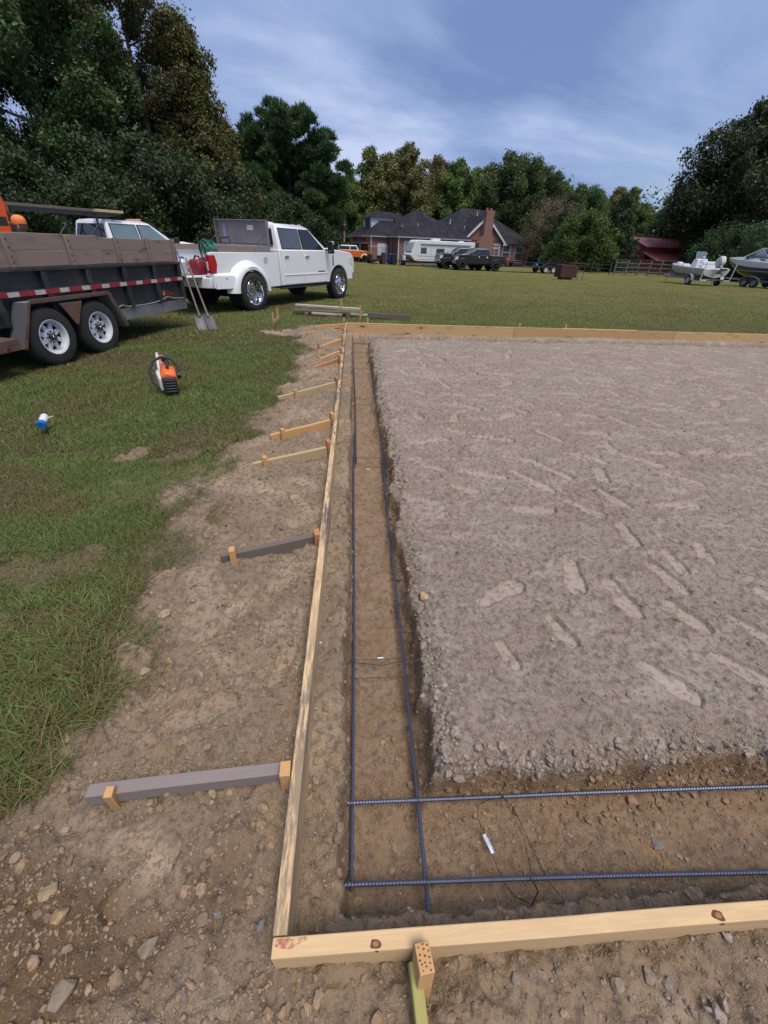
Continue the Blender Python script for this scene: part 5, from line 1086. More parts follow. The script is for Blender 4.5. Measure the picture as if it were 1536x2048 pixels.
# ================================================================== orange machine and worker
MO = mat('orange machine paint', (0.60, 0.09, 0.012), .4, 0, .08)
EX = thing('excavator', 'orange compact excavator behind the trailer at the left edge', 'excavator', (-8.74, 10.95, 0), math.radians(20), scale=1.02)
m = MB(); [m.loft([[(x, y0, z), (x, y0+.3, z)] for x, z in ((-.9, .15), (-.75, 0), (.75, 0), (.9, .15), (.85, .4), (.7, .5), (-.7, .5), (-.85, .4))], closed=False, caps=False) for y0 in (-.7, .4)]
m = MB(); [m.prism([(-.9, .15), (-.75, 0), (.75, 0), (.9, .15), (.85, .4), (.7, .5), (-.7, .5), (-.85, .4)], y0, y0+.3) for y0 in (-.7, .4)]; m.build('track', BLK, EX, bevel=.03)
m = MB(); m.box(-.95, .6, -.7, .7, .6, 1.25); m.box(-.3, .3, -.3, .3, .4, .6); m.build('house', MO, EX, bevel=.08)
m = MB(); [m.cyl((x, y, 1.2), (x, y, 2.15), .035) for x in (-.3, .5) for y in (-.65, .1)]; m.box(-.4, .6, -.72, .17, 2.12, 2.2); m.build('cab_frame', BLK, EX, bevel=.01)
m = MB(); m.prism([(.75, .65), (.95, .65), (1.30, 1.45), (1.34, 2.05), (1.22, 2.42), (1.08, 2.55), (1.0, 2.45), (1.05, 2.1), (1.0, 1.5)], -.13, .13); m.build('boom', MO, EX, bevel=.02)
m = MB(); m.cyl((1.18, -.12, 2.0), (1.18, -.15, 2.0), .05); m.box(.98, 1.3, -.133, -.131, 1.70, 1.86); m.build('boom_plate', BLK, EX)
m = MB(); m.prism([(1.28, 1.42), (1.40, 1.35), (1.46, 1.6), (1.40, 1.9), (1.30, 2.0)], -.09, .09); m.cyl((1.0, 0, .9), (1.36, 0, 1.75), .045); m.build('bracket', BLK, EX, bevel=.01)
# worker: one continuous skinned body
def person(loc, rz, label):
    t = thing('person', label, 'person', loc, rz)
    bm_v = [(0, 0, .95), (0, 0, 1.12), (0, 0, 1.30), (0, .0, 1.44), (.0, .0, 1.52), (.015, 0, 1.60), (.02, 0, 1.70), (.01, 0, 1.78),
            (0, .19, 1.40), (.02, .27, 1.14), (.14, .28, .95), (.20, .28, .87), (0, -.19, 1.40), (.02, -.27, 1.14), (.14, -.28, .95), (.20, -.28, .87),
            (0, .10, .90), (.03, .11, .48), (0, .11, .08), (.13, .12, .035), (0, -.10, .90), (.03, -.11, .48), (0, -.11, .08), (.13, -.12, .035)]
    ed = [(0, 1), (1, 2), (2, 3), (3, 4), (4, 5), (5, 6), (6, 7), (3, 8), (8, 9), (9, 10), (10, 11), (3, 12), (12, 13), (13, 14), (14, 15), (0, 16), (16, 17), (17, 18), (18, 19), (0, 20), (20, 21), (21, 22), (22, 23)]
    rad = [.14, .135, .155, .10, .055, .075, .095, .06, .07, .05, .04, .035, .07, .05, .04, .035, .10, .065, .045, .035, .10, .065, .045, .035]
    me = bpy.data.meshes.new('body'); me.from_pydata(bm_v, ed, []); o = bpy.data.objects.new('body', me); col_link(o); o.parent = t
    sk = o.modifiers.new('skin', 'SKIN'); 
    for i, v_ in enumerate(me.skin_vertices[0].data): v_.radius = (rad[i], rad[i]); v_.use_root = (i == 0)
    o.modifiers.new('sub', 'SUBSURF').levels = 2; o.modifiers[-1].render_levels = 2
    for i, n_ in enumerate(()): pass
    pm = MT('skin and jeans'); sp = pm.n('ShaderNodeSeparateXYZ'); tc_ = pm.n('ShaderNodeTexCoord'); pm.l(tc_.outputs['Object'], sp.inputs[0])
    pm.set(Base_Color=pm.mix(pm.math('GREATER_THAN', sp.outputs[2], 1.0), (0.03, 0.04, 0.07), (0.30, 0.15, 0.10)), Roughness=.7); me.materials.append(pm.m)
    m = MB(); m.loft([[(r1*math.cos(a), r2*math.sin(a), z) for a in [i*math.tau/20 for i in range(20)]] for z, r1, r2 in ((.90, .17, .22), (1.05, .165, .215), (1.25, .17, .23), (1.40, .14, .23), (1.47, .09, .13), (1.50, .07, .085))])
    for s in (-1, 1): m.tube([(0, s*.17, 1.41), (.0, s*.25, 1.36), (.015, s*.285, 1.20)], [.09, .088, .075], 12)
    m.build('shirt', mat('green work shirt', (.22, .45, .16), .8), t, smooth=60)
    m = MB(); m.lathe([(.108, 1.70), (.113, 1.74), (.108, 1.79), (.085, 1.83), (.04, 1.852), (0, 1.856)], 20, 'z', (.015, 0, 0)); m.loft([[(.09, y*.085, 1.735), (.09, y*.085, 1.745)] for y in (-1, 1)], caps=False, closed=False)
    m.prism([(.08, -.085), (.17, -.07), (.205, 0), (.17, .07), (.08, .085)], 1.722, 1.732, 'xy'); m.build('cap', mat('orange cap', (.75, .20, .05), .7), t, smooth=50)
    m = MB(); m.lathe([(.101, 1.62), (.108, 1.66), (.108, 1.715)], 20, 'z', (.008, 0, 0), a0=math.radians(75), a1=math.radians(285)); m.build('hair', mat('brown hair', (.07, .04, .025), .8), t)
    m = MB()
    m.obox((.118, 0, 1.655), (.03, .02, .035)); [m.obox((.02, s*.103, 1.665), (.03, .012, .05)) for s in (-1, 1)]; m.build('nose', mat('skin', (.34, .17, .12), .6), t, bevel=.006)
    m = MB(); [m.obox((.108, s*.035, 1.685), (.01, .022, .008)) for s in (-1, 1)]; m.obox((.112, 0, 1.612), (.01, .04, .006)); m.build('eyes', DARK, t)
    for s in (-1, 1):
        m = MB(); b0 = Vector((.20, s*.28, .87)); m.tube([b0, b0+Vector((.03, 0, -.08))], [.036, .04], 8)
        for i in range(4): q = b0+Vector((.03, 0, -.08))+Vector(((i-1.5)*.019, 0, 0)); L = (.06, .075, .07, .055)[i]; m.tube([q, q+Vector((.006, -s*.004, -L*.55)), q+Vector((.004, -s*.022, -L))], [.010, .0095, .007], 6)
        m.tube([b0+Vector((.05, 0, -.04)), b0+Vector((.085, -s*.012, -.075)), b0+Vector((.085, -s*.02, -.10))], [.012, .011, .008], 6); m.build('hand', mat('skin', (.34, .17, .12), .6), t)
    return t
person((-6.22, 9.75, 0.05), math.radians(195), 'person in an orange cap and light green shirt behind the trailer side boards')

# ================================================================== saw and paint can
SAW = thing('concrete_saw', 'orange and white power saw with a black loop handle lying in the grass', 'saw', (-2.36, 5.42, .07), math.radians(112))
OR = mat('saw orange', (0.66, 0.13, 0.02), .35); WHP = mat('saw white', (0.62, 0.60, 0.64), .35)
# x forward = towards the bar tip, nearest end is the black front cover (negative x)
m = MB(); m.loft([[(x, y0, z0), (x, y1, z0), (x, y1, z1), (x, (y0+y1)/2+.02, z2), (x, y0, z1)] for x, y0, y1, z0, z1, z2 in ((-.17, -.105, .07, -.02, .14, .17), (-.05, -.105, .07, -.02, .18, .215), (.10, -.10, .06, -.02, .16, .20), (.20, -.07, .04, .0, .11, .14))]); m.build('housing', OR, SAW, bevel=.02, seg=3)
m = MB(); m.loft([[(x, y0, z0), (x, y1, z0), (x, y1, z1), (x, y0, z1)] for x, y0, y1, z0, z1 in ((-.15, .055, .10, -.02, .12), (.0, .055, .125, -.02, .15), (.15, .045, .12, -.01, .13), (.30, .03, .085, .02, .09))]); m.build('side_cover', WHP, SAW, bevel=.02, seg=3)
m = MB(); m.box(-.215, -.165, -.098, .066, -.03, .125); [m.box(-.224, -.213, -.085, .053, -.015+i*.027, .0+i*.027) for i in range(5)]; m.build('front_grille', BLK, SAW, bevel=.012)
m = MB(); m.tube([(-.10, .11, -.01), (-.06, .175, .06), (-.01, .18, .16), (.03, .12, .245), (.05, .02, .275), (.05, -.08, .255), (.02, -.135, .20), (-.02, -.14, .12)], .015, 10); m.build('loop_handle', BLK, SAW)
m = MB(); m.tube([(-.10, -.02, .19), (.0, -.03, .235), (.14, -.01, .235), (.24, .02, .20)], .020, 10); m.build('rear_handle', BLK, SAW)
m = MB(); m.tube([(.14, -.01, .225), (.30, .03, .20), (.40, .035, .20)], .014, 8); m.loft([[(x, y0, z0), (x, y1, z0), (x, y1, z1), (x, y0, z1)] for x, y0, y1, z0, z1 in ((.18, -.03, .06, .03, .19), (.40, .0, .07, .10, .20), (.50, .01, .07, .13, .20))]); m.build('guard', mat('saw pinkish orange', (.60, .24, .17), .4), SAW, bevel=.02)
m = MB(); m.loft([[(x, .065, z0), (x, .10, z0), (x, .10, z1), (x, .065, z1)] for x, z0, z1 in ((.2, .02, .14), (.45, .08, .21), (.56, .11, .215), (.60, .14, .20))]); m.build('bar', WHP, SAW, bevel=.012)
m = MB(); m.cyl((-.10, -.11, .12), (-.10, -.16, .12), .028); m.cyl((-.05, -.11, .09), (-.05, -.145, .09), .02); m.build('filler_cap', BLK, SAW, bevel=.005)
m = MB(); m.cyl((.60, .085, .17), (.66, .085, .19), .012); m.build('nose_fitting', STEEL, SAW)
SAW.scale = (1.25, 1.0, 1.2)
CAN = thing('paint_can', 'white marking paint can with a blue cap lying in the grass', 'paint can', (-3.03, 3.97, .085), 0); CAN.rotation_euler = (0, math.radians(-10), math.radians(108)); CAN.scale = (.95,)*3
m = MB(); m.lathe([(0, 0.03), (.033, .03), (.036, .04), (.036, .17), (.033, .18), (0, .18)], 20, 'x'); m.build('can', mat('can white', (.60, .62, .66), .35), CAN, smooth=50)
m = MB(); m.lathe([(.012, -.008), (.040, -.008), (.043, .0), (.043, .038), (.036, .045)], 20, 'x'); m.cyl((-.006, 0, 0), (.03, 0, 0), .012, n=10); m.build('cap', mat('can blue', (.01, .14, .42), .4), CAN, smooth=50)
m = MB(); m.tube([(.10, -.036, .01), (.13, -.06, .015), (.15, -.085, .01)], .004, 5); m.build('straw', mat('cream straw', (.6, .58, .4), .6), CAN)
# ================================================================== trees
BARK = MT('bark'); nn = BARK.noise(BARK.obj((6, 6, 1)), 3, 5, .7); BARK.set(Base_Color=BARK.mix(nn, (0.045, 0.036, 0.028), (0.13, 0.105, 0.085)), Roughness=.95); BARK.bump(nn, .6, .03); BARK = BARK.m
LEAF = MT('leaves'); at = LEAF.attr('Col'); oi = LEAF.n('ShaderNodeObjectInfo'); hs = LEAF.n('ShaderNodeHueSaturation'); LEAF.l(at.outputs['Color'], hs.inputs['Color']); LEAF.l(LEAF.math('ADD', LEAF.math('MULTIPLY', oi.outputs['Random'], .05), .475), hs.inputs['Hue']); LEAF.l(LEAF.math('ADD', LEAF.math('MULTIPLY', oi.outputs['Random'], .5), 1.55), hs.inputs['Value'])
LEAF.set(Base_Color=hs.outputs[0], Roughness=.55); LEAF.b.inputs['Specular IOR Level'].default_value = .3
tl = LEAF.n('ShaderNodeBsdfTranslucent'); LEAF.l(hs.outputs[0], tl.inputs[0]); ms = LEAF.n('ShaderNodeMixShader'); ms.inputs[0].default_value = .25; LEAF.l(LEAF.b.outputs[0], ms.inputs[1]); LEAF.l(tl.outputs[0], ms.inputs[2]); LEAF.l(ms.outputs[0], LEAF.t.nodes['Material Output'].inputs[0]); LEAF = LEAF.m
def leaves(cent, rad, n, size, r, cols, upb=.3, elong=1.5, shell=.5, flat=1.0):
    k_ = len(cent); w = rad**2.2; idx = r.choice(k_, n, p=w/w.sum())
    d = r.normal(size=(n, 3)); d /= np.linalg.norm(d, axis=1)[:, None]; q = np.minimum(np.abs(r.normal(0, .62, n)), 1.08)*(1-shell)+shell*(0.6+0.55*r.random(n))
    p = cent[idx]+d*(rad[idx]*q)[:, None]*np.array([1, 1, flat])
    nr = d*.6+r.normal(size=(n, 3))*.8; nr[:, 2] += upb; nr /= np.linalg.norm(nr, axis=1)[:, None]
    t = np.cross(nr, r.normal(size=(n, 3))); t /= np.linalg.norm(t, axis=1)[:, None]; b_ = np.cross(nr, t)
    s = (size*(.55+.9*r.random(n)))[:, None]
    V = np.stack([p-t*s*.5*elong, p+b_*s*.42, p+t*s*.5*elong, p-b_*s*.42], 1).reshape(-1, 3)
    F = np.arange(n*4).reshape(n, 4)
    cc = r.random((k_, 1)); c0, c1, c2 = [np.array(c) for c in cols]; base = c0*(1-cc)+c1*cc
    c = base[idx]*(.65+.7*r.random((n, 1))); m = r.random((n, 1)) < .035; c = np.where(m, c2*(.7+.6*r.random((n, 1))), c)
    return V, F, np.repeat(c, 4, 0)
def tree(name, kind, H, R, n, size, cols, seed, base=.12, loc=(0, 0, 0), label='', cat='tree', group=None, limbs=26, clump=None, lean=0.0, top=1.0):
    r = np.random.default_rng(seed); t = thing(name, label, cat, loc, 0, group)
    tr_ = []; zz = np.linspace(0, H*.94, 9); wx = np.cumsum(r.normal(0, .018*H*.3, 9)); wy = np.cumsum(r.normal(0, .018*H*.3, 9)); wx -= wx[0]; wy -= wy[0]
    r0 = H*.017+.04
    m = MB(); m.tube([(wx[i]+lean*zz[i], wy[i], zz[i]-.15) for i in range(9)], [r0*(1.25 if i == 0 else 1-.88*i/8) for i in range(9)], 8)
    cent = []; rad = []
    def prof(f):
        if kind == 'oval': return math.sin(math.pi*min(1, max(0, (f*.93+.07)))**.75)**.7
        if kind == 'broad': return (max(0, 1-(2*f-.85)**2*.72))**.5 if f < .97 else .3
        if kind == 'poplar': return max(.12, (1-f)**.62)*min(1, .55+f*2.2)
        if kind == 'cone': return max(.06, (1-f))**.8
        if kind == 'pine': return (max(.0, 1-(max(0, f-.38)/.64)**2.2))**.5*min(1, .62+f*1.2)
        return 1
    for i in range(limbs):
        f = (i+.5)/limbs; f = f**.9; zb = H*(base+(1-base)*f); a = i*2.399+r.normal(0, .35); Rr = R*prof(f)*(.72+.42*r.random()); 
        ix = np.interp(zb*.86, zz, wx)+lean*zb; iy = np.interp(zb*.86, zz, wy)
        rise = {'oval': .35, 'broad': .28, 'poplar': .9, 'cone': .1, 'pine': .30}.get(kind, .3)*Rr
        st = Vector((ix, iy, max(zb-rise*.9-.2, .3*zb))); en = Vector((ix+math.cos(a)*Rr, iy+math.sin(a)*Rr, zb+rise*.3)); md = (st+en)/2+Vector((r.normal(0, .08)*Rr, r.normal(0, .08)*Rr, -.06*Rr if kind != 'poplar' else .1*Rr))
        br = r0*.42*(1-f*.75); m.tube([st, md, en], [br, br*.6, br*.18], 5)
        for s_ in (.42, .72, 1.0):
            c = st.lerp(md, s_*2) if s_ < .5 else md.lerp(en, (s_-.5)*2); cr_ = (clump or R*.27)*(.75+.5*r.random())*(1.1-.25*s_)*(1 if f < .85 else .75)
            cent.append((c.x, c.y, c.z+cr_*.2)); rad.append(cr_)
            if s_ > .5:
                for _ in range(2):
                    o_ = r.normal(size=3); o_ *= cr_*.95/np.linalg.norm(o_); o_[2] *= .7; e_ = c+Vector(o_); cent.append(tuple(e_)); rad.append(cr_*.6); m.tube([c, e_], [br*.22, br*.08], 3)
    cent.append((wx[-1]+lean*H, wy[-1], H*.95)); rad.append((clump or R*.25)*.7)
    cent = np.array(cent); rad = np.array(rad)
    m.build('trunk', BARK, t, smooth=60)
    if kind == 'pine':
        # needle tufts: small sprays pointing outward/up
        k_ = len(cent); w = rad**2.2; idx = r.choice(k_, n, p=w/w.sum()); d = r.normal(size=(n, 3)); d /= np.linalg.norm(d, axis=1)[:, None]
        p = cent[idx]+d*(rad[idx]*(.45+.6*r.random(n)))[:, None]*np.array([1, 1, .50]); ax = d*.55+np.array([0, 0, .75])+r.normal(size=(n, 3))*.3; ax /= np.linalg.norm(ax, axis=1)[:, None]
        nb_ = 5; VV = []; CC = []; c0, c1, c2 = [np.array(c) for c in cols]; cb = c0+(c1-c0)*r.random((k_, 1))
        for j in range(nb_):
            e = ax+r.normal(size=(n, 3))*.42; e /= np.linalg.norm(e, axis=1)[:, None]; sd_ = np.cross(e, r.normal(size=(n, 3))); sd_ /= np.linalg.norm(sd_, axis=1)[:, None]; L = (size*(1.1+.9*r.random(n)))[:, None]
            VV.append(np.stack([p-sd_*L*.09, p+sd_*L*.09, p+e*L+sd_*L*.03, p+e*L-sd_*L*.03], 1)); CC.append(cb[idx]*(.6+.8*r.random((n, 1))))
        V = np.concatenate(VV).reshape(-1, 3); F = np.arange(len(V)).reshape(-1, 4); C_ = np.repeat(np.concatenate(CC), 4, 0)
    else: V, F, C_ = leaves(cent, rad, n, size, r, cols, elong=1.5, shell=.35)
    V[:, 2] = np.maximum(V[:, 2], .02)
    npmesh('crown', V, F, LEAF, cols=C_, parent=t); return t
def again(src, loc, s, rz, label, sz=None, group=None):
    c = copy_tree(src); c.location = loc; c.scale = (s, s, sz or s); c.rotation_euler = (0, 0, rz); c['label'] = label
    if group: c['group'] = group
    return c
DG = ((.020, .038, .013), (.050, .078, .024), (.12, .12, .03)); MG = ((.038, .066, .018), (.078, .115, .030), (.15, .15, .04)); BG = ((.065, .068, .026), (.118, .112, .045), (.15, .10, .04)); OL = ((.052, .072, .020), (.105, .120, .038), (.17, .14, .05)); PN = ((.020, .038, .013), (.044, .066, .022), (.06, .07, .02)); BRN_ = ((.075, .058, .032), (.12, .085, .05), (.10, .10, .03))
def P(ratio, Y, z=0): return (ratio*Y, Y, gz(ratio*Y, Y)-.05)
GL = 'tall trees behind the trailer'
tA = tree('broadleaf_tree', 'oval', 17.5, 4.6, 120000, .115, DG, 11, .06, P(-.55, 31), 'very tall dark green tree at the left edge of the picture', group=GL, limbs=44, clump=1.1)
tB = tree('broadleaf_tree', 'oval', 15.5, 3.2, 40000, .11, ((.034, .042, .018), (.064, .070, .028), (.12, .09, .03)), 12, .05, P(-.372, 34.5), 'tall slender sparse tree with brownish leaves beside the dark one at the left', group=GL, limbs=38, clump=.72)
tC = tree('broadleaf_tree', 'poplar', 12.6, 3.6, 95000, .115, ((.036, .042, .014), (.075, .076, .022), (.16, .12, .03)), 13, .04, P(-.292, 37), 'olive coloured tree sloping down at the right end of the left tree group', group=GL, limbs=36, clump=1.15)
again(tA, P(-.73, 30), .95, 2.0, 'dark tree cut by the left picture edge above the excavator', group=GL)
again(tA, P(-.45, 37), .88, 4.0, 'dark green tree filling the gap behind the slender sparse tree', group=GL)
again(tC, P(-.235, 42), .72, 1.0, 'lower olive tree between the left group and the round pine', group=GL)
again(tB, P(-.31, 43), .93, 2.2, 'sparse brown green tree standing behind the olive one', group=GL)
bushA = tree('bush', 'broad', 3.6, 2.5, 42000, .085, ((.012, .024, .009), (.026, .042, .014), (.05, .05, .015)), 21, .02, P(-.47, 24), 'dark bush behind the cab of the work truck', 'bush', limbs=16, clump=.9)
again(bushA, P(-.62, 22.5), 1.1, 1.1, 'dark bush behind the worker in the orange cap'); again(bushA, P(-.34, 26), 1.2, 2.1, 'dark bush between the work truck and the white truck'); again(bushA, P(-.27, 33), 1.35, 3.1, 'dark bush in front of the olive tree, left of the toolbox lid')
again(bushA, P(-.39, 28.5), 1.5, .4, 'large dark bush above the work truck bonnet'); again(bushA, P(-.2, 40), 1.25, 5.1, 'dark bush behind the raised toolbox lid'); again(bushA, P(-.12, 44), 1.2, .7, 'dark bush low in front of the pine trunk'); again(bushA, P(-.09, 56), 1.2, 1.7, 'dark bush behind the cab of the white truck')
tP = tree('pine_tree', 'pine', 11.2, 4.6, 44000, .21, PN, 31, .13, P(-.124, 48), 'big round crowned pine behind the white truck', limbs=64, clump=.82)
again(tP, P(-.078, 62), .74, 2.0, 'smaller pine to the right of the big round pine'); again(tP, P(-.2, 55), .8, 1.0, 'pine seen between the left tree group and the big round pine')
GB = 'woodland trees behind the house'
q1 = tree('broadleaf_tree', 'poplar', 14.2, 3.4, 52000, .19, OL, 41, .05, P(.031, 84), 'pointed pale olive tree left of the garage dormer, in the back row', group=GB, limbs=32, clump=1.15)
q2 = tree('broadleaf_tree', 'oval', 14.9, 4.4, 62000, .19, BG, 42, .04, P(.105, 84), 'tall rounded brownish tree behind the left part of the roof', group=GB, limbs=34, clump=1.3)
q3 = tree('broadleaf_tree', 'broad', 14.4, 5.6, 70000, .20, DG, 43, .04, P(.305, 84), 'broad dark green tree behind the chimney', group=GB, limbs=36, clump=1.6)
q4 = tree('broadleaf_tree', 'oval', 13.5, 4.0, 54000, .19, MG, 44, .04, P(.20, 86), 'mid green tree behind the highest roof ridge', group=GB, limbs=32, clump=1.3)
BK = [(q1, .066, 86, .98, 'narrow dark olive tree just left of the rounded brownish tree'), (q4, -.012, 82, .80, 'green tree above the orange vehicle'), (q2, .155, 90, .97, 'brownish tree right of the tallest rounded one'), (q1, .182, 92, .95, 'pointed olive tree behind the middle of the roof'), (q1, .235, 90, .93, 'pointed olive tree left of the broad dark tree'),
      (q4, .255, 96, 1.05, 'green treetop peeping behind the broad dark tree'), (q3, .352, 88, .98, 'dark green tree right of the chimney'), (q1, .385, 92, .93, 'light olive tree right of the house roof'), (q4, .415, 94, .92, 'green tree behind the bare grey tree'), (q3, .455, 86, .78, 'dark tree behind the round green bush'), (q4, .485, 92, .83, 'green tree above the round bush'),
      (q2, .525, 92, .80, 'brownish tree behind the dark cedar'), (q1, .555, 94, .86, 'brown tipped tree right of the cedar top'), (q4, .59, 92, .72, 'green tree above the barn roof'), (q4, .632, 90, .66, 'low tree in the gap of the skyline left of the big right tree'), (q3, -.06, 90, .8, 'dark tree behind the smaller pine'), (q4, -.1, 86, .85, 'green tree behind the round pine'), (q3, .01, 94, .75, 'dark tree behind the flag')]
for i, (s_, ra, Y, sc, lab) in enumerate(BK): again(s_, P(ra, Y), sc, i*1.3+.5, lab, group=GB)
tR = tree('broadleaf_tree', 'broad', 15.4, 6.9, 110000, .19, ((.016, .026, .012), (.034, .050, .018), (.09, .07, .02)), 51, .06, P(.80, 57), 'huge dark tree at the right edge of the picture', limbs=44, clump=1.9)
again(tR, P(.87, 64), .95, 2.0, 'dark tree behind the huge one at the right edge'); again(tR, P(.73, 66), .72, 3.1, 'shoulder of dark trees left of the huge right tree'); again(q3, P(.68, 72), .72, 2.0, 'dark tree above the right end of the barn')
ce = tree('cedar_tree', 'cone', 7.6, 2.6, 42000, .13, ((.014, .028, .014), (.028, .046, .020), (.04, .05, .02)), 61, .02, P(.546, 60), 'dense dark green cedar left of the red barn', limbs=40, clump=.8)
ce.scale = (1.15, 1.15, 1.0)
again(ce, P(.425, 64), .82, 1.0, 'narrow dark cedar between the bare tree and the round bush'); again(ce, P(.405, 70), .95, 2.0, 'dark cedar behind the bare tree')
bb = tree('bush', 'broad', 5.6, 3.1, 42000, .13, ((.028, .055, .012), (.055, .090, .022), (.10, .11, .03)), 62, .01, P(.477, 57), 'large round mid green bush left of the dark cedar', 'bush', limbs=30, clump=1.0)
again(bb, P(.505, 60), .85, 2.0, 'green bush between the round bush and the cedar'); again(bb, P(.445, 61), .72, 3.0, 'smaller green bush left of the large round bush'); 
br_ = tree('shrub', 'broad', 4.6, 4.6, 40000, .12, ((.018, .036, .014), (.036, .056, .022), (.05, .06, .02)), 63, .01, P(.845, 47), 'wide dark evergreen shrub behind the boats', 'shrub', limbs=28, clump=1.1)
again(br_, P(.90, 47), .95, 2.0, 'wide dark shrub at the right edge behind the big boat'); again(br_, P(.80, 56), .8, 1.0, 'dark shrub right of the barn behind the small boat'); again(br_, P(.60, 70), .9, .3, 'dark undergrowth shrub left of the barn'); again(br_, P(.565, 70), .85, 4.3, 'dark undergrowth shrub behind the fence, left of the barn')
for i, (ra, Y, s_, l) in enumerate(((.37, 76, .9, 'dark shrub low behind the bare tree'), (.41, 74, .8, 'dark shrub behind the cedar right of the house'), (.45, 72, .8, 'dark shrub low behind the round bush'), (.0, 84, .8, 'dark shrub behind the orange vehicle'), (-.05, 82, .8, 'dark shrub left of the orange vehicle'), (-.10, 72, .7, 'dark shrub behind the bonnet of the white truck'))): again(br_, P(ra, Y), s_, i*1.1, l)
# leafless looking brownish tree right of the house
bt = tree('bare_tree', 'broad', 8.0, 4.0, 15000, .10, BRN_, 71, .12, P(.402, 69), 'thin leaved greyish brown tree at the right end of the house', limbs=40, clump=.95)
bg_ = MB(); r_ = random.Random(12)
def grow(p, d, L, r0_, lv):
    q = p+d*L; bg_.tube([p, p+d*L*.5+Vector((r_.gauss(0, .04), r_.gauss(0, .04), 0))*L, q], [r0_, r0_*.8, r0_*.6], 5 if lv < 2 else 3)
    if lv < 5:
        for _ in range(3 if lv < 4 else 2): grow(q, (d+Vector((r_.gauss(0, .45), r_.gauss(0, .45), r_.gauss(.12, .25)))).normalized(), L*r_.uniform(.62, .8), r0_*.6, lv+1)
for i in range(4): grow(Vector((0, 0, 0)), Vector((math.cos(i*1.6)*.42, math.sin(i*1.6)*.42, 1)).normalized(), 2.2, .09, 0)
dt = thing('dead_tree', 'leafless pale branched dead tree above the brown tree right of the house', 'tree', P(.425, 76)); dt.scale = (1.15, 1.15, 1.25); bg_.build('trunk', mat('pale dead wood', (.20, .175, .15), .9), dt, smooth=60)
# far woodland mass
r = np.random.default_rng(99); n_ = 130; an = r.uniform(-.95, 1.15, n_); Yr = r.uniform(100, 118, n_); cent = np.stack([an*Yr, Yr, r.uniform(.5, 9.5, n_)], 1); cent = np.concatenate([cent, np.stack([r.uniform(-.9, -.25, 60)*44, np.full(60, 46.)+r.uniform(-3, 4, 60), r.uniform(.5, 7, 60)], 1)])
V, F, C_ = leaves(cent, np.concatenate([np.full(n_, 5.0), np.full(60, 2.4)]), 110000, .5, r, DG, shell=.1); V[:, 2] = np.maximum(V[:, 2], -.3)
tag(npmesh('woodland', V, F, LEAF, cols=C_), 'dark mass of distant woodland behind the rows of trees', 'woodland', kind='stuff')

# ================================================================== house
YAW = math.radians(22); HS = thing('brick_house', 'low red brick house with a dark hipped roof and a brick chimney', 'house', (5.3, 58.6, -.27), YAW); HS.scale = (1.06, 1.06, 1.03)
bk = MT('red brick'); b_ = bk.n('ShaderNodeTexBrick'); b_.inputs['Scale'].default_value = 1; b_.inputs['Brick Width'].default_value = .22; b_.inputs['Row Height'].default_value = .075; b_.inputs['Mortar Size'].default_value = .010
b_.inputs['Color1'].default_value = (.235, .095, .075, 1); b_.inputs['Color2'].default_value = (.16, .065, .055, 1); b_.inputs['Mortar'].default_value = (.27, .20, .18, 1)
sp = bk.n('ShaderNodeSeparateXYZ'); bk.l(bk.obj(), sp.inputs[0]); cx = bk.n('ShaderNodeCombineXYZ'); bk.l(bk.math('ADD', sp.outputs[0], sp.outputs[1]), cx.inputs[0]); bk.l(sp.outputs[2], cx.inputs[1]); bk.l(cx.outputs[0], b_.inputs['Vector'])
nn = bk.noise(bk.obj(), 1.5, 5); bk.set(Base_Color=bk.mix(bk.ramp(nn, [(.4, 0.), (.7, .35)]), b_.outputs[0], (.27, .14, .12)), Roughness=.9); bk = bk.m
rf = MT('dark shingles'); b_ = rf.n('ShaderNodeTexBrick'); b_.inputs['Brick Width'].default_value = .35; b_.inputs['Row Height'].default_value = .14; b_.inputs['Mortar Size'].default_value = .012; b_.inputs['Scale'].default_value = 1
b_.inputs['Color1'].default_value = (.020, .019, .026, 1); b_.inputs['Color2'].default_value = (.034, .032, .042, 1); b_.inputs['Mortar'].default_value = (.012, .012, .016, 1)
sp = rf.n('ShaderNodeSeparateXYZ'); rf.l(rf.obj(), sp.inputs[0]); cx = rf.n('ShaderNodeCombineXYZ'); rf.l(rf.math('ADD', sp.outputs[0], rf.math('MULTIPLY', sp.outputs[1], .7)), cx.inputs[0]); rf.l(rf.math('MULTIPLY', sp.outputs[2], 1.6), cx.inputs[1]); rf.l(cx.outputs[0], b_.inputs['Vector'])
nn = rf.noise(rf.obj((1, 1, .3)), 1.2, 5); rf.set(Base_Color=rf.mix(rf.ramp(nn, [(.45, 0.), (.75, .6)]), b_.outputs[0], (.055, .05, .062)), Roughness=.95); rf.b.inputs['Specular IOR Level'].default_value = .1; rf = rf.m
TRIM = mat('house trim', (.55, .55, .60), .6); WGL = glassmat('window glass', (.05, .06, .08), .1); DOORW = mat('white door', (.50, .54, .66), .5)
def walls(x0, x1, y0, y1, h):
    m = MB(); m.box(x0, x1, y0, y1, -.3, h); m.build('wall', bk, HS)
    m = MB(); e = .30; m.box(x0-e, x1+e, y0-e, y1+e, h-.02, h+.14); m.build('eaves', TRIM, HS)
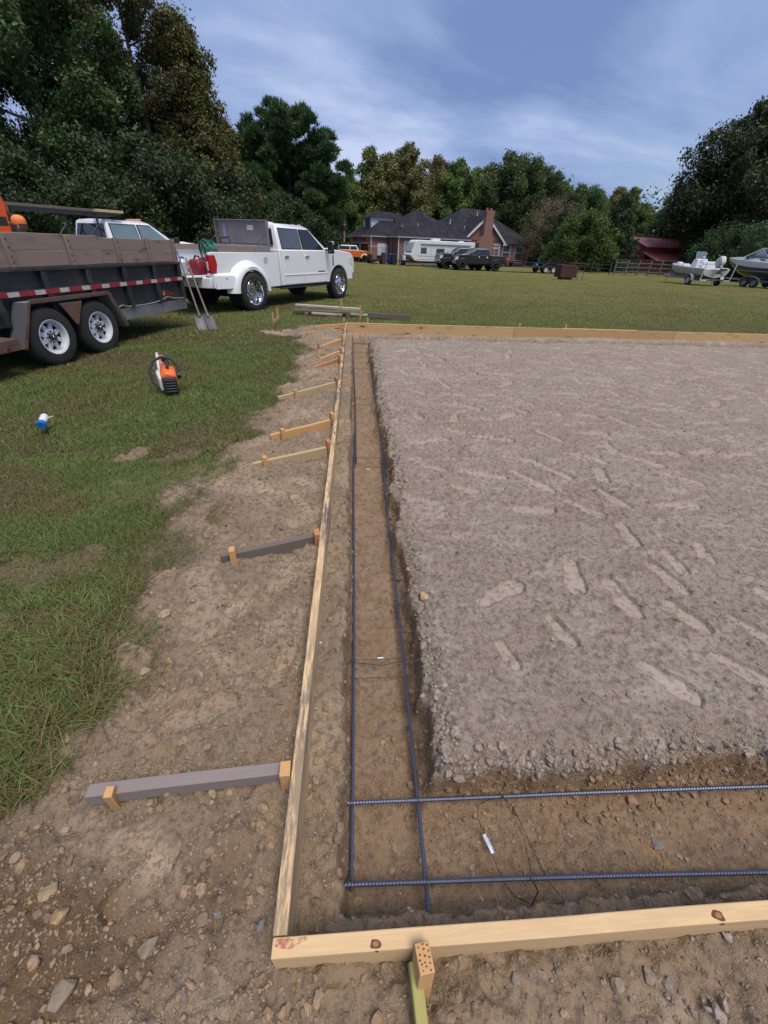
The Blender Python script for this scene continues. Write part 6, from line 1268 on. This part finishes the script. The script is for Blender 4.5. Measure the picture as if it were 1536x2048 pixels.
def hip(x0, x1, y0, y1, h, pk, name='roof'):
    e = .36; x0 -= e; x1 += e; y0 -= e; y1 += e; d = min(x1-x0, y1-y0)/2; m = MB(); z = h+.14
    if x1-x0 >= y1-y0: a, b = (x0+d, (y0+y1)/2, pk), (x1-d, (y0+y1)/2, pk)
    else: a, b = ((x0+x1)/2, y0+d, pk), ((x0+x1)/2, y1-d, pk)
    v = [(x0, y0, z), (x1, y0, z), (x1, y1, z), (x0, y1, z), a, b]
    if x1-x0 >= y1-y0: f = [(0, 1, 5, 4), (1, 2, 5), (2, 3, 4, 5), (3, 0, 4), (3, 2, 1, 0)]
    else: f = [(0, 1, 4), (1, 2, 5, 4), (2, 3, 5), (3, 0, 4, 5), (3, 2, 1, 0)]
    m.add(v, f); return m.build(name, rf, HS, smooth=0)
walls(0, 9.4, 0, 9.4, 2.75); walls(-2.2, -.003, 2.7, 9.0, 2.745); walls(9.403, 22.6, 4.0, 14.5, 2.74)
r1 = hip(0, 9.4, 0, 9.4, 2.75, 5.8); hip(-2.2, 6.0, 2.7, 9.0, 2.745, 5.25); r3 = hip(9.0, 22.6, 3.9, 14.6, 2.74, 6.7)
# gable block
m = MB(); m.add([(11.15, 3.6, -.3), (17.6, 3.6, -.3), (17.6, 3.6, 2.75), (14.375, 3.6, 5.45), (11.15, 3.6, 2.75), (11.15, 3.95, -.3), (17.6, 3.95, -.3), (17.6, 3.95, 2.75), (14.375, 3.95, 5.45), (11.15, 3.95, 2.75)], [(0, 1, 2, 3, 4), (9, 8, 7, 6, 5), (0, 5, 6, 1), (1, 6, 7, 2), (2, 7, 8, 3), (3, 8, 9, 4), (4, 9, 5, 0)]); m.build('gable_wall', bk, HS, smooth=0)
m = MB()
for s in (-1, 1):
    xe = 14.375+s*3.65; m.prism([(14.375, 5.55), (xe, 2.52), (xe, 2.62), (14.375, 5.70)], 3.35, 10.0)
m.build('roof', rf, HS, smooth=0)
m = MB()
for s in (-1, 1): xe = 14.375+s*3.62; m.prism([(14.375, 5.34), (xe, 2.36), (xe, 2.64), (14.375, 5.70)], 3.28, 3.345)
m.box(10.6, 11.2, 3.28, 3.345, 2.42, 2.70); m.box(17.55, 18.1, 3.28, 3.345, 2.42, 2.70); m.build('bargeboard', TRIM, HS, smooth=0)
# chimney
m = MB(); m.loft([[(x0, 2.75, z), (x1, 2.75, z), (x1, 3.62, z), (x0, 3.62, z)] for z, x0, x1 in ((-.3, 13.2, 15.5), (2.6, 13.2, 15.5), (3.4, 13.65, 15.0), (5.9, 13.75, 14.85), (5.9, 13.65, 14.95), (6.15, 13.65, 14.95))]); ch = m.build('chimney', bk, HS, smooth=0)
m = MB(); [m.cyl((x, 3.2, 6.15), (x, 3.2, 6.45), .16, .14, 10) for x in (14.0, 14.6)]; m.build('chimney_pot', mat('terracotta', (.25, .09, .06), .8), ch)
# dormer
m = MB(); m.box(-1.35, 1.5, 4.6, 7.0, 2.9, 4.75); do = m.build('dormer', mat('pale siding', (.50, .53, .62), .6), HS)
m = MB(); m.add([(-1.6, 4.35, 4.73), (1.8, 4.35, 4.73), (1.8, 7.25, 4.73), (-1.6, 7.25, 4.73), (-.2, 5.8, 5.4), (1.8, 5.8, 5.4)], [(0, 1, 5, 4), (1, 2, 5), (2, 3, 4, 5), (3, 0, 4), (3, 2, 1, 0)]); m.build('dormer_roof', rf, do, smooth=0)
m = MB(); m.box(-1.37, -1.35, 5.1, 6.5, 3.5, 4.6); m.build('dormer_window', WGL, do); m = MB(); m.box(-1.39, 1.5, 4.57, 4.6, 4.62, 4.74); m.box(-1.40, -1.34, 4.56, 4.66, 2.9, 4.74); m.build('dormer_trim', TRIM, do)
def window(x0, x1, z0, z1, y=-.0, bars=1, name='window', gl=WGL, fw=.07):
    m = MB(); m.box(x0-fw, x0, y-.05, y+.02, z0-fw, z1+fw); m.box(x1, x1+fw, y-.05, y+.02, z0-fw, z1+fw); m.box(x0, x1, y-.05, y+.02, z1, z1+fw); m.box(x0, x1, y-.05, y+.02, z0-fw, z0)
    for i in range(bars): xx = x0+(x1-x0)*(i+1)/(bars+1); m.box(xx-.03, xx+.03, y-.045, y+.015, z0, z1)
    f = m.build(name, TRIM, HS); m = MB(); m.box(x0, x1, y-.03, y+.01, z0, z1); m.build('pane', gl, f); return f
window(.75, 2.75, 1.05, 2.35, bars=1, gl=glassmat('curtained glass', (.16, .22, .27), .2)); window(18.15, 19.35, .85, 2.5, 4.0, 0); window(20.35, 21.6, .75, 2.45, 4.0, 0)
for x in (18.15, 20.35): m = MB(); m.box(x, x+1.22, 3.945, 3.96, 1.62, 1.68); m.build('window_rail', TRIM, HS)
for x0 in (11.6, 15.75):
    f = window(x0, x0+1.35, .1, 2.0, 3.6, 1, 'french_door', glassmat('door glass', (.09, .10, .14), .15), .12); m = MB(); m.box(x0-.1, x0+1.45, 3.53, 3.59, 2.12, 2.52); m.build('transom_frame', TRIM, f); m = MB(); [m.box(x0+i*.35, x0+i*.35+.28, 3.52, 3.535, 2.2, 2.44) for i in range(4)]; m.build('transom_pane', WGL, f)
# door on garage front, garage openings on the left end
m = MB(); m.box(-1.3, -.25, 2.62, 2.70, -.2, 1.95); m.build('door', DOORW, HS, bevel=.02); m = MB(); m.box(-1.42, -.13, 2.65, 2.71, -.2, 2.07); m.build('door_frame', TRIM, HS)
for y0 in (3.3, 6.2):
    m = MB(); m.box(-2.26, -2.19, y0, y0+2.3, -.2, 2.0); gdr = m.build('garage_opening', DARK, HS); m = MB(); m.box(-2.30, -2.18, y0-.22, y0, -.2, 2.15); m.box(-2.30, -2.18, y0+2.3, y0+2.52, -.2, 2.15); m.box(-2.30, -2.18, y0, y0+2.3, 2.0, 2.15); m.build('garage_frame', mat('pinkish trim', (.36, .27, .26), .7), gdr)
    m = MB(); m.obox((-2.3, y0+1.2, 2.45), (.14, .14, .28)); m.build('lantern', DARK, HS, bevel=.02)
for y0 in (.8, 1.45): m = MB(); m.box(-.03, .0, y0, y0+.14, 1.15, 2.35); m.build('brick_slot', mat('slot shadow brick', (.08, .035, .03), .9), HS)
for x, y in ((-.06, -.06), (-2.26, 2.64), (22.66, 3.94)): m = MB(); m.box(x-.05, x+.05, y-.05, y+.05, -.2, 2.75); m.build('downspout', TRIM, HS)
# roof fittings
m = MB(); m.lathe([(0, 0), (.22, .03), (.34, .10)], 18, 'x', (0, 0, 0)); dsh = m.build('satellite_dish', mat('dish grey', (.05, .05, .055), .6), HS, loc=(1.0, 1.5, 3.95), rot=(0, math.radians(-20), math.radians(-60))); m = MB(); m.tube([(0, 0, 0), (-.05, 0, -.4), (.3, .1, -.65)], .03, 6); m.build('dish_mast', GALV, dsh)
for i, (x, y, z) in enumerate(((3.2, 1.6, 3.95), (15.6, 7.4, 6.0), (10.6, 6.2, 4.9), (9.0, 4.6, 3.9), (12.5, 5.6, 4.2))): m = MB(); m.cyl((0, 0, -.3), (0, 0, .22), .07, n=8); m.cyl((0, 0, .2), (0, 0, .26), .11, n=8); m.build('vent_pipe', TRIM, HS, loc=(x, y, z))
# parking apron
m = MB(); 
# ================================================================== yard things near the house
def at_(ratio, Y): return (ratio*Y, Y, gz(ratio*Y, Y))
def bin_(ratio, Y, m_, label, rz=0, lidm=None):
    t = thing('wheelie_bin', label, 'bin', at_(ratio, Y), rz, 'bins by the garage corner'); m = MB(); m.loft([[(x*.27*f, y*.30*f, z) for x, y in ((-1, -1), (1, -1), (1, 1), (-1, 1))] for z, f in ((.04, .78), (.95, 1.0))]); m.build('body', m_, t, bevel=.03)
    m = MB(); m.obox((0, 0, 1.0), (.62, .68, .08)); m.box(-.27, .27, .3, .4, .93, .99); m.build('lid', lidm or m_, t, bevel=.03); m = MB(); m.cyl((-.25, .26, .1), (.25, .26, .1), .1); m.build('wheel', BLK, t); return t
bin_(.0605, 57.0, mat('grey bin', (.05, .05, .06), .6), 'grey bin left of the blue and black bins', .2); bin_(.0745, 57.4, mat('blue bin', (.01, .04, .22), .5), 'blue bin half hidden behind the black bin', .1); bin_(.082, 56.6, mat('black bin', (.02, .017, .018), .6), 'black bin at the brick corner', 0); bin_(.1015, 56.2, mat('blue bin', (.01, .04, .22), .5), 'blue bin standing alone by the camper nose', .1)
again_ = None
GC = thing('golf_cart', 'dark golf cart with a pale roof in front of the garage', 'golf cart', at_(.046, 58.3), math.radians(200)); m = MB(); m.box(-1.1, 1.1, -.55, .55, .25, .50); m.box(-.9, -.2, -.55, .55, .5, .85); m.box(-.95, -.8, -.55, .55, .85, 1.15); m.prism([(.7, .5), (1.15, .5), (1.05, .95), (.8, .95)], -.5, .5); m.build('body', BLK, GC, bevel=.03)
m = MB(); m.box(-1.0, 1.0, -.6, .6, 1.72, 1.78); m.build('roof', mat('cart roof', (.42, .38, .36), .5), GC, bevel=.02); m = MB(); [m.cyl((x, y, .5), (x*.92, y, 1.72), .022, n=6) for x in (-1.0, 1.0) for y in (-.52, .52)]; m.build('roof_post', BLK, GC)
for x in (-.75, .8):
    for s in (-1, 1): wheel(GC, x, s*.52, .23, .23, .2, s, 'steel', tread=False, rimmat=BLK)
FP = thing('flagpole', 'thin flagpole with a narrow hanging flag beyond the white truck', 'flagpole', at_(-.0225, 63)); m = MB(); m.tube([(0, 0, 0), (0, 0, 4.3)], [.035, .02], 8); m.build('pole', mat('flag pole grey', (.25, .24, .24), .5), FP)
m = MB(); m.loft([[(.02+.22*w+.03*math.sin(z*5), .05*math.sin(z*9+w*3), z) for w in (0, .5, 1)] for z in (1.9, 2.3, 2.8, 3.3, 3.8, 4.25)], closed=False, caps=False); fl_ = m.build('flag', mat('flag cloth', (.33, .28, .27), .8, var=.5, sc=4), FP); so_ = fl_.modifiers.new('s', 'SOLIDIFY'); so_.thickness = .01
# camper
CP = thing('camper_trailer', 'white travel trailer with rounded dark windows in front of the house', 'camper', (6.25, 54.2, gz(9, 54)), math.radians(14)); CW = mat('camper white', (.60, .64, .66), .45, var=.05); CPG = glassmat('camper glass', (.05, .05, .055), .1)
# x runs from nose (0) to tail
m = MB(); m.prism([(.55, .55), (.0, 1.1), (.25, 1.35), (.62, 2.40), (.9, 2.55), (7.9, 2.50), (8.0, 2.4), (8.0, .50), (1.1, .50)], 0, 2.35); m.build('body', CW, CP, bevel=.06)
m = MB(); m.box(.9, 7.9, -.012, .0, 1.02, 1.07); m.box(.8, 7.9, -.01, .0, .68, .72); [m.box(x, x+.02, -.008, .0, .5, 2.45) for x in (2.55, 4.9)]; m.box(1.2, 7.4, -.10, .0, 2.16, 2.24); m.build('trim_strip', mat('camper trim grey', (.33, .34, .36), .4), CP)
for x0, x1, z0, z1 in ((1.25, 1.95, 1.3, 1.85), (3.15, 4.15, 1.38, 1.80), (5.2, 6.1, 1.38, 1.80)): m = MB(); m.box(x0, x1, -.03, -.001, z0, z1); m.build('window', CPG, CP, bevel=.012)
m = MB(); m.box(2.9, 3.9, .8, 1.5, 2.53, 2.75); m.box(6.5, 7.0, 1.0, 1.5, 2.51, 2.62); m.build('roof_unit', CW, CP, bevel=.04)
m = MB(); m.add([(.19, .3, 1.45), (.19, 2.0, 1.45), (.49, 2.0, 2.25), (.49, .3, 2.25), (.27, .3, 1.42), (.27, 2.0, 1.42), (.57, 2.0, 2.22), (.57, .3, 2.22)], [(0, 3, 2, 1), (4, 5, 6, 7), (0, 1, 5, 4), (2, 3, 7, 6), (1, 2, 6, 5), (3, 0, 4, 7)]); m.build('front_window', mat('front panel', (.42, .42, .44), .4), CP)
m = MB(); m.box(-.1, 8.0, .2, 2.15, .36, .50); m.tube([(0, 1.17, .45), (-1.2, 1.17, .45)], .05, 6); m.cyl((-.9, 1.17, 0), (-.9, 1.17, .7), .04); m.build('chassis', DARK, CP); m = MB(); [m.cyl((-.35+i*.0, .9+i*.42, .52), (-.35, .9+i*.42, 1.0), .15, n=12) for i in range(2)]; m.build('gas_bottle', mat('bottle white', (.6, .62, .64), .4), CP, bevel=.04)
for x in (4.2, 5.1): wheel(CP, x, .18, .33, .33, .22, -1, 'steel', tread=False)
m = MB(); m.box(1.5, 3.4, -.6, -.1, .06, .22); tt = m.build('tarp_bundle', mat('teal tarp', (.0, .10, .11), .6), bevel=.04); tag(tt, 'teal bundle lying on the grass under the camper side', 'tarp'); tt.location = CP.location; tt.rotation_euler = CP.rotation_euler
# utility trailer
UT = thing('utility_trailer', 'black tandem utility trailer with a raised mesh ramp hitched to the black pickup', 'trailer', (19.6, 49.15, gz(19.6, 49.1)), math.radians(186)); m = MB(); m.box(-1.8, 3.7, -.95, .95, .48, .58); [m.box(-1.8, 3.7, y-.025, y+.025, .88, .93) for y in (-.95, .95)]; [m.box(x-.025, x+.025, y-.025, y+.025, .58, .9) for x in (-1.8, -.9, 0, .9, 1.8, 2.7, 3.68) for y in (-.95, .95)]; m.box(3.65, 3.7, -.95, .95, .88, .93); m.tube([(3.7, -.7, .5), (5.0, 0, .5), (3.7, .7, .5)], .05, 6); m.build('frame', BLK, UT)
m = MB(); m.box(-1.86, -1.80, -.95, .95, 1.45, 1.5); [m.box(-1.85, -1.81, y-.014, y+.014, .55, 1.5) for y in [-.95+i*.19 for i in range(11)]]; [m.box(-1.85, -1.81, -.95, .95, z, z+.02) for z in (.8, 1.1)]; ga = m.build('ramp_gate', BLK, UT); ga.rotation_euler = (0, -.12, 0)
for s in (-1, 1):
    m = MB(); m.loft([[(-.4+.88*math.cos(a)*r_, s*y_, .42+.52*math.sin(a)*r_) for r_, y_ in ((.95, .97), (.95, 1.25), (1.0, 1.25), (1.0, .97))] for a in [math.pi*i/12 for i in range(13)]]); m.build('fender', BLK, UT)
    for x in (0.03, -.83): wheel(UT, x, s*1.1, .34, .34, .2, s, 'steel', tread=False, rimmat=mat('white wheel', (.60, .58, .55), .5))
m = MB(); m.box(2.4, 3.5, -.5, .5, .58, .85); m.build('tool_chest', BLK, UT, bevel=.03)
m = MB(); m.lathe([(0, -.12), (.10, -.08), (.14, 0), (.10, .08), (0, .12)], 14, 'z'); bl = m.build('ball', mat('blue ball', (.02, .22, .5), .4), loc=(19.3, 49.7, gz(19.3, 49.7)+.70)); tag(bl, 'small bright blue ball on the utility trailer deck', 'ball')
# fire box
FB = thing('steel_fire_box', 'rusty brown steel box on blocks with a frame shelf beside it', 'fire box', (16.25, 35.6, gz(16.2, 35.6)), math.radians(4)); m = MB(); m.loft([[(x, y, z) for x, y in ((-.70, -.5), (.62, -.5), (.62, .5), (-.70, .5))] for z in (.16, .98)]); m.build('box', mat('rust red brown', (.055, .020, .018), .7, .1, .3, 3), FB, bevel=.02)
m = MB(); m.box(-.45, .40, -.3, .3, .0, .16); m.build('block', mat('block grey', (.12, .11, .10), .9), FB); m = MB(); [m.box(x-.015, x+.015, y-.015, y+.015, 0, 1.12) for x in (1.2,) for y in (-.4, .4)]; m.box(-.1, 1.2, -.42, -.39, 1.09, 1.12); m.box(-.1, 1.2, .39, .42, 1.09, 1.12); m.box(.62, 1.2, -.4, .4, .60, .63); m.box(.62, 1.2, -.42, -.39, .55, .6); m.build('side_frame', RUST, FB); m = MB(); m.cyl((.5, -.505, .8), (.5, -.52, .8), .03); m.build('knob', CHROME, FB)
# barn
BN = thing('red_barn', 'weathered red metal barn with a lower lean-to roof', 'barn', (37.5, 60.5, -.25), math.radians(6)); RB_ = MT('red sheet metal'); wv = RB_.n('ShaderNodeTexWave', wave_type='BANDS', bands_direction='X'); wv.inputs['Scale'].default_value = 3.2; RB_.l(RB_.obj(), wv.inputs[0]); nn = RB_.noise(RB_.obj((1, 1, .4)), 1.6, 5, .7); RB_.set(Base_Color=RB_.mix(RB_.ramp(nn, [(.35, 0.), (.7, 1.)]), (.26, .026, .030), (.14, .03, .03)), Roughness=.6); RB_.bump(wv.outputs[1], .4, .03); RB_ = RB_.m; RBF = mat('faded red roof', (.27, .055, .055), .5, 0, .3, 1.5)
m = MB(); m.box(0, 11, 0, 7, 0, 2.9); m.prism([(0, 2.9), (7, 2.9), (3.5, 3.9)], 0, 11, 'yz'); m.build('wall', RB_, BN, smooth=0)
m = MB(); m.prism([(-.25, 2.92), (3.5, 3.98), (7.25, 2.92), (7.25, 2.84), (3.5, 3.90), (-.25, 2.84)], -.3, 11.3, 'yz'); m.build('roof', RBF, BN, smooth=0)
m = MB(); m.prism([(-2.6, 1.55), (.0, 2.35), (.0, 2.28), (-2.6, 1.48)], -.2, 9.0, 'yz'); m.build('lean_to_roof', RBF, BN, smooth=0); m = MB(); m.box(0, 8.8, -2.2, -2.15, 0, 1.55); m.box(-.02, .03, -2.2, 0, 0, 1.6); m.build('lean_to_wall', RB_, BN, smooth=0); m = MB(); m.prism([(-2.66, 1.42), (.0, 2.22), (.0, 2.36), (-2.66, 1.56)], -.26, -.2, 'yz'); m.box(-.2, 9.0, -2.68, -2.62, 1.44, 1.56); m.build('roof_edge', mat('edge pink grey', (.36, .22, .22), .6), BN)
m = MB(); m.cyl((2.5, 3.0, 3.7), (2.5, 3.0, 4.5), .04, n=8); m.build('vent_pipe', GALV, BN); m = MB(); m.lathe([(0, -.2), (.16, -.1), (.18, .1), (0, .2)], 12, 'z', (2.5, 3.0, 4.7)); m.build('roof_ventilator', mat('pale ventilator', (.5, .5, .5), .5), BN)
# wooden fence panels in front of the barn
FN = thing('fence', 'grey weathered rail and wire fence in front of the barn', 'fence'); WG = mat('weathered fence', (.15, .13, .13), .9, var=.3)
p0, p1 = Vector((28.4, 50.5, 0)), Vector((39.5, 51.5, 0)); dv = (p1-p0); Lf = dv.length; dv.normalize()
for i in range(9):
    q = p0+dv*(Lf*i/8); z = gz(q.x, q.y); m = MB(); m.box(q.x-.06, q.x+.06, q.y-.06, q.y+.06, z-.2, z+1.45); m.build('post', WG, FN)
m = MB()
for i in range(8):
    a = p0+dv*(Lf*i/8); b = p0+dv*(Lf*(i+1)/8)
    for zz_ in (.35, .75, 1.15): dz_ = random.Random(i*7+zz_).uniform(-.06, .06); m.tube([(a.x, a.y-.07, zz_-.2), (b.x, b.y-.07, zz_+dz_-.2)], .055, 4)
m.build('rail', WG, FN)
m = MB()
for i in range(38): a = p0+dv*(Lf*(i+.3)/38); m.box(a.x-.012, a.x+.012, a.y-.14, a.y-.12, -.2, 1.35)
m.build('mesh', mat('fence wire', (.13, .13, .14), .6), FN); FN['kind'] = 'thing'
F2 = thing('fence', 'low dark picket fence in the shade left of the cedar', 'fence')
p0, p1 = Vector((23.5, 58.5, 0)), Vector((28.2, 51.0, 0)); dv = (p1-p0); Lf = dv.length; dv.normalize(); m = MB()
for i in range(5): q = p0+dv*(Lf*i/4); m.box(q.x-.05, q.x+.05, q.y-.05, q.y+.05, -.35, .95)
for zz_ in (.1, .45, .8): m.tube([(p0.x, p0.y, zz_-.1), (p1.x, p1.y, zz_-.1)], .045, 4)
m.build('fence_panel', mat('dark fence wood', (.07, .055, .05), .9), F2)
# lumber stacked by the barn fence
m = MB(); [m.obox((i*.3, .1*i, .1+.08*i), (2.6, .18, .06), (0, .05*i, .1*i)) for i in range(5)]; sw = m.build('scrap_wood', WG); tag(sw, 'pile of scrap boards against the fence behind the small boat', 'scrap wood'); sw.location = (35.5, 50.2, gz(35.5, 50.2))
# ================================================================== boats
def hull(root, L, B, hb, hs, mats, keel=.30, flare=1.0, name='hull'):
    """x from stern 0 to bow L; hb sheer height at bow, hs at stern. Two materials: bottom side / upper band"""
    secs = []; m = MB(); N_ = 12
    for i in range(N_+1):
        t = i/N_; w = B/2*(1-max(0, (t-.45)/.55)**2.4)*(.94+.06*min(1, t*4)); w = max(w, .02); k_ = keel+(hb-keel)*.85*max(0, (t-.62)/.38)**2.2; sh_ = hs+(hb-hs)*t**1.6; ch = k_+(sh_-k_)*.30; x = L*t
        cw = w*(.80-.25*max(0, t-.5)); secs.append([(x, 0, k_), (x, cw, ch), (x, w*.93, ch+(sh_-ch)*.52), (x, w, sh_-.04), (x, w, sh_), (x, w*.90, sh_+.015), (x, w*.86, sh_-.05)])
    rings = [[p for p in s_]+[(p[0], -p[1], p[2]) for p in s_[::-1] if abs(p[1]) > 1e-6] for s_ in secs]; n = len(rings[0])
    vs = [p for r_ in rings for p in r_]; 
    for i in range(N_):
        for j in range(n-1):
            jj = min(j, n-2-j); mi = 0 if jj < 1 else 1 if jj < 2+(name == 'hull') else 2
            m.V or None
            m.I.append(mi); m.F.append((i*n+j, i*n+j+1, (i+1)*n+j+1, (i+1)*n+j))
    m.V = vs; m.F.append(tuple(range(n))); m.I.append(1)
    return m.build(name, mats, root, smooth=40), secs
WB_ = mat('boat white', (.60, .61, .63), .3, coat=.4, var=.05); WBD = mat('boat cream grey', (.42, .42, .40), .45, dirt=((.25, .24, .2), .4)); BTR = mat('boat navy', (.008, .022, .035), .25, coat=.5); SEAT = mat('boat seat white', (.62, .62, .68), .5)
BA = thing('center_console_boat', 'small white open boat with a centre console and outboard motor', 'boat', (26.15, 32.9, gz(26, 34)+.32), math.radians(86))
hull(BA, 5.6, 2.05, .98, .80, [WBD, WBD, WB_], .20)
m = MB(); m.loft([[(x, -w, z), (x, w, z), (x, w, z-.05), (x, -w, z-.05)] for x, w, z in ((.02, .85, .62), (3.2, .86, .68), (4.6, .5, .84), (5.3, .15, .92))]); m.build('deck', WB_, BA)
m = MB(); m.loft([[(x0, -.38, z), (x1, -.38, z), (x1, .38, z), (x0, .38, z)] for z, x0, x1 in ((.55, 1.9, 2.7), (1.30, 1.95, 2.5), (1.36, 2.05, 2.4))]); m.build('console', SEAT, BA, bevel=.04)
m = MB(); m.loft([[(2.28+i*.16, y, z) for y in (-.36, .36)]+[(2.26+i*.16, y, z) for y in (.36, -.36)] for i, z in ((0, 1.34), (1, 1.78))]); m.build('windscreen', glassmat('boat glass', (.10, .12, .13), .1), BA)
m = MB(); m.tube([(2.26, -.37, 1.3), (2.44, -.37, 1.80), (2.44, .37, 1.80), (2.26, .37, 1.3)], .022, 8); m.build('windscreen_frame', CHROME, BA)
m = MB(); m.tube([(1.9+.02*math.cos(a), .17*math.cos(a), 1.32+.17*math.sin(a)) for a in [i*math.tau/16 for i in range(16)]], .015, 6, closed=True); m.cyl((1.9, 0, 1.32), (2.05, 0, 1.25), .02); m.build('steering_wheel', CHROME, BA)
m = MB(); m.box(1.0, 1.5, -.5, .5, .68, 1.0); m.box(1.0, 1.1, -.5, .5, 1.0, 1.22); m.build('seat', SEAT, BA, bevel=.05); m = MB(); m.obox((3.7, .1, .90), (.36, .5, .22)); m.build('bow_seat', SEAT, BA, bevel=.06); m = MB(); m.obox((4.7, 0, .98), (.4, .36, .24)); m.build('trolling_motor', SEAT, BA, bevel=.07)
OB = MT('weathered outboard white'); nn = OB.noise(OB.obj(), 9, 5, .7); OB.set(Base_Color=OB.mix(nn, (.30, .31, .27), (.58, .59, .56)), Roughness=.6); OB = OB.m
m = MB(); m.T = Matrix.Translation((-.15, 0, .85)) @ Matrix.Rotation(math.radians(38), 4, 'Y'); m.loft([[(x*sx-.15, y*sy_, z) for x, y in ((-1, -.7), (-.6, -1), (.6, -1), (1, -.7), (1, .7), (.6, 1), (-.6, 1), (-1, .7))] for z, sx, sy_ in ((.08, .20, .17), (.20, .30, .21), (.48, .33, .22), (.62, .26, .18), (.66, .15, .1))]); m.loft([[(x*sx-.2, y*sy_, z) for x, y in ((-1, 0), (0, -1), (1, 0), (0, 1))] for z, sx, sy_ in ((.1, .14, .10), (-.35, .10, .06), (-.62, .12, .05), (-.85, .07, .02))]); m.T = None; m.build('outboard_motor', OB, BA, bevel=.01)
m = MB(); m.T = Matrix.Translation((-.15, 0, .85)) @ Matrix.Rotation(math.radians(38), 4, 'Y'); m.box(-.5, .1, -.26, .26, -.40, -.36); [m.obox((-.36, math.cos(a)*.09, -.62+math.sin(a)*.09), (.05, .10, .10), (a, .4, 0)) for a in (0, 2.1, 4.2)]; m.T = None; m.build('propeller', GALV, BA)
def btrailer(loc, rz, L, wx, label, tandem=False):
    t = thing('boat_trailer', label, 'boat trailer', loc, rz); m = MB(); [m.tube([(.0, s*.55, .42), (L*.6, s*.55, .42), (L, 0, .45)], .05, 6) for s in (-1, 1)]; m.tube([(L*.9, 0, .45), (L+1.1, 0, .45)], .05, 6); [m.box(x-.04, x+.04, -.6, .6, .38, .46) for x in (.5, L*.35, L*.6)]; m.box(wx-.05, wx+.05, -1.05, 1.05, .30, .38); m.cyl((L+.6, 0, .0), (L+.6, 0, .7), .03); m.cyl((L*.98, 0, .45), (L*.98, 0, 1.15), .04); m.build('frame', GALV, t)
    m = MB(); [m.cyl((.2, s*1.08, .38), (.1, s*1.08, 1.5), .03) for s in (-1, 1)]; [m.cyl((.2, s*.5, .38), (.2, s*1.08, .38), .03) for s in (-1, 1)]; m.build('guide_post', mat('white pvc', (.6, .6, .62), .4), t) if not tandem else None
    for s in (-1, 1):
        xs = (wx,) if not tandem else (wx-.38, wx+.38)
        for x in xs: wheel(t, x, s*1.10, .33, .33, .2, s, 'steel', tread=False, rimmat=mat('white rim plain', (.5, .5, .48), .5) if not tandem else GALV)
        m = MB(); hw_ = .42 if not tandem else .80; m.loft([[(wx+hw_*math.cos(a)*r_, s*y_, .32+.42*math.sin(a)*r_) for r_, y_ in ((.94, .98), (.94, 1.22), (1.0, 1.22), (1.0, .98))] for a in [math.pi*i/12 for i in range(13)]]); m.build('fender', WBD if not tandem else GALV, t)
    return t
btrailer((26.2, 32.6, gz(26, 34)), math.radians(86), 5.6, 1.45, 'galvanised single axle trailer under the small white boat')
BB = thing('cabin_boat', 'larger white and dark green cabin boat with a raked windscreen', 'boat', (31.35, 29.7, gz(30, 33)+.40), math.radians(100))
hull(BB, 7.4, 2.5, 1.42, 1.15, [BTR, BTR, WB_], .15, name='boat_hull')
m = MB(); m.loft([[(x, -w, z0), (x, -w*.9, z1), (x, w*.9, z1), (x, w, z0)] for x, w, z0, z1 in ((0.1, 1.12, 1.10, 1.22), (3.0, 1.15, 1.18, 1.36), (4.5, 1.05, 1.25, 1.50), (6.2, .62, 1.34, 1.50), (7.3, .08, 1.42, 1.45))]); m.build('cabin_top', WB_, BB, bevel=.02)
m = MB(); [m.prism([(4.4, 1.27+.02), (4.4, 1.40), (6.0, 1.46), (6.3, 1.40)], s*.83, s*1.03) for s in ()]; 
for s in (-1, 1): m = MB(); m.loft([[(x, s*(w+.012), z), (x, s*(w-.03), z+.075)] for x, w, z in ((3.6, 1.09, 1.33), (5.4, .80, 1.40))], closed=False, caps=False) ; ww = m.build('cabin_window', mat('teal window', (.02, .08, .10), .2), BB); ww.modifiers.new('s', 'SOLIDIFY').thickness = .02
m = MB(); m.tube([(4.3, -.95, 1.40), (3.2, -.90, 1.98), (3.1, .90, 1.98), (4.3, .95, 1.40)], .028, 8); m.tube([(2.2, -1.05, 1.30), (3.2, -.90, 1.98)], .025, 8); m.tube([(2.2, 1.05, 1.30), (3.2, .9, 1.98)], .025, 8); m.tube([(4.5, 0, 1.5), (3.15, 0, 1.99)], .02, 6); m.build('windscreen_frame', CHROME, BB, loc=(1.15, 0, .10))
m = MB(); m.add([(4.28, -.93, 1.42), (4.45, 0, 1.50), (3.17, 0, 1.96), (3.2, -.88, 1.96)], [(0, 1, 2, 3)]); m.add([(4.28, .93, 1.42), (4.45, 0, 1.50), (3.17, 0, 1.96), (3.2, .88, 1.96)], [(0, 1, 2, 3)]); m.add([(4.28, .93, 1.42), (2.25, 1.04, 1.32), (3.2, .9, 1.95)], [(0, 1, 2)]); m.add([(4.28, -.93, 1.42), (2.25, -1.04, 1.32), (3.2, -.9, 1.95)], [(0, 1, 2)]); gg = m.build('windscreen', glassmat('boat glass', (.10, .12, .13), .1), BB, loc=(1.15, 0, .10)); gg.modifiers.new('s', 'SOLIDIFY').thickness = .008
m = MB(); [m.box(1.2+i*.17, 1.32+i*.17, 1.245, 1.262, .98, 1.08) for i in range(5)]; rg_ = m.build('registration', mat('reg dark', (.05, .05, .06), .5), BB); m = MB(); m.box(.2, 5.2, 1.20, 1.262, .64, .655); m.build('hull_stripe', WB_, BB)
btrailer((31.2, 29.9, gz(30, 33)), math.radians(100), 7.2, 3.75, 'tandem axle trailer under the larger cabin boat', True)
